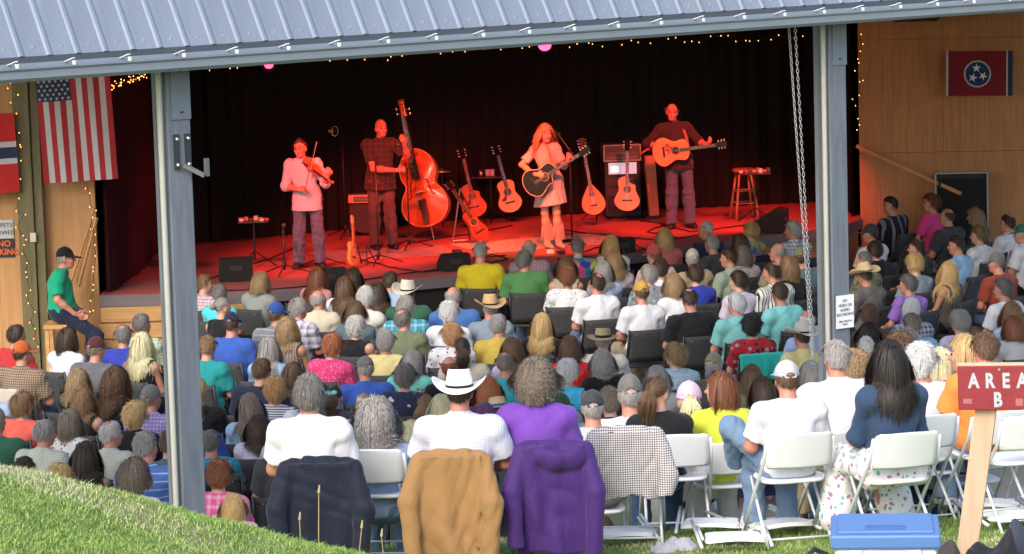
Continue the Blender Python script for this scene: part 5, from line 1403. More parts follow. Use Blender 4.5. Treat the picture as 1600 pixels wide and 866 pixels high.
# ------------------------------------------------------------------ seated figures
def seated(w, g, yaw=0.0, pitch=0.0, fem=False, roll=0.0, lean=0.0):
    sx = 0.178*w
    J = dict(w=w, g=g, yaw=yaw, pitch=pitch, roll=roll, pel=(0, 0.0, 0.55), che=(0, -0.045+lean*0.3, 0.83), nk=(0, -0.05+lean*0.5, 1.015), head=(0, 0.0+lean*0.6, 1.172),
             sh0=(sx, -0.045+lean*0.45, 0.945), sh1=(-sx, -0.045+lean*0.45, 0.945), el0=(sx+0.055*g, 0.04+lean, 0.70), el1=(-sx-0.055*g, 0.04+lean, 0.70), wr0=(0.12, 0.26, 0.645), wr1=(-0.12, 0.26, 0.645), ha0=(0.08, 0.33, 0.635), ha1=(-0.08, 0.33, 0.635),
             hip0=(0.085, 0.02, 0.535), hip1=(-0.085, 0.02, 0.535), kn0=(0.115, 0.43, 0.53), kn1=(-0.115, 0.43, 0.53), an0=(0.115, 0.41, 0.09), an1=(-0.115, 0.41, 0.09), to0=(0.13, 0.54, 0.035), to1=(-0.13, 0.54, 0.035), fingers=False, curl=0.3, hs=0.94)
    if fem: J.update(bust=True, hipw=1.0, armr=0.85)
    return J
YAWS = {'c': 0.0, 'l': 0.55, 'r': -0.55, 'L': 1.1, 'd': 0.1, 'a': 0.26, 'b': -0.26}
BT = {'M': (1.06, 1.0, False), 'H': (1.19, 1.25, False), 'F': (0.90, 0.90, True), 'B': (1.0, 1.15, True)}
BODY = {}; SHIRT = {}; TROU = {}; JNT = {}
def get_body(t, y):
    if (t, y) not in BODY:
        w, g, f = BT[t]; J = seated(w, g, YAWS[y], {'d': -0.22, 'a': -0.08, 'b': 0.06}.get(y, 0.0), f, {'l': 0.06, 'r': 0.06, 'L': 0.06, 'a': -0.07, 'b': 0.08}.get(y, 0.0)); JNT[t, y] = J; BODY[t, y] = body_mesh(J, 0.013)
    return BODY[t, y], JNT[t, y]
def get_shirt(t, s, col):
    if (t, s, col) not in SHIRT:
        w, g, f = BT[t]; SHIRT[t, s, col] = shirt_mesh(seated(w, g, fem=f), s, 0.012, 0.016, hash_(t+s), col)
    return SHIRT[t, s, col]
def hash_(s): return sum(ord(c)*(i+3) for i, c in enumerate(s)) % 97
def get_trou(t):
    if t not in TROU: w, g, f = BT[t]; TROU[t] = trouser_mesh(seated(w, g, fem=f), 0.015)
    return TROU[t]
SUNG = None
def dress_head(o, J, hair, hcol, hat=None, hatmat=None, bandmat=None, glasses=False):
    M = hmat(J.get('yaw', 0), J.get('pitch', 0), J.get('roll', 0)).to_euler(); C = J['head']; hs = J.get('hs', 1)
    if hat in ('cap', 'cowboy', 'straw') and hair in ('short', 'full', 'buzz', 'bob'): hair = 'under'
    if hair: inst('hair', HAIR[hair], o, C, M, hs, hm(hcol))
    if hat == 'cap': inst('cap', CAP, o, C, M, hs*(1.08 if hair in ('pony', 'bun') else 1.0), hatmat)
    elif hat == 'cowboy':
        h = inst('cowboy_hat', COWBOY, o, C, M, hs, hatmat); inst('hat_band', COWBAND, h, m=bandmat or MATS['cloth_black'])
    elif hat == 'straw':
        h = inst('straw_hat', STRAW, o, C, M, hs, hatmat); inst('hat_band', STRAWBAND, h, m=bandmat or MATS['cloth_black'])
    elif hat == 'bow':
        S = bow_mesh(); inst('hair_bow', S, o, tuple(np.array(C)+np.array((0, -0.13, 0.085))), M, hs, hatmat)
    elif hat == 'scarf':
        inst('head_scarf', scarf_mesh(), o, C, M, hs, hatmat)
    elif hat == 'shades':
        inst('sunglasses', shades_mesh(), o, C, M, hs, None)
_c = {}
def bow_mesh():
    if 'bow' not in _c:
        S = Sculpt((-0.09, -0.05, -0.06), (0.09, 0.05, 0.06), 0.006, 0.01)
        for s in (-1, 1): S.ell((s*0.038, 0, 0.004), (0.036, 0.014, 0.028)); S.cone((0, 0, 0), (s*0.03, 0, -0.045), 0.008, 0.012)
        S.ell((0, -0.004, 0), (0.012, 0.014, 0.014)); _c['bow'] = S.mesh('hair_bow', MATS['cloth_white'])
    return _c['bow']
def scarf_mesh():
    if 'sc' not in _c:
        S = Sculpt((-0.14, -0.18, -0.2), (0.14, 0.14, 0.18), 0.008, 0.02)
        S.ell(tuple(SKULL_C), tuple(SKULL_R*1.12)); S.ell((0, -0.06, -0.08), (0.07, 0.05, 0.10)); S.half((0, 0.05, 0.03), (0, 0.7, -0.7)); S.wrinkle(0.003, 3)
        _c['sc'] = S.mesh('head_scarf', MATS['cloth_white'])
    return _c['sc']
def shades_mesh():
    if 'sh' not in _c:
        b = MB()
        for s in (-1, 1):
            b.box((s*0.032, 0.045, 0.148), (0.05, 0.006, 0.034), rotM('X', R(55)), bev=0.002); b.tube([(s*0.058, 0.045, 0.15), (s*0.088, 0.0, 0.115), (s*0.09, -0.06, 0.06)], 0.003, 5)
        b.tube([(-0.01, 0.046, 0.15), (0.01, 0.046, 0.15)], 0.003, 5); _c['sh'] = b.mesh('sunglasses', mat('shades_black', (0.02, 0.02, 0.03), 0.1))
    return _c['sh']

# ================================================================== CHAIRS
MESHF = mat('charcoal_chair_mesh', (0.045, 0.047, 0.050), 0.75, var=0.15, nscale=20, bstr=0.4, bscale=300)
TUBEB = mat('black_chair_tube', (0.012, 0.012, 0.013), 0.35)
def rot_x(a): return rotM('X', a)
def pavilion_chair_meshes():
    # back: fabric sling between two tubes, leaning back
    n = 8; b = MB(); vs = []; fs = []
    z0, z1, W = 0.47, 0.84, 0.235; lean_ = 0.22
    prof = [(z0, 0.0), (0.55, 0.0), (0.65, 0), (0.75, 0), (z1, 0), (z1+0.012, 0.012), (z1+0.004, 0.03), (z1-0.05, 0.03)]
    for (z, off) in prof:
        for i in range(n+1):
            u = -1+2*i/n; vs.append((W*u, -0.21-(z-0.45)*lean_-0.025*(1-u*u)+off, z))
    for j in range(len(prof)-1):
        for i in range(n): q = j*(n+1)+i; fs.append((q, q+1, q+n+2, q+n+1))
    back = mesh_only('back_panel', vs, fs, MESHF, solid=0.004)
    fr = MB()
    for s in (-1, 1): fr.tube([(s*0.245, -0.19, 0.42), (s*0.245, -0.215, 0.50), (s*0.243, -0.302, 0.862)], 0.013, 7)
    fr.tube([(-0.243, -0.29, 0.80), (0, -0.31, 0.80), (0.243, -0.29, 0.80)], 0.006, 5)
    frame = fr.mesh('back_frame', TUBEB, True)
    seat = MB().box((0, 0.02, 0.425), (0.48, 0.44, 0.04), bev=0.015).mesh('seat', MESHF)
    legf = MB().tube([(0.235, 0.21, 0.42), (0.245, 0.23, 0.0)], 0.012, 6).mesh('leg', TUBEB, True)
    legb = MB().tube([(0.235, -0.18, 0.42), (0.245, -0.26, 0.0)], 0.012, 6).mesh('leg', TUBEB, True)
    legf2 = MB().tube([(-0.235, 0.21, 0.42), (-0.245, 0.23, 0.0)], 0.012, 6).mesh('leg', TUBEB, True)
    legb2 = MB().tube([(-0.235, -0.18, 0.42), (-0.245, -0.26, 0.0)], 0.012, 6).mesh('leg', TUBEB, True)
    stud = MB()
    for s in (-1, 1): stud.lathe([(0.006, 0), (0.006, 0.006)], 6, (s*0.16, -0.318, 0.80), rotM('X', R(90)))
    return [('back_panel', back), ('back_frame', frame), ('seat', seat), ('leg', legf), ('leg', legb), ('leg', legf2), ('leg', legb2), ('stud_row', stud.mesh('stud_row', BOLT))]
def mesh_only(name, vs, fs, m, solid=0):
    me = bpy.data.meshes.new(name); me.from_pydata([tuple(v) for v in vs], [], fs)
    bm = bmesh.new(); bm.from_mesh(me); bmesh.ops.recalc_face_normals(bm, faces=bm.faces)
    if solid: bmesh.ops.solidify(bm, geom=bm.faces[:], thickness=solid)
    bm.to_mesh(me); bm.free(); me.shade_smooth(); me.materials.append(m); return me
PCH = pavilion_chair_meshes()
def pavilion_chair(loc, rz, label, group='dark mesh chairs in rows under the pavilion'):
    e = empty('audience_chair', loc, rz, label, 'chair', group)
    for nm, me in PCH:
        c_ = inst(nm, me, e)
        if nm == 'stud_row': tag(c_, kind='stuff')
    return e
WPL = mat('white_chair_plastic', (0.74, 0.76, 0.78), 0.35, var=0.04); WTU = mat('white_chair_tube', (0.66, 0.68, 0.70), 0.3, 0.1, var=0.04)
def folding_meshes():
    n = 10; vs = []; fs = []; W = 0.215
    # curved back panel with rounded corners
    zz = [0.545, 0.56, 0.60, 0.66, 0.72, 0.755, 0.775, 0.785]; ww = [0.93, 0.98, 1, 1, 1, 0.98, 0.93, 0.82]
    for z, f in zip(zz, ww):
        for i in range(n+1):
            u = -1+2*i/n; vs.append((W*u*f, -0.19-(z-0.45)*0.30-0.035*(1-u*u), z))
    for j in range(len(zz)-1):
        for i in range(n): q = j*(n+1)+i; fs.append((q, q+1, q+n+2, q+n+1))
    back = mesh_only('back_panel', vs, fs, WPL, solid=0.016)
    seat = MB(); out = []
    for k in range(28):
        a = 2*math.pi*k/28; c, s = math.cos(a), math.sin(a); r = 1/(abs(c)**4+abs(s)**4)**0.25; out.append((0.205*c*r*(1-0.06*s), 0.195*s*r))
    nn = len(out); v = []
    for (f, z) in ((0.96, 0.43), (1, 0.437), (1, 0.448), (0.95, 0.456), (0.6, 0.452), (0.2, 0.449)):
        v += [(x*f, y*f+0.01, z) for x, y in out]
    f = [(j*nn+i, j*nn+(i+1) % nn, (j+1)*nn+(i+1) % nn, (j+1)*nn+i) for j in range(5) for i in range(nn)]+[tuple(range(nn-1, -1, -1)), tuple(5*nn+i for i in range(nn))]
    seatm = MB().add(v, f).mesh('seat', WPL, True)
    parts = [('back_panel', back), ('seat', seatm)]
    for s in (-1, 1):
        parts.append(('long_leg', MB().tube([(s*0.215, -0.275, 0.755), (s*0.222, -0.225, 0.60), (s*0.228, 0.03, 0.30), (s*0.232, 0.24, 0.0)], 0.0115, 7).mesh('long_leg', WTU, True)))
        parts.append(('short_leg', MB().tube([(s*0.195, 0.16, 0.43), (s*0.205, -0.03, 0.24), (s*0.212, -0.26, 0.0)], 0.0105, 7).mesh('short_leg', WTU, True)))
    parts.append(('crossbar', MB().tube([(-0.232, 0.20, 0.06), (0.232, 0.20, 0.06)], 0.008, 6).mesh('crossbar', WTU, True)))
    parts.append(('crossbar', MB().tube([(-0.21, -0.20, 0.07), (0.21, -0.20, 0.07)], 0.008, 6).mesh('crossbar', WTU, True)))
    return parts
FCH = folding_meshes()
def folding_chair(loc, rz, label, group='white folding chairs on the lawn'):
    e = empty('folding_chair', loc, rz, label, 'chair', group)
    e.scale = (1, 1, 0.95)
    for nm, me in FCH: inst(nm, me, e)
    return e

# ================================================================== AUDIENCE
SPEC = dict(
    red=((0.45, 0.03, 0.035),), coral=((0.72, 0.13, 0.09),), hotpink=((0.75, 0.06, 0.25),), brightred=((0.75, 0.02, 0.02),), rust=((0.30, 0.055, 0.03),), pinkcoral=((0.62, 0.16, 0.15),),
    white=((0.74, 0.74, 0.78),), offwhite=((0.66, 0.64, 0.58),), cream=((0.58, 0.52, 0.40),), lav=((0.60, 0.55, 0.72),), palepink=((0.70, 0.50, 0.48),), paleblue=((0.36, 0.47, 0.70),), skyblue=((0.28, 0.45, 0.66),), palegrey=((0.45, 0.45, 0.47),),
    grey=((0.13, 0.13, 0.14),), dgrey=((0.055, 0.057, 0.065),), black=((0.013, 0.013, 0.015),), navy=((0.022, 0.03, 0.065),), blue=((0.04, 0.105, 0.42),), royal=((0.03, 0.05, 0.35),), midblue=((0.06, 0.16, 0.42),), slate=((0.10, 0.15, 0.18),),
    teal=((0.02, 0.28, 0.28),), tealb=((0.03, 0.34, 0.42),), aqua=((0.22, 0.60, 0.60),), turq=((0.08, 0.55, 0.62),), mint=((0.15, 0.50, 0.44), 'print', (0.02, 0.12, 0.12), 1.0), brightblue=((0.07, 0.48, 0.72),),
    yellow=((0.62, 0.50, 0.02),), paleyellow=((0.66, 0.58, 0.26),), mustard=((0.55, 0.40, 0.08),), lime=((0.58, 0.66, 0.06),), beige=((0.52, 0.38, 0.24),), orange=((0.85, 0.27, 0.06),), olive=((0.16, 0.19, 0.11),), sage=((0.30, 0.38, 0.31),), green=((0.09, 0.26, 0.09),), dkgreen=((0.03, 0.11, 0.07),), emerald=((0.01, 0.36, 0.20),),
    purple=((0.17, 0.06, 0.40),), violet=((0.28, 0.14, 0.50),), maroon=((0.14, 0.015, 0.04),), plum=((0.10, 0.04, 0.13),), brown=((0.09, 0.055, 0.04),), taupe=((0.10, 0.085, 0.075),), pink=((0.60, 0.28, 0.30),),
    browncheck=((0.38, 0.28, 0.20), 'check', (0.09, 0.06, 0.04), 0.8), greencheck=((0.52, 0.62, 0.46), 'window', (0.22, 0.34, 0.22), 0.6), purpleplaid=((0.20, 0.15, 0.38), 'window', (0.45, 0.38, 0.62), 0.6), palecheck=((0.58, 0.60, 0.52), 'window', (0.30, 0.33, 0.26), 0.33),
    whitefloral=((0.70, 0.70, 0.70), 'floral', (0.03, 0.03, 0.04), 0.8, (0.45, 0.05, 0.05)), bluestripe=((0.10, 0.22, 0.60), 'thin', (0.55, 0.62, 0.80), 1.3), redplaid=((0.62, 0.55, 0.60), 'window', (0.30, 0.06, 0.09), 0.7), speckle=((0.20, 0.22, 0.21), 'check', (0.36, 0.38, 0.36), 0.25),
    greystripe=((0.19, 0.20, 0.23), 'thin', (0.40, 0.36, 0.40), 1.2), blueplaid=((0.66, 0.66, 0.70), 'plaid', (0.18, 0.17, 0.28), 0.8), brownstripe=((0.18, 0.13, 0.12), 'vstripe', (0.34, 0.28, 0.26), 0.7), pinkprint=((0.62, 0.05, 0.18), 'floral', (0.80, 0.25, 0.42), 0.45, (0.5, 0.02, 0.12)),
    navystripe=((0.62, 0.63, 0.68), 'hstripe', (0.03, 0.04, 0.10), 0.55), tealfloral=((0.03, 0.24, 0.36), 'floral', (0.10, 0.45, 0.50), 0.5, (0.02, 0.08, 0.15)), pinkplaid=((0.75, 0.08, 0.32), 'plaid', (0.78, 0.40, 0.55), 0.7), tealplaid=((0.04, 0.30, 0.42), 'plaid', (0.30, 0.52, 0.58), 0.8, (0.02, 0.06, 0.12)),
    whiteprint=((0.68, 0.68, 0.72), 'print', (0.05, 0.10, 0.28), 0.9, (0.5, 0.06, 0.06)), hawaiian=((0.022, 0.028, 0.06), 'floral', (0.50, 0.56, 0.50), 1.9, (0.08, 0.12, 0.22)), redcheck=((0.48, 0.40, 0.44), 'check', (0.16, 0.05, 0.07), 0.6), tiedye=((0.03, 0.05, 0.40), 'tiedye', (0.02, 0.26, 0.28), 1.0, (0.60, 0.05, 0.20)),
    beigefloral=((0.42, 0.38, 0.28), 'floral', (0.15, 0.17, 0.10), 0.8, (0.5, 0.46, 0.36)), whitedots=((0.72, 0.72, 0.74), 'print', (0.06, 0.05, 0.06), 0.55, (0.06, 0.05, 0.06)), greyhawaii=((0.26, 0.30, 0.32), 'floral', (0.52, 0.53, 0.48), 1.2, (0.10, 0.13, 0.16)),
    bluefloral=((0.40, 0.55, 0.66), 'floral', (0.12, 0.26, 0.46), 0.5, (0.66, 0.72, 0.74)), rainbow=((0.05, 0.20, 0.42), 'tiedye', (0.10, 0.45, 0.55), 0.7, (0.62, 0.12, 0.14)), lavcheck=((0.66, 0.63, 0.72), 'check', (0.48, 0.42, 0.56), 0.3), camo=((0.16, 0.17, 0.09), 'camo', (0.07, 0.08, 0.05), 0.8, (0.24, 0.22, 0.14)),
    bwstripe=((0.66, 0.66, 0.64), 'vstripe', (0.03, 0.03, 0.03), 0.75), whitewindow=((0.66, 0.66, 0.70), 'window', (0.12, 0.10, 0.20), 0.85), redpattern=((0.40, 0.02, 0.03), 'floral', (0.30, 0.30, 0.32), 1.4, (0.02, 0.02, 0.025)), darkcheck=((0.10, 0.10, 0.10), 'check', (0.16, 0.15, 0.14), 0.3), navyplaid=((0.50, 0.52, 0.58), 'plaid', (0.04, 0.06, 0.14), 0.5),
    bluecheck=((0.70, 0.70, 0.76), 'window', (0.45, 0.48, 0.72), 0.30), gingham=((0.72, 0.70, 0.70), 'check', (0.10, 0.08, 0.09), 0.5), blackstripe=((0.014, 0.014, 0.018), 'vstripe', (0.20, 0.19, 0.26), 3.2), floralskirt=((0.70, 0.70, 0.70), 'floral', (0.42, 0.16, 0.34), 0.8, (0.12, 0.42, 0.42)), stripeskirt=((0.72, 0.16, 0.05), 'vstripe', (0.55, 0.42, 0.06), 1.0),
    denim=((0.035, 0.065, 0.13),), lightdenim=((0.16, 0.25, 0.38),), burgundy=((0.075, 0.02, 0.022),), turqpale=((0.20, 0.52, 0.50),), steel=((0.22, 0.28, 0.34),),
    greencap=((0.02, 0.06, 0.04),), orangecap=((0.52, 0.12, 0.03),), maroonc=((0.09, 0.03, 0.03),), pinkcap=((0.72, 0.50, 0.64),), mustcap=((0.55, 0.32, 0.06),), creamc=((0.50, 0.47, 0.38),), tealg=((0.03, 0.16, 0.12),), khakic=((0.27, 0.24, 0.17),), redc=((0.36, 0.05, 0.06),), bluec=((0.03, 0.08, 0.30),), greyc=((0.16, 0.16, 0.155),), dkc=((0.05, 0.055, 0.06),))
def shirtm(n): return cloth('shirt_'+n, *SPEC[n][:1], *(SPEC[n][1:2] or (None,)), **dict(zip(('c2', 'sc', 'c3'), [(SPEC[n][2] if len(SPEC[n]) > 2 else (0.5, 0.5, 0.5)), (SPEC[n][3] if len(SPEC[n]) > 3 else 1.0), (SPEC[n][4] if len(SPEC[n]) > 4 else None)])))
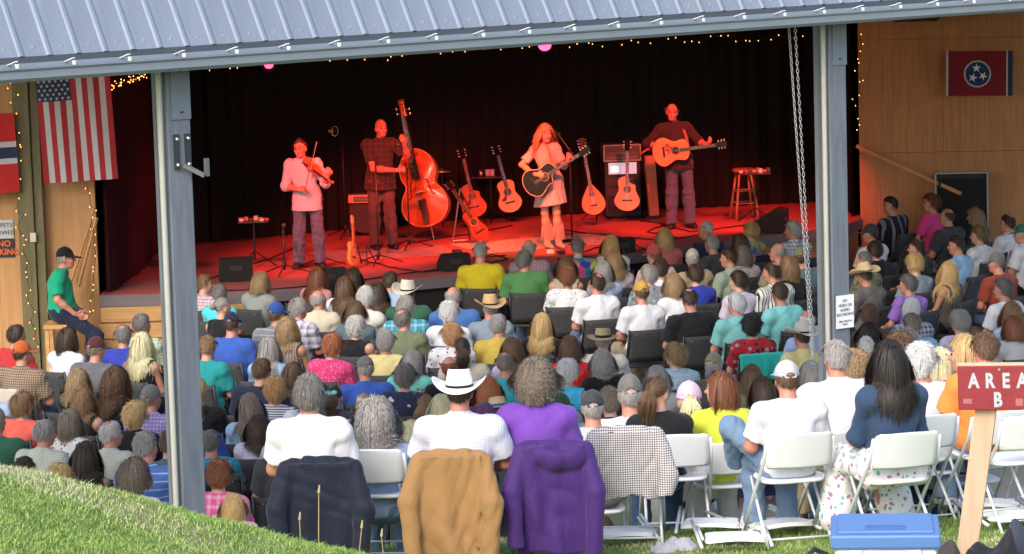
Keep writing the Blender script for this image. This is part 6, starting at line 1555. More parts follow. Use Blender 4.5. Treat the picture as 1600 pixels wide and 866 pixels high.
# px  y(top of head) body head-turn hair colour hat sleeve shirt collar skin | clothing phrase
AUD = """
25 506 M c short dark - s red 0 tan|red t-shirt against the plywood wall
33 528 H r short dark cap:orangecap s browncheck 1 ruddy|orange cap and brown checked shirt
98 512 F c bob dark - s white 0 fair|white top just below the person in emerald green
140 523 M r short greybrown cap:maroonc s grey 0 ruddy|maroon cap and dark grey shirt
196 507 M c thin salt - s royal 0 tan|blue t-shirt beside the light green checked shirt
223 489 M r short salt - s greencheck 1 ruddy|light green checked shirt near the post
217 521 F c long pale - n black 0 tan|black tank top with white straps
123 577 F c wavy dirty - s black 0 fair|black top directly below the dark grey shirt
176 578 F c curlylong brown - n black 0 tan|black strap top with bare shoulders near the post
139 603 F c wavy lightbrown - n black 0 fair|black sleeveless dress behind the black top
30 612 B r pixie lightbrown - s coral 0 fair|coral top behind the orange cap
235 596 M r short greybrown cap:greyc s purpleplaid 1 ruddy|grey cap and purple plaid shirt beside the post
212 627 F c pixie blonde - s black 0 fair|black top beside the purple plaid shirt
113 640 B c bob greybrown - s whitefloral 0 fair|white blouse with a red and black floral print
-3 632 H c short grey cap:khakic s dkgreen 0 tan|khaki hat and dark green shirt at the wall end
59 656 M r short grey - s palecheck 1 ruddy|pale checked shirt next to the dark green shirt
172 658 M r thin silver - s palecheck 1 ruddy|pale checked shirt next to the blue striped polo
129 690 F c long dark - n black 0 fair|black patterned sleeveless top between two pale checked shirts
234 672 M r short grey - s bluestripe 1 ruddy|blue polo with thin white stripes beside the post
207 718 F c curly greybrown - s white 0 fair|white top in the row behind the blue striped polo
38 714 M c short dark - s dgrey 0 fair|dark shirt half hidden by the grass bank
93 726 F c pixie blonde - s pinkcoral 0 fair|pink top almost hidden by the grass bank
-10 585 M c short grey - s paleblue 1 tan|pale blue shirt at the end of the orange cap row
262 672 M c short brown - s slate 1 fair|slate shirt mostly hidden behind the hook-bracket post
325 428 M r short lightbrown - s redplaid 0 fair|white and red plaid shirt at the stage edge
346 444 F c short salt - s turq 0 tan|turquoise top behind the small red plaid shirt
347 464 F c bun grey - n black 0 fair|black sleeveless top behind the turquoise top
406 425 B c bob dirty - s speckle 0 fair|grey speckled top right at the stage front
370 483 H c short dark cap:navy s blue 0 ruddy|navy cap and bright blue t-shirt
430 468 M r short brown cap:bluec s greystripe 1 tan|blue cap and grey striped polo
491 418 F c long auburn - s pink 0 fair|pink top directly in front of the fiddler
462 466 M r full grey - s blueplaid 1 ruddy|white and blue plaid shirt beside the blue cap
498 454 M r bald grey - s cream 1 ruddy|cream shirt behind the pink top
534 432 F c long brown - s white 0 fair|white top with long hair over it near the stage
551 419 F c long dark - s palepink 0 fair|pale pink top near the monitor wedge
568 446 M c full silver - l offwhite 0 fair|off-white jacket beside the olive top
554 471 F c bob brown - s slate 0 fair|slate blue top in front of the black sleeveless blouse
556 492 B c crop silver - n black 0 fair|black sleeveless blouse beside the pale yellow top
453 495 F c wavy dirty - n brownstripe 0 tan|brown striped sleeveless top behind the blue plaid shirt
417 528 F c long grey - s skyblue 0 fair|light blue top under long straight grey hair
511 522 B c crop red - s pinkprint 0 fair|hot pink patterned blouse
320 525 M c short lightbrown - s teal 0 fair|teal top beside the hook-bracket post
398 560 H c short brown - s navy 0 fair|navy shirt behind the light blue top
426 588 B c pixie straw - s navystripe 0 tan|white tee with navy stripes
464 566 F c long brown - s white 0 fair|white top beside the hot pink patterned blouse
388 615 F c long greybrown - s skyblue 0 fair|sky blue top behind the navy shirt
396 650 F c wavy dark - s lav 0 fair|lavender white top behind the sky blue top
314 590 M r short blonde - s black 0 tan|black t-shirt beside the hook-bracket post
306 630 M c short brown - s blue 1 fair|bright blue shirt half behind the hook-bracket post
338 670 B c short salt - s tealfloral 0 tan|teal floral dress
336 717 B c crop auburn - s pinkplaid 0 fair|pink plaid shirt near the grass bank
438 664 M c bald silver - s dgrey 0 ruddy|dark grey shirt beside the person in the navy jacket chair
449 637 M c short brown cap:white s palegrey 0 fair|white cap behind the navy striped tee
471 650 F c bob brown - s plum 0 fair|plum top beside the white cap
522 606 F c pony dark bow:turqpale s dgrey 0 fair|dark top with a mint green hair bow
563 614 F c pony blonde bow:white s palepink 0 fair|pale pink top with a white hair bow
604 424 M r short dark - s paleblue 1 tan|pale blue collared shirt at the stage front
588 442 F c long dark - s olive 0 fair|olive and yellow top in front of the slate blue top
641 434 M c short dark cowboy:cream s dkgreen 1 ruddy|cream cowboy hat and dark green shirt
634 462 M r full grey - s tealplaid 1 fair|teal plaid shirt behind the dark green shirt
637 482 M r thin salt - s olive 1 ruddy|olive green shirt behind the teal plaid shirt
755 378 H c short grey - s yellow 0 ruddy|yellow t-shirt alone in front of the guitar stands
710 448 H r bald grey - s midblue 1 ruddy|blue shirt behind the yellow t-shirt
702 470 B c crop white - s white 0 fair|white top behind the blue shirt
701 504 B c pixie straw - s whiteprint 0 fair|white shirt printed with small red and blue motifs
772 456 M l short grey cowboy:tan s steel 1 ruddy|tan straw cowboy hat tipped back
776 491 M r short grey - s mustard 1 tan|mustard shirt behind the tan cowboy hat
604 514 B c full grey - s paleyellow 0 tan|pale yellow top behind the olive green shirt
576 553 H l short grey cap:greyc s blue 1 ruddy|grey cap and bright blue polo
636 548 B l bob grey - s mint 0 fair|mint green printed blouse
625 569 B c crop salt - s hawaiian 0 fair|navy blouse with large pale flowers
728 528 M c pony dark - s cream 1 tan|cream shirt with a short ponytail
708 556 M c bald auburn - s black 0 ruddy|dark shirt in front of the white cowboy hat
795 550 M c thin greybrown - s tealb 0 tan|teal t-shirt to the left of the purple blouse
806 528 F c wavy brown - s lav 0 fair|lavender top beside the mustard shirt
763 590 F c bob red - s plum 0 fair|plum top behind the teal t-shirt
668 614 F c pony lightbrown - s maroon 0 fair|maroon top behind the navy flowered blouse
691 617 F l bob pale - s white 0 fair|white top tucked beside the big white cowboy hat
642 657 F c long pale - s lav 0 fair|lavender top of a child beside the big white cowboy hat
750 624 M c short dark cap:plum s maroon 0 fair|plum cap beside the boater hat
784 617 F c bob brown straw:STRAWB s pinkcoral 0 fair|boater hat with a bright blue band
830 375 M c bald grey - s redcheck 1 ruddy|red checked shirt below the singer
826 390 H r full salt - s green 0 ruddy|green t-shirt behind the red checked shirt
902 372 M c short salt - s tiedye 0 fair|rainbow tie-dye shirt at the stage front
953 368 F c long blonde - s white 0 fair|white top at the stage front below the singer
962 392 F c wavy dirty - s white 0 fair|white t-shirt behind the white top at the stage front
880 402 F c bob brown - n beigefloral 0 fair|beige floral sleeveless dress
881 415 B c crop auburn - s whitedots 0 tan|white blouse with tiny dark motifs
942 408 F r wavy grey - l paleblue 0 fair|pale blue long-sleeved shirt
929 426 M l thin dark - s white 1 ruddy|white collared shirt behind the pale blue long-sleeved shirt
997 437 M c short brown cap:mustcap s white 0 ruddy|mustard cap and white t-shirt
1017 413 M l full grey - s greyhawaii 1 tan|grey hawaiian shirt
1022 379 M c short brown cap:redc s palepink 0 ruddy|red cap at the stage front
1031 403 M c full dark - s white 0 fair|white shirt in front of the grey hawaiian shirt
1041 357 F c bob blonde - s pinkcoral 0 fair|coral blouse at the stage front
842 489 F c long blonde - s black 0 fair|black top under long blonde hair behind the green t-shirt
889 525 F c bob brown - s brightred 0 fair|bright red top
940 508 M c short grey straw:STRAWD s offwhite 1 ruddy|woven fedora and off-white shirt
942 547 F c bob grey - s black 0 fair|black top behind the woven fedora
877 561 B c crop white - n brightblue 0 fair|bright turquoise sleeveless top
866 594 M c short grey - s steel 0 fair|steel blue shirt behind the turquoise sleeveless top
881 611 M r short white cap:greencap s steel 0 ruddy|dark green cap between the purple blouse and grey cap
955 604 M c full greybrown - s navy 0 fair|navy shirt between the two grey caps on the lawn edge
1022 571 F c bob grey - s palegrey 0 fair|pale grey top beside the blue flowered blouse
1047 536 B l pixie dirty - s bluefloral 0 fair|pale blue flowered blouse
1097 345 M l buzz silver - s navy 0 ruddy|navy printed t-shirt at the feet of the guitarist
1116 367 M c short grey - s dgrey 0 tan|dark navy tee behind the navy printed t-shirt
1166 347 B c crop blonde - s rainbow 0 fair|multicoloured top at the stage front
1154 366 F c wavy brown - s pink 0 fair|dusty pink top behind the multicoloured top
1080 386 M r short grey cap:creamc s beige 0 ruddy|cream cap and beige shirt
1143 386 M l short dark - s sage 1 tan|sage green shirt
1163 384 F c bob greybrown - s palepink 0 fair|pale pink top beside the sage green shirt
1089 413 F c full dark - s royal 0 fair|royal blue top behind the beige shirt
1151 423 F l full dark - s lavcheck 0 fair|lavender checked blouse
1237 345 M l full silver - s whitewindow 1 ruddy|white windowpane shirt near the hoist chain
1207 380 M l bald grey - s beigefloral 1 ruddy|beige patterned shirt in front of the black striped shirt
1211 409 M l thin dark - s bwstripe 1 tan|white shirt with bold black stripes
1232 399 F c bob lightbrown - s black 0 tan|black top beside the black and white striped shirt
1256 382 M r short dark cap:olive s slate 0 tan|olive cap and slate shirt beside the hoist chain
1061 427 F c bob dirty - s white 0 fair|white top behind the royal blue top
1084 450 H c thin dark - s black 0 ruddy|black shirt filling a wide chair
1148 458 M l full white - s turqpale 1 ruddy|pale aqua collared shirt
1223 441 M c short dark - s aqua 0 tan|aqua t-shirt behind the black and white striped shirt
1176 489 B c crop black - s redpattern 0 fair|red and black patterned shirt
1119 547 M r short grey cap:khakic s taupe 0 ruddy|khaki flat cap behind the red patterned shirt
1249 501 M c short dark cowboy:creamf s paleyellow 1 ruddy|cream felt cowboy hat and yellow shirt
1262 483 M c bald white - s paleblue 0 ruddy|blue shirt in front of the yellow shirt
1164 570 F c long brown - s olive 0 fair|olive vest over white behind the teal towel
1196 587 F c long dark - s dgrey 0 fair|dark top between the olive vest and the mesh cap
1264 566 F c bob grey scarf:skyblue s palegrey 0 fair|pale blue head scarf
1393 306 H L short dark - s blackstripe 0 tan|black shirt with grey stripes beside the handrail
1446 302 B l crop auburn - s hotpink 0 ruddy|hot pink top by the plywood wall
1480 326 H l bald dark shades s dgrey 1 tan|charcoal polo with sunglasses pushed up
1525 324 F l wavy dirty shades s dgrey 0 fair|dark top under long hair with sunglasses pushed up
1574 334 M l thin dark - s white 1 ruddy|white polo by the black speaker cabinet
1598 348 M l short grey cap:tealg s white 1 ruddy|green cap and white shirt
1358 347 M l short dark cap:dkc s white 0 tan|dark cap and white t-shirt by the stage side
1525 353 F l full lightbrown - s white 0 fair|white blouse behind the long dark top
1495 368 M l short dark - s skyblue 1 tan|light blue collared shirt
1430 372 M l thin dark - s black 0 ruddy|black shirt in front of the grey-green top
1425 397 B c crop blonde - s steel 0 fair|grey-green top behind the black shirt
1476 409 F c long blonde - n taupe 0 tan|taupe sleeveless top under long blonde hair
1560 391 M l short greybrown cap:greyc s rust 0 ruddy|grey cap and rust red shirt
1351 393 M c buzz salt - s camo 0 ruddy|camouflage shirt beside the notice post
1369 376 F c full dark - s black 0 fair|black top behind the dark cap
1354 408 M c short dark cowboy:straw s darkcheck 1 tan|straw cowboy hat and dark checked shirt
1417 429 B l full salt - s violet 0 tan|purple t-shirt in the row behind the grey-green top
1566 434 M l full salt - s white 0 tan|white t-shirt behind the rust red shirt
1415 466 M r full white - s navyplaid 1 ruddy|navy plaid shirt behind the purple t-shirt
1432 489 M c short greybrown - s skyblue 1 fair|pale blue shirt behind the navy plaid shirt
1353 474 F c full brown - s brown 0 fair|brown top behind the dark checked shirt
1350 504 F c bob black - s burgundy 0 fair|burgundy top behind the brown top
1495 483 B c crop grey - s lav 0 fair|lavender white shirt in front of the dark empty chair
1513 509 F l pony brown - s pink 0 fair|dusty pink top behind the lavender white shirt
1573 472 F c wavy lightbrown - s bluefloral 0 fair|blue flowered top behind the white t-shirt
1579 494 B c bob auburn - s palegrey 0 fair|pale grey top behind the blue flowered top
1351 526 M c buzz silver - s white 0 fair|white tee in the row behind the burgundy top
1416 511 M c full grey - s steel 0 fair|steel shirt behind the pale blue shirt
"""
HATM = dict(cream=FELTC, tan=TANST, STRAWB=STRAWM, STRAWD=mat('dark_straw', (0.33, 0.26, 0.15), 0.8, var=0.2, nscale=60, bstr=0.5, bscale=140), creamf=FELTC, straw=STRAWM)
people = []
for ln in AUD.strip().split('\n'):
    a, phrase = ln.split('|'); f = a.split(); people.append([float(f[0]), float(f[1]), *f[2:], phrase])
H0 = {None: 1.285}
def top_extra(hat, hair):
    if hat.startswith('cap'): return 0.035
    if hat.startswith('cowboy'): return 0.055
    if hat.startswith('straw'): return 0.045
    return {'curly': 0.03, 'crop': 0.02, 'full': 0.014, 'pixie': 0.018, 'bald': 0.0}.get(hair, 0.008)
pos = []
rga = random.Random(21)
for p in people:
    px, py, typ, yw, hair, hc, hat = p[:7]
    ht = (1.34 if typ in 'MH' else 1.28)*rga.uniform(0.98, 1.02)+top_extra(hat, hair)
    if px in (325.0, 642.0, 522.0, 563.0): ht *= 0.86
    v = onz(px, py, ht); pos.append([v.x, v.y, px, py, ht])
for it in range(160):       # slide people along their own sight lines until nobody overlaps
    for i in range(len(pos)):
        for j in range(i):
            a, b = pos[i], pos[j]; dx = abs(a[0]-b[0]); dy = a[1]-b[1]
            need = 0.80*(1-smooth(0.30, 0.56, dx))
            if abs(dy) < need:
                s = (need-abs(dy))*0.25*(1 if dy >= 0 else -1)
                for q, sg_ in ((a, 1), (b, -1)):
                    Y = q[1]+s*sg_; v = at(q[2], q[3], Y)
                    if 0.88 < v.z/q[4] < 1.10 and Y > 25.9: q[0], q[1] = v.x, Y
def stage_front(x): return float(np.interp(x, [f_[0] for f_ in front], [f_[1] for f_ in front]))
for q in pos:               # nobody sits inside the stage
    for _ in range(60):
        if q[1] > 45.5: q[1] -= 0.05; v = at(q[2], q[3], q[1]); q[0] = v.x
        if q[1] > stage_front(q[0])-0.62 and q[0] < 4.9: q[1] -= 0.05; v = at(q[2], q[3], q[1]); q[0] = v.x
TARGET = Vector((0.3, 43.5))
def face_rz(x, y): return max(-0.75, min(0.75, -math.atan2(TARGET.x-x, max(TARGET.y-y, 3.0))))
def person_obj(label, group=None): return label
for p, q in zip(people, pos):
    px, py, typ, yw, hair, hc, hat, slv, sh, col, skin, phrase = p
    if yw == 'c': yw = rga.choice('ccabd')
    me, J = get_body(typ, yw)
    z = at(q[2], q[3], q[1]).z; ex = top_extra(hat, hair); sc = (z-ex)/1.30
    x, y = q[0], q[1]; rz = face_rz(x, y)+rga.uniform(-0.2, 0.2)
    o = inst('person', me, None, (x, y, 0.0), (rga.uniform(-0.05, 0.04), rga.uniform(-0.05, 0.05), rz), sc, SKINS[skin])
    o.scale = (1.0*(0.5*sc+0.5), 1.0*(0.5*sc+0.5), sc)
    tag(o, 'seated person in '+phrase, 'person', 'audience seated under the pavilion')
    inst('shirt', get_shirt(typ, slv, col == '1'), o, m=shirtm(sh))
    inst('trousers', get_trou(typ), o, m=MATS['cloth_'+rga.choice(['denim', 'denim', 'black', 'khaki', 'navy'])])
    kind, _, arg = hat.partition(':')
    if kind == 'cap': dress_head(o, J, hair, hc, 'cap', shirtm(arg))
    elif kind == 'cowboy': dress_head(o, J, hair, hc, 'cowboy', HATM[arg])
    elif kind == 'straw': dress_head(o, J, hair, hc, 'straw', HATM[arg], shirtm('blue') if arg == 'STRAWB' else MATS['cloth_black'])
    elif kind in ('bow', 'scarf'): dress_head(o, J, hair, hc, kind, shirtm(arg))
    elif kind == 'shades': dress_head(o, J, hair, hc, 'shades')
    else: dress_head(o, J, hair, hc)
    short = ' '.join(phrase.split()[:9])
    pavilion_chair((x, y, 0), rz, 'dark mesh chair under person in '+short)
# empty dark chairs that show between the people
for px, py, lab in ((1087, 522, 'empty charcoal mesh chair behind the wide black shirt'), (1502, 470, 'empty charcoal mesh chair behind the taupe sleeveless top'), (668, 558, 'empty charcoal mesh chair behind the white printed shirt'), (1420, 480, 'empty charcoal mesh chair behind the purple t-shirt'),
                    (1405, 385, 'empty charcoal mesh chair behind the black striped shirt'), (1533, 400, 'empty charcoal mesh chair beside the grey cap and rust shirt'), (520, 580, 'empty charcoal mesh chair behind the hot pink patterned blouse'), (420, 545, 'empty charcoal mesh chair behind the navy cap and blue t-shirt')):
    v = onz(px, py, 0.85)
    ok = True
    for q in pos:
        if abs(q[0]-v.x) < 0.5 and abs(q[1]-v.y-0.1) < 0.55: ok = False
    if ok: pavilion_chair((v.x, v.y+0.3, 0), face_rz(v.x, v.y), lab)

# ================================================================== PEOPLE ON THE LAWN
def onlawn(px, py, y0=15.0, y1=24.5):
    for Y in np.arange(y0, y1, 0.02):
        p = at(px, py, Y)
        if p.z <= lz(p.x, Y): return Vector((p.x, Y, lz(p.x, Y)))
    return at(px, py, y1)
SHOE = shoe_mesh()
LAWN = """
482 584 19.2 M c full salt - s white 1 tan denim|white shirt with a navy jacket on the chair back
586 629 19.9 F c curlylong grey - s paleblue 0 fair lightdenim|light blue shirt between the navy and tan jackets
717 571 19.2 H c short dark cowboy:FELTW s bluecheck 1 ruddy denim|large white cowboy hat and fine blue checked shirt
836 560 19.3 B c curly greybrown - s purple 0 fair denim|purple t-shirt with a purple jacket on the chair
925 604 21.7 M c short grey cap:dkc s palegrey 0 ruddy khaki|dark grey leather cap and pale grey shirt
983 580 22.3 M c short grey cap:greyc s white 0 ruddy khaki|washed grey cap and white t-shirt
1027 588 20.9 F r pony brown - s black 0 fair denim|black t-shirt with a long ponytail
1076 593 21.8 F c pony pale cap:pinkcap s palepink 0 fair denim|pink cap with a blonde ponytail
1124 581 21.2 F L bob auburn shades s lime 0 fair white|lime yellow top with sunglasses on the head
1228 557 19.8 M c buzz brown cap:TRUCK s white 0 ruddy lightdenim|white mesh cap and white t-shirt
1305 531 21.1 H c short grey - s white 1 ruddy khaki|white polo in front of the notice post
1335 546 21.9 F c crop dirty - s steel 0 fair denim|grey-blue top beside the white polo
1388 532 19.4 F c long black - l denim 0 tan floralskirt|dark denim jacket and floral skirt
1405 519 21.8 B c crop brown - s palepink 0 fair denim|pale pink top hidden by the dark denim jacket
1438 534 21.1 B r crop white - s white 0 ruddy denim|white shirt beside the dark denim jacket
1468 545 21.8 F c long pale - s navy 0 fair denim|navy top under long blonde hair on the lawn
1507 523 21.5 F L bob blonde - s pinkcoral 0 fair denim|coral top leaning over beside the orange t-shirt
1538 518 20.7 H c short brown - s orange 0 ruddy lightdenim|orange t-shirt behind the red area sign
"""
def truck_cap():
    m, nt, bs = _nodes('trucker_mesh'); v = coords(nt)
    vo = N(nt, 'ShaderNodeTexVoronoi'); vo.inputs['Scale'].default_value = 220; nt.links.new(v, vo.inputs['Vector'])
    c = mixc(nt, vo.outputs['Distance'], (0.62, 0.64, 0.68), (0.36, 0.38, 0.42)); nt.links.new(c, bs.inputs['Base Color']); bs.inputs['Roughness'].default_value = 0.8
    return m
TRUCK = truck_cap()
lawn_pos = {}
for ln in LAWN.strip().split('\n'):
    a, phrase = ln.split('|'); f = a.split(); px, py, d = map(float, f[:3]); typ, yw, hair, hc, hat, slv, sh, col, skin, tr = f[3:]
    me, J = get_body(typ, yw); v = at(px, py, d); g = lz(v.x, d); ex = top_extra(hat, hair)
    sc = min(1.12, max(0.88, (v.z-ex-g)/1.30)); z0 = v.z-ex-1.30*sc; rz = face_rz(v.x, d)+rga.uniform(-0.08, 0.08)
    if px > 1200: rz += 0.18
    o = inst('person', me, None, (v.x, d, z0), (0, 0, rz), 1.0, SKINS[skin]); o.scale = (1.0*(0.5*sc+0.5), 1.0*(0.5*sc+0.5), sc)
    tag(o, 'person on the lawn in '+phrase, 'person', 'people on white chairs on the lawn')
    inst('shirt', get_shirt(typ, slv, col == '1'), o, m=shirtm(sh))
    if px == 1388:
        S = Sculpt((-0.34, -0.3, 0.02), (0.34, 0.62, 0.70), 0.014, 0.05); S.ell((0, 0.0, 0.55), (0.20, 0.16, 0.12)); S.cone((0.10, 0.05, 0.50), (0.15, 0.45, 0.48), 0.11, 0.09, k=0.08); S.cone((-0.10, 0.05, 0.50), (-0.15, 0.45, 0.48), 0.11, 0.09, k=0.08)
        S.cone((0.15, 0.45, 0.46), (0.20, 0.40, 0.12), 0.09, 0.12, k=0.08); S.cone((-0.15, 0.45, 0.46), (-0.20, 0.40, 0.12), 0.09, 0.12, k=0.08); S.cone((-0.15, -0.06, 0.47), (0.15, -0.06, 0.47), 0.09, 0.09); S.wrinkle(0.008, 4)
        inst('skirt', S.mesh('skirt', MATS['cloth_white']), o, m=shirtm('floralskirt')); inst('undershirt', MB().box((0, -0.115, 0.60), (0.30, 0.05, 0.09), bev=0.02).mesh('undershirt', shirtm('turqpale')), o)
    else: inst('trousers', get_trou(typ), o, m=shirtm(tr) if tr in SPEC else MATS['cloth_'+tr])
    for s in '01':
        t = J['to'+s]; inst('shoe', SHOE, o, (J['an'+s][0], J['an'+s][1]+0.02, 0.0), m=MATS['shoe_dark' if px % 2 else 'shoe_white'])
    kind, _, arg = hat.partition(':')
    if kind == 'cap': dress_head(o, J, hair, hc, 'cap', TRUCK if arg == 'TRUCK' else shirtm(arg))
    elif kind == 'cowboy': dress_head(o, J, hair, hc, 'cowboy', FELTW)
    elif kind: dress_head(o, J, hair, hc, 'shades' if kind == 'shades' else None)
    cx_ = at({482.0: 505, 717.0: 707, 836.0: 864, 1027.0: 1052}.get(px, px), py, d).x
    ch = folding_chair((cx_, d, lz(cx_, d)), rz, 'white folding chair under person in '+' '.join(phrase.split()[:9]))
    # keep the four feet near the slope
    lawn_pos[px] = (cx_, d, lz(cx_, d), rz)
# the raised, crossed leg of the person in the mesh cap
S = Sculpt((-0.62, -0.15, 0.2), (0.1, 0.62, 0.95), 0.012, 0.04); S.cone((-0.06, 0.02, 0.54), (-0.30, 0.30, 0.80), 0.092, 0.075); S.cone((-0.30, 0.30, 0.80), (-0.22, 0.52, 0.50), 0.075, 0.055); S.wrinkle(0.005, 8, n=7)
# (part of the trousers: child of that person)
for o in bpy.data.objects:
    if o.name.startswith('person') and o.get('label', '').endswith('white mesh cap and white t-shirt'): inst('raised_trouser_leg', S.mesh('raised_trouser_leg', shirtm('lightdenim')), o)
# blonde child by the post, and an empty chair beside
v = onz(364, 775, 1.08); me, J = get_body('F', 'c')
o = inst('person', me, None, (v.x, v.y, 0.0), (0, 0, 0.0), 0.84, SKINS['fair']); tag(o, 'child in a pale pink top beside an empty white chair by the post', 'person')
inst('shirt', get_shirt('F', 's', False), o, m=shirtm('palepink')); inst('trousers', get_trou('F'), o); dress_head(o, J, 'bob', 'blonde')
pavilion_chair((v.x, v.y, -0.05), 0.0, 'dark mesh chair under the child in a pale pink top')
v = onz(334, 792, 0.79); folding_chair((v.x, v.y+0.29, 0.0), 0.05, 'empty white folding chair beside the hook-bracket post')
# empty and part-hidden lawn chairs
for px, py, d, dr, lab in ((981, 690, 20.1, -0.05, 'white folding chair with a gingham shirt hung over it'), (1598, 640, 19.9, 0.15, 'empty white folding chair beside the orange t-shirt'), (1430, 640, 20.4, 0.2, 'empty white folding chair to the right of the denim jacket')):
    v = at(px, py, d-0.29); g = lz(v.x, d); rz = face_rz(v.x, d)+dr; folding_chair((v.x, d, g), rz, lab)
    if px == 981: lawn_pos['gingham'] = (v.x, d, g, rz)
# folded white chairs lying flat on the grass
def folded(px, py, dr, lab):
    p = onlawn(px, py); e = empty('folded_chair', tuple(p+Vector((0, 0, 0.012))), dr, lab, 'chair', 'folded white chairs lying on the lawn')
    out = []
    for k in range(24):
        a = 2*math.pi*k/24; c, s = math.cos(a), math.sin(a); r = 1/(abs(c)**4+abs(s)**4)**0.25; out.append((0.19*c*r, 0.085*s*r))
    b = MB(); b.add([(x, y, 0.045+0.02*(1-(x/0.2)**2)) for x, y in out]+[(x*0.97, y*0.97, 0.07+0.02*(1-(x/0.2)**2)) for x, y in out], [tuple(range(23, -1, -1)), tuple(range(24, 48))]+[(i, (i+1) % 24, 24+(i+1) % 24, 24+i) for i in range(24)]); b.build('back_panel', WPL, e, angle=50)
    b = MB(); b.add([(x*0.9, y*0.8+0.30, 0.02) for x, y in out]+[(x*0.9, y*0.8+0.30, 0.035) for x, y in out], [tuple(range(23, -1, -1)), tuple(range(24, 48))]+[(i, (i+1) % 24, 24+(i+1) % 24, 24+i) for i in range(24)]); b.build('seat', WPL, e, angle=50)
    for s in (-1, 1):
        MB().tube([(s*0.215, -0.10, 0.035), (s*0.225, 0.80, 0.02)], 0.0115, 6).build('long_leg', WTU, e, True); MB().tube([(s*0.19, 0.2, 0.02), (s*0.2, 0.74, 0.012)], 0.0105, 6).build('short_leg', WTU, e, True)
for i, (px, py, dr) in enumerate(((975, 853, 0.1), (1110, 838, -0.1), (1150, 861, 0.0), (1225, 838, 0.3), (1545, 806, -0.15), (1590, 826, 0.1))):
    folded(px, py, dr, 'folded white chair lying on the grass '+('before the gingham shirt chair', 'beyond the grey hoodie', 'between the hoodie and the mesh cap chair', 'behind the mesh cap chair', 'beside the sign post', 'next to the heap of dark jackets')[i])

# ------------------------------------------------------------------ clothes hung over chairs
FOLD_Z = 0.95
def hang(name, loc, m, label, cat, length=0.62, width=0.24, sleeves=True, hood=False, seed=0, thick=0.024, amp=0.012, sl_len=0.56, asym=0.0):
    x, y, z, rz = loc
    S = Sculpt((-0.46, -0.55, 0.0), (0.46, -0.1, 0.95), 0.010, 0.03)
    top = 0.775; bz = max(0.06, top-length)
    S.cone((-width*0.80, -0.275, top-0.012), (width*0.80, -0.275, top-0.012), 0.032, 0.032)
    S.panel(top-0.005, bz, width*0.88, width*1.12, -0.335, thick, amp, seed, k=0.02)
    S.panel(top-0.005, top-0.30, width*0.88, width*0.92, -0.215, thick*0.8, amp*0.5, seed+1, k=0.02)
    if sleeves:
        for s in (-1, 1):
            dz = asym*s; a = (s*(width*0.94), -0.30, top-0.04); b_ = (s*(width+0.05), -0.375, top-0.28); c = (s*(width+0.02+0.03*asym*10), -0.405, max(0.09, top-sl_len-dz))
            S.cone(a, b_, 0.052, 0.060, k=0.02, flat=(1, 1.25, 1)); S.cone(b_, c, 0.060, 0.050, k=0.02, flat=(1, 1.25, 1), clip=(c, (0, 0, -1)))
    if hood: S.ell((0.05, -0.365, top-0.07), (0.15, 0.055, 0.085), k=0.02); S.ell((0.05, -0.372, top-0.01), (0.10, 0.05, 0.04), k=0.02, op='s')
    else: S.cone((-0.09, -0.30, top+0.012), (0.09, -0.30, top+0.012), 0.022, 0.022, k=0.02)
    S.wrinkle(0.004, seed, (0.06, 0.18), 6, (1, 0.5, 0.25))
    o = inst(name, S.mesh(name, m), None, (x, y, z), (0, 0, rz)); tag(o, label, cat); return o
NAVYJ = cloth('navy_jacket', (0.011, 0.015, 0.030), rough=0.7); TANJ = cloth('tan_jacket', (0.33, 0.185, 0.075)); PURJ = cloth('purple_jacket', (0.055, 0.020, 0.145), rough=0.65)
hang('navy_jacket', lawn_pos[482.0], NAVYJ, 'navy jacket hung over the back of a white chair', 'jacket', 0.68, 0.215, seed=2, amp=0.017)
tj = hang('tan_jacket', lawn_pos[717.0], TANJ, 'tan canvas work jacket hung over a chair back', 'jacket', 0.62, 0.205, seed=5, amp=0.016, sl_len=0.66)
MB().lathe([(0.012, 0), (0.010, 0.006)], 8, (0.15, -0.375, 0.22), rotM('X', R(90))).build('snap_button', STEELB, tj)
hang('purple_jacket', lawn_pos[836.0], PURJ, 'purple hooded jacket hung over a chair back', 'jacket', 0.66, 0.205, hood=True, seed=14, amp=0.018, asym=0.03, sl_len=0.64)
hang('gingham_shirt', lawn_pos['gingham'], cloth('gingham_cloth', (0.72, 0.70, 0.70), 'check', (0.06, 0.045, 0.05), 0.48), 'black and white gingham shirt draped on a white chair', 'shirt', 0.42, 0.21, seed=12, thick=0.018, amp=0.008, sl_len=0.40)
def near_chair(phrase):
    for o in bpy.data.objects:
        if o.name.startswith('audience_chair') and phrase in o.get('label', ''): return o
c = near_chair('orange cap'); 
if c: hang('cream_cloth', (c.location.x, c.location.y-0.02, 0.03), None or (0, 0, 0), '', '') if False else None
def towel(phrase, m, label, w, h, name, dz=0.0):
    c = near_chair(phrase)
    if c is None: return
    S = Sculpt((-0.34, -0.5, 0.1), (0.34, -0.1, 1.0), 0.012, 0.02); t = 0.875+dz
    S.cone((-w, -0.30, t-0.01), (w, -0.30, t-0.01), 0.022, 0.022); S.rbox((0, -0.33, t-h/2), (w, 0.003, h/2), 0.016); S.wrinkle(0.004, 3, (0.08, 0.2), 8, (1, 0.6, 0.3))
    o = inst(name, S.mesh(name, m), None, tuple(c.location), tuple(c.rotation_euler)); tag(o, label, 'cloth')
towel('orange cap', cloth('cream_towel', (0.52, 0.47, 0.38)), 'cream cloth hung over the chair of the orange cap', 0.12, 0.26, 'cream_cloth')
towel('red and black patterned', cloth('teal_towel', (0.03, 0.50, 0.44)), 'bright teal towel spread over a chair back', 0.225, 0.26, 'teal_towel', 0.02)
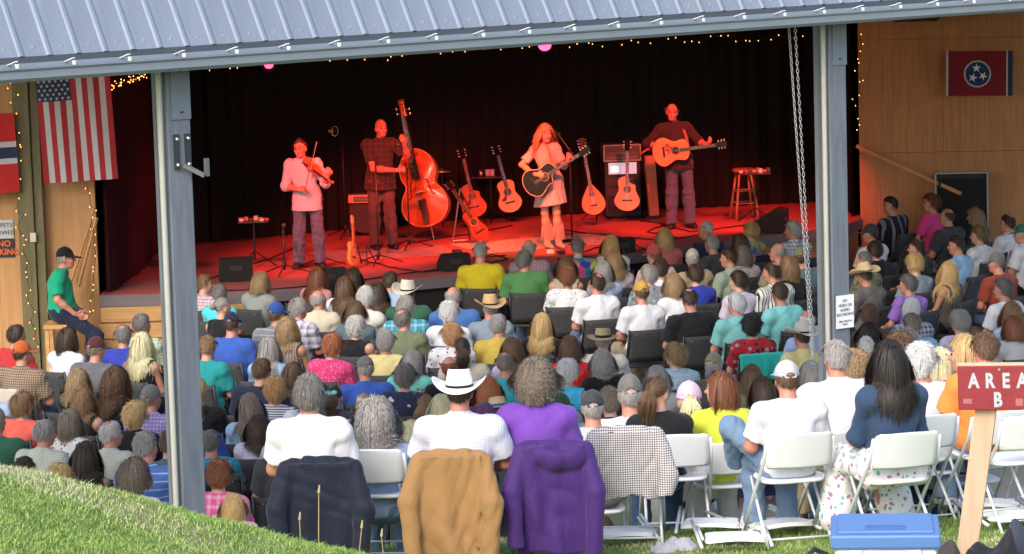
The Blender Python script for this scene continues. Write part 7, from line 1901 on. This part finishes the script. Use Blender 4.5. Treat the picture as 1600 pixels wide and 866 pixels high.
# grey hoodie dropped on the grass, shoes, and a red bag
def heap(name, p, r, m, label, cat, seed, lumps=7, amp=0.014, flat=0.55):
    """a garment dropped in a pile: a closed sheet thrown into sharp folds"""
    rgh = np.random.RandomState(seed); n = 64; u = np.linspace(-1, 1, n); U, Vv = np.meshgrid(u, u, indexing='ij')
    ang = np.arctan2(Vv, U); rad = np.sqrt(U**2+Vv**2); edge = 0.80+0.10*np.sin(3*ang+seed)+0.08*np.sin(5*ang+2*seed)
    t = np.clip(rad/edge, 0, 1); dome = (1-t**2.2)
    z = dome*(0.72+0.0*U)
    for k in range(4): cx_, cy_ = rgh.uniform(-0.45, 0.45, 2); z = z+dome*0.30*np.exp(-((U-cx_)**2+(Vv-cy_)**2)/0.07)*rgh.uniform(-0.6, 1)
    z = z*r[2]
    for k in range(9):
        a_ = rgh.uniform(0, math.pi); w_ = rgh.uniform(5, 13); ph = rgh.uniform(0, 6.28); wx = 1.3*np.sin(rgh.uniform(1.5, 4)*U+rgh.uniform(1.5, 4)*Vv+ph)
        v_ = np.abs(np.sin((U*math.cos(a_)+Vv*math.sin(a_))*w_*0.5+ph+wx)); mk = np.clip(0.3+np.sin(rgh.uniform(2, 5)*U+ph)*np.sin(rgh.uniform(2, 5)*Vv+ph*2), 0, 1)
        z = z+amp*1.6*(0.6-v_)*mk*(dome > 0.02)*np.clip(dome*3, 0, 1)
    z = np.where(t >= 1, -0.01, np.maximum(z, 0.012))
    sx_ = r[0]*1.25*U*(1+0.04*np.sin(9*Vv+seed)); sy_ = r[1]*1.25*Vv*(1+0.04*np.sin(8*U+seed))
    V_ = np.stack([sx_, sy_, z], 2).reshape(-1, 3); i_, j_ = np.meshgrid(np.arange(n-1), np.arange(n-1), indexing='ij'); q = (i_*n+j_).ravel()
    Fq_ = np.stack([q, q+n, q+n+1, q+1], 1); keep = (t.ravel()[Fq_] < 1).any(1)
    o = inst(name, np_mesh(name, V_, Fq_[keep], [m]), None, tuple(p)); tag(o, label, cat); return o
p = onlawn(1055, 858); heap('hoodie', p, (0.15, 0.10, 0.08), cloth('grey_hoodie', (0.36, 0.36, 0.42)), 'grey hoodie dropped in a heap on the lawn', 'hoodie', 3)
p = onlawn(1010, 800); heap('red_bag', p+Vector((0, -0.1, 0)), (0.11, 0.08, 0.24), cloth('red_bag_cloth', (0.50, 0.07, 0.05), rough=0.6), 'red cloth bag standing under the gingham shirt chair', 'bag', 6, amp=0.006)
p = onlawn(1478, 798)
for k in range(2):
    o = inst('boot', SHOE, None, tuple(p+Vector((0.12*k, 0.05*k, 0.0))), (0, 0, 0.5+0.4*k), 1.15, MATS['shoe_dark']); tag(o, ('dark boot lying on the grass near the orange t-shirt', 'second dark boot beside it with its toe turned away')[k], 'boot')

# ------------------------------------------------------------------ foreground: area sign, cooler, heap of jackets
YS = 12.9
a, b_, c = at(1497, 572, YS), at(1497, 641, YS), at(1622, 562, YS)
sx, sz = (at(1560, 605, YS)).x, at(1560, 605, YS).z
sgn = empty('area_sign', (sx, YS, lz(sx, YS)), 0, 'dark red wooden AREA B sign on a pale post', 'sign')
bw = c.x-a.x; bh = a.z-b_.z; ctr = Vector((0, 0, sz-sgn.location.z)); TY = rotM('Y', R(-1.0))
REDP = wood('red_sign_paint', (0.20, 0.013, 0.022), (0.28, 0.025, 0.038), 'x', 1.2, 0.5)
MB().box(ctr, (bw, 0.036, bh), TY @ rotM('Z', R(-14)), bev=0.003).build('board', REDP, sgn)
MB().box(ctr+Vector((0, 0.004, bh/2+0.004)), (bw, 0.034, 0.008), TY @ rotM('Z', R(-14))).build('board_top_edge', wood('raw_edge', (0.55, 0.38, 0.24), (0.7, 0.52, 0.36), 'x'), sgn)
LET = mat('silver_stencil_paint', (0.42, 0.44, 0.48), 0.5, var=0.25, nscale=40, bstr=0)
MT = (TY @ rotM('Z', R(-14)))
def sign_letter(ch, u, w_, size):
    p = ctr+MT @ Vector((u, -0.0195, w_)); o = lettering(ch, size, LET, sgn, tuple(p), tuple((MT @ rotM('X', math.pi/2)).to_euler()), offset=0.003, extrude=0.0008); o.scale = (0.82, 1.1, 1); return o
for k, chh in enumerate('AREA'): sign_letter(chh, -0.098+0.0655*k, 0.027, 0.075)
sign_letter('B', -0.002, -0.052, 0.075)
for (u, w_, d1, d2) in ((-0.125, -0.055, 0.035, 0.02), (0.085, -0.06, 0.03, 0.03)):   # faded old paint marks
    q = MB().box((0, 0, 0), (d1, 0.0012, d2), bev=0.0004).build('paint_smudge', mat('faded_red', (0.36, 0.12, 0.13), 0.7), sgn); q.location = ctr+MT @ Vector((u, -0.0188, w_)); q.rotation_euler = MT.to_euler()
ptop, pbot = at(1540, 645, YS+0.055), at(1506, 900, YS+0.055)
dv = ptop-pbot; dv = dv*(1+0.14/dv.length); mid = pbot+dv/2
PPOST = wood('pale_sign_post', (0.46, 0.29, 0.185), (0.60, 0.42, 0.30), 'z', 1.2)
MB().box(mid-sgn.location, (0.086, 0.04, dv.length), rotM('Y', math.atan2(dv.x, dv.z)) @ rotM('Z', R(-14)), bev=0.003).build('post', PPOST, sgn)
for k in (-0.075, 0.075): MB().lathe([(0.006, 0), (0.005, 0.003)], 8, tuple(ctr+Vector((0.0, -0.022, k))), rotM('X', R(90))).build('screw', BOLT, sgn)
# cooler
cl = at(1385, 823, 13.0); gz0 = lz(cl.x, 13.0); ctop = cl.z
coo = empty('cooler', (cl.x, 13.05, gz0), R(-6), 'blue-lidded white cooler in the foreground', 'cooler')
h = ctop-gz0
MB().box((0, 0, (h-0.06)/2), (0.42, 0.40, h-0.06), bev=0.02).build('body', mat('cooler_white', (0.72, 0.74, 0.78), 0.35, var=0.04), coo, angle=40)
MB().box((0, 0, h-0.032), (0.45, 0.43, 0.06), bev=0.010).build('lid', mat('cooler_blue', (0.09, 0.20, 0.46), 0.42, var=0.06), coo)
MB().box((0, 0, h+0.003), (0.39, 0.37, 0.012), bev=0.004).build('lid_panel', mat('cooler_blue', (0.09, 0.20, 0.46), 0.42), coo)
MB().box((0, -0.12, h+0.011), (0.16, 0.05, 0.010), bev=0.003).build('lid_grip', mat('cooler_blue_dark', (0.035, 0.10, 0.32), 0.42), coo)
MB().tube([(-0.215, -0.19, h-0.10), (-0.29, -0.25, h-0.05), (-0.34, -0.27, h-0.09), (-0.355, -0.28, h-0.30)], 0.011, 8).build('handle', mat('black_handle', (0.02, 0.02, 0.02), 0.4), coo, True)
for s in (-1, 1): MB().box((s*0.12, -0.209, h-0.09), (0.05, 0.014, 0.05), bev=0.004).build('latch', mat('cooler_white', (0.7, 0.7, 0.7), 0.4), coo)
for k, (px, py, Y, r, col, lab, sd_) in enumerate(((1545, 826, 12.45, (0.19, 0.13, 0.20), (0.02, 0.022, 0.028), 'heap of black and dark grey jackets beside the cooler', 4), (1592, 812, 12.6, (0.15, 0.15, 0.24), (0.045, 0.055, 0.085), 'slate blue jacket piled at the sign post foot', 8), (1478, 850, 12.3, (0.14, 0.12, 0.16), (0.055, 0.05, 0.05), 'brown-grey jacket crumpled against the cooler', 13))):
    p = at(px, py, Y); g = lz(p.x, Y); hgt = max(0.12, p.z-g+0.02); heap('dark_jacket', (p.x, Y, g), (r[0], r[1], hgt*1.12), cloth('heap_%d' % k, col, rough=0.7), lab, 'jacket', sd_, 9, 0.030)

# ================================================================== PERFORMERS
def stand_fig(px, py, s, P, **kw):
    """joints given in metres right of / towards the camera from / above the feet"""
    o = onz(px, py, SZ+0.012)
    J = {k: (v[0], -v[1], v[2]) for k, v in P.items()}; J.update(kw); return o, J
def perform(o, J, label, skin, shirt, slv, trou, hair, hc, hem=-0.10, collar=True, shoes=True, seed=1, hands=None):
    b = inst('person', body_mesh(J, 0.008), None, tuple(o), m=SKINS[skin]); tag(b, label, 'person', 'band on the stage')
    if shirt: inst('shirt', shirt_mesh(J, slv, 0.0105, 0.015, seed, collar, 0.006, hem), b, m=shirt)
    if trou: inst('trousers', trouser_mesh(J, 0.011, 0.014, seed+1, 0.006), b, m=trou)
    if hair: dress_head(b, J, hair, hc)
    if shoes:
        for s in '01':
            t, a = np.array(J['to'+s]), np.array(J['an'+s]); yaw = math.atan2(-(t-a)[0], (t-a)[1]); inst('shoe', SHOE, b, (a[0], a[1], -0.005), (0, 0, yaw), 1.12, m=MATS['shoe_dark'])
    return b
PI = math.pi
for nm, c in (('stage_pale', (0.52, 0.52, 0.62)), ('stage_dark', (0.05, 0.028, 0.03)), ('stage_jeans', (0.11, 0.13, 0.20)), ('stage_brown', (0.10, 0.07, 0.07))): cloth(nm, c)
PLAIDD = cloth('stage_plaid', (0.04, 0.028, 0.028), 'plaid', (0.075, 0.045, 0.04), 0.7)
# fiddler
o, J = stand_fig(485, 418, 118, dict(pel=(-0.01, 0, 0.93), che=(-0.04, 0.0, 1.24), nk=(-0.05, 0.0, 1.43), head=(-0.075, 0.05, 1.585), sh0=(0.135, 0.02, 1.375), sh1=(-0.225, 0.0, 1.375), el0=(0.25, 0.20, 1.14), wr0=(0.29, 0.38, 1.24), ha0=(0.31, 0.41, 1.30),
    el1=(-0.29, 0.04, 1.10), wr1=(-0.10, 0.24, 1.07), ha1=(-0.02, 0.27, 1.06), hip0=(0.09, 0, 0.90), hip1=(-0.10, 0, 0.90), kn0=(0.12, 0.03, 0.49), kn1=(-0.13, 0.03, 0.49), an0=(0.13, -0.02, 0.09), an1=(-0.15, -0.02, 0.09), to0=(0.19, 0.13, 0.035), to1=(-0.20, 0.13, 0.035)), yaw=PI-0.25, roll=0.12, tyaw=-0.15, curl=0.9)
fid = perform(o, J, 'fiddler standing at a microphone in a pale untucked shirt and jeans', 'ruddy', MATS['stage_pale'], 'r', MATS['stage_jeans'], 'buzz', 'brown', -0.16)
def violin(p0, p1, label):
    e = empty('fiddle', tuple(p0), 0, label, 'fiddle'); d = (Vector(p1)-Vector(p0)); q = Vector((0, 0, 1)).rotation_difference(d.normalized())
    roll_ = q.to_matrix() @ rotM('Z', R(-18)); e.rotation_euler = roll_.to_euler()
    o_ = [(x*0.104, z*0.355) for x, z in outline(VIOL, 40)]
    MB().poly(o_, -0.014, 0.018).build('ribs', REDW, e, angle=50); plate(MB(), [(x*1.04, 0.177+(z-0.177)*1.02) for x, z in o_], -0.014, 0.015).build('belly', REDW, e, True); plate(MB(), [(x*1.04, 0.177+(z-0.177)*1.02) for x, z in o_], 0.018, 0.012, 1).build('back', REDW, e, True)
    MB().box((0, -0.036, 0.36), (0.024, 0.008, 0.27)).build('fingerboard', DARKW, e); MB().tube([(0, -0.012, 0.34), (0, -0.018, 0.50)], 0.013, 7).build('neck', NECKW, e, True)
    MB().box((0, -0.018, 0.535), (0.024, 0.022, 0.07), bev=0.004).build('pegbox', REDW, e); MB().lathe([(0.006, -0.015), (0.018, -0.012), (0.018, 0.012), (0.006, 0.015)], 10, (0, -0.012, 0.58), rotM('Y', R(90))).build('scroll', REDW, e, True)
    for k in range(4): MB().box(((-1)**k*0.028, -0.018, 0.515+0.014*k), (0.03, 0.006, 0.010)).build('tuning_peg', DARKW, e)
    MB().box((0, -0.038, 0.16), (0.04, 0.028, 0.005)).build('bridge', SPRUCE, e); MB().poly([(-0.008, 0.01), (0.008, 0.01), (0.02, 0.12), (-0.02, 0.12)], -0.038, -0.032).build('tailpiece', DARKW, e)
    for s in (-1, 1): MB().tube([(s*0.03, -0.030, 0.21), (s*0.038, -0.029, 0.17), (s*0.05, -0.027, 0.13)], 0.003, 5).build('f_hole', DARKW, e)
violin(o+Vector((-0.035, -0.10, 1.435)), o+Vector((0.47, -0.50, 1.11)), 'red-brown fiddle held under the chin')
bw_ = empty('fiddle_bow', tuple(o+Vector((0.0, -0.31, 1.06))), 0, 'thin dark fiddle bow in the lowered hand', 'bow')
MB().tube([(-0.02, 0, -0.02), (0.06, -0.03, 0.30), (0.16, -0.06, 0.66)], 0.005, 6).build('stick', DARKW, bw_); MB().tube([(-0.005, -0.01, 0.0), (0.17, -0.07, 0.645)], 0.0025, 4).build('bow_hair', mat('bow_hair', (0.6, 0.55, 0.45), 0.6), bw_); MB().box((-0.01, -0.005, 0.0), (0.02, 0.014, 0.04)).build('frog', DARKW, bw_)
# bass player
o, J = stand_fig(600, 389, 112.5, dict(pel=(-0.02, 0, 0.97), che=(-0.01, 0.0, 1.31), nk=(0.0, 0.02, 1.51), head=(0.02, 0.06, 1.68), sh0=(0.175, 0.02, 1.46), sh1=(-0.185, 0.02, 1.45), el0=(0.37, 0.06, 1.31), wr0=(0.335, 0.24, 1.47), ha0=(0.325, 0.30, 1.535),
    el1=(-0.10, 0.20, 1.14), wr1=(0.22, 0.42, 1.13), ha1=(0.32, 0.45, 1.14), hip0=(0.08, 0, 0.94), hip1=(-0.11, 0, 0.94), kn0=(0.10, 0.04, 0.51), kn1=(-0.12, 0.03, 0.51), an0=(0.12, -0.02, 0.09), an1=(-0.13, -0.01, 0.09), to0=(0.19, 0.12, 0.035), to1=(-0.07, 0.14, 0.035)), yaw=PI+0.45, tyaw=0.2, w=1.08, g=1.15, curl=0.8)
perform(o, J, 'bald bass player in a dark plaid shirt behind the double bass', 'ruddy', PLAIDD, 's', MATS['stage_brown'], None, None, -0.14, seed=3)
# singer
o, J = stand_fig(862, 388, 114, dict(pel=(0.0, 0, 0.94), che=(-0.03, 0.0, 1.24), nk=(-0.05, 0.0, 1.42), head=(-0.045, 0.05, 1.575), sh0=(0.10, 0.02, 1.365), sh1=(-0.205, 0.0, 1.355), el0=(0.20, 0.14, 1.13), wr0=(0.245, 0.30, 1.22), ha0=(0.265, 0.315, 1.275),
    el1=(-0.385, 0.06, 1.17), wr1=(-0.20, 0.27, 1.05), ha1=(-0.12, 0.29, 1.035), hip0=(0.085, 0, 0.90), hip1=(-0.085, 0, 0.90), kn0=(0.08, 0.03, 0.50), kn1=(-0.08, 0.03, 0.50), an0=(0.10, -0.02, 0.09), an1=(-0.055, -0.02, 0.09), to0=(0.17, 0.11, 0.035), to1=(0.02, 0.13, 0.035)), yaw=PI-0.15+0.6, tyaw=0.1, w=0.86, g=0.88, bust=False, hipw=0.95, armr=0.85, lw=0.92, curl=0.8)
sg_ = perform(o, J, 'singer in a pale knee-length dress and fringed boots with a black guitar', 'fair', cloth('pale_lace', (0.60, 0.42, 0.38), 'check', (0.68, 0.52, 0.46), 0.3), 's', None, 'wavy', 'blonde', -0.02, False, False, 5)
S = Sculpt((-0.36, -0.32, 0.52), (0.36, 0.32, 1.12), 0.011, 0.05); S.ell((0, 0, 0.96), (0.155, 0.12, 0.12)); S.cone((0, 0, 0.92), (0, 0, 0.50), 0.165, 0.235, flat=(1, 1.25, 1)); S.wrinkle(0.012, 7, (0.07, 0.18), 9, (1, 1, 0.12)); S.half((0, 0, 0.60), (0.12, 0, -1))
inst('skirt', S.mesh('skirt', MATS['cloth_white']), sg_, m=cloth('lace_skirt', (0.55, 0.45, 0.44), 'floral', (0.66, 0.56, 0.54), 0.5, c3=(0.46, 0.36, 0.36)))
S = Sculpt((-0.14, -0.2, -0.01), (0.14, 0.24, 0.45), 0.009, 0.03); S.cone((0, 0, 0.09), (0, -0.01, 0.36), 0.048, 0.066); S.cone((0, -0.02, 0.045), (0, 0.13, 0.03), 0.042, 0.030); S.half((0, 0, 0), (0, 0, -1)); S.half((0, 0, 0.37), (0, 0, 1)); bootm = S.mesh('boot', cloth('pink_suede', (0.52, 0.34, 0.30)))
fr_ = MB(); rgf = random.Random(5)
for k in range(34):
    a = 2*math.pi*k/34; x, y = 0.067*math.cos(a), 0.067*math.sin(a); fr_.tube([(x, y, 0.34), (x*1.12, y*1.12, 0.25), (x*1.18+rgf.uniform(-.01, .01), y*1.18, 0.14+rgf.uniform(-.03, .03))], 0.004, 4)
frm = fr_.mesh('fringe', cloth('pink_suede', (0.52, 0.34, 0.30)))
for s in '01':
    a, t = np.array(J['an'+s]), np.array(J['to'+s]); yaw = math.atan2(-(t-a)[0], (t-a)[1]); bo = inst('boot', bootm, sg_, (a[0], a[1], 0.0), (0, 0, yaw)); inst('fringe', frm, bo)
gt = guitar('black_guitar', 'black cutaway guitar held by the singer', BLKL, BLKL, 0.50, 0.20, cut=0.74, binding=mat('cream_binding', (0.6, 0.45, 0.32), 0.4), pick=False)
dr = Vector((math.cos(R(31)), 0, math.sin(R(31)))); place(gt, o+Vector((-0.14, -0.225, 0.975))-dr*0.235, lean(59, -6, 6))
def strap(pts, label, m):
    q = [Vector(p) for p in pts]; b = MB(); vs = []
    for p in q: vs += [p+Vector((-0.022, 0.0, 0.006)), p+Vector((0.022, 0.0, -0.006))]
    b.add(vs, [(2*i, 2*i+1, 2*i+3, 2*i+2) for i in range(len(q)-1)]); o_ = b.build('guitar_strap', m, None, True); tag(o_, label, 'strap'); return o_
strap([o+Vector(v) for v in ((-0.03, -0.085, 1.43), (0.0, -0.125, 1.36), (0.02, -0.145, 1.25), (0.06, -0.18, 1.14))], 'tan guitar strap across the chest of the singer', mat('leather', (0.4, 0.2, 0.08), 0.6))
# standing guitarist
o, J = stand_fig(1066, 356, 109, dict(pel=(-0.03, 0, 0.97), che=(-0.07, 0.0, 1.30), nk=(-0.095, 0.0, 1.50), head=(-0.115, 0.05, 1.665), sh0=(0.10, 0.02, 1.44), sh1=(-0.285, 0.0, 1.43), el0=(0.27, 0.06, 1.24), wr0=(0.355, 0.24, 1.215), ha0=(0.40, 0.275, 1.25),
    el1=(-0.47, 0.02, 1.23), wr1=(-0.27, 0.25, 1.19), ha1=(-0.19, 0.285, 1.165), hip0=(0.07, 0, 0.93), hip1=(-0.13, 0, 0.93), kn0=(0.10, 0.03, 0.51), kn1=(-0.14, 0.03, 0.51), an0=(0.12, -0.02, 0.09), an1=(-0.15, -0.02, 0.09), to0=(0.20, 0.12, 0.035), to1=(-0.17, 0.14, 0.035)), yaw=PI-0.3+0.3, roll=-0.12, w=1.05, g=1.05, curl=0.8)
perform(o, J, 'standing guitarist in a dark shirt and jeans with an orange guitar', 'ruddy', MATS['stage_dark'], 'r', MATS['stage_jeans'], 'bald', 'salt', -0.12, seed=8)
gt = guitar('orange_jumbo_guitar', 'large orange acoustic guitar held by the standing guitarist', varnish('amber_top', (0.60, 0.27, 0.09), (0.76, 0.38, 0.14)), MAHO, 0.53, 0.215, 0.12)
dr = Vector((math.cos(R(6)), 0, math.sin(R(6)))); place(gt, o+Vector((-0.165, -0.22, 1.135))-dr*0.25, lean(84, -6, 6))
strap([o+Vector(v) for v in ((0.02, -0.06, 1.50), (0.05, -0.11, 1.42), (0.085, -0.14, 1.30), (0.10, -0.19, 1.18))], 'brown guitar strap over the shoulder of the standing guitarist', mat('leather2', (0.26, 0.10, 0.05), 0.6))

# person in emerald shirt leaning on the timber column
v = at(98, 384, 39.55); bx = v.x
J = dict(pel=(-0.04, 0, 0.80), che=(-0.06, 0, 1.10), nk=(-0.03, 0, 1.285), head=(0.03, 0.0, 1.435), sh0=(-0.05, -0.17, 1.235), sh1=(-0.05, 0.17, 1.235), el0=(-0.06, -0.22, 0.97), wr0=(0.13, -0.19, 0.80), ha0=(0.21, -0.16, 0.765), el1=(-0.04, 0.22, 0.97), wr1=(0.14, 0.16, 0.80), ha1=(0.21, 0.13, 0.78),
         hip0=(0.0, -0.09, 0.78), hip1=(0.0, 0.09, 0.78), kn0=(0.38, -0.12, 0.52), kn1=(0.30, 0.10, 0.50), an0=(0.36, -0.12, 0.09), an1=(0.26, 0.10, 0.09), to0=(0.49, -0.13, 0.035), to1=(0.39, 0.11, 0.035), yaw=-PI/2, pitch=0.0, tyaw=-PI/2, w=1.0, g=1.25, curl=0.4)
b = inst('person', body_mesh(J, 0.0105), None, (bx, 39.55, 0.0), scale=1.04, m=SKINS['ruddy']); tag(b, 'person in an emerald shirt and black cap leaning on the timber column', 'person')
inst('shirt', shirt_mesh(J, 's', 0.0115, 0.015, 4, True, 0.006, 0.0), b, m=shirtm('emerald')); inst('trousers', trouser_mesh(J, 0.012, 0.014, 5, 0.005), b, m=cloth('dark_jeans', (0.018, 0.025, 0.055)))
dress_head(b, J, 'short', 'grey', 'cap', MATS['cloth_black'])
for s in '01': inst('shoe', SHOE, b, (J['an'+s][0], J['an'+s][1], 0), (0, 0, -PI/2))
gl = MB()
for s in (-1, 1): gl.tube([(0.03+0.105*1, s*0.012, 1.45), (0.03+0.09, s*0.06, 1.45), (0.03, s*0.08, 1.455)], 0.003, 4)
gl.build('glasses', STEELB, b)
lg = empty('wooden_ledge', (bx-0.12, 39.6, 0), 0, 'narrow wooden ledge under the person in emerald', 'ledge')
MB().box((0, 0.05, 0.66), (0.30, 0.5, 0.05), bev=0.006).build('plank', STEPW, lg)
for sx in (-0.11, 0.11):
    for sy in (-0.15, 0.22): MB().box((sx, sy, 0.318), (0.05, 0.05, 0.635)).build('leg', STEPW, lg)
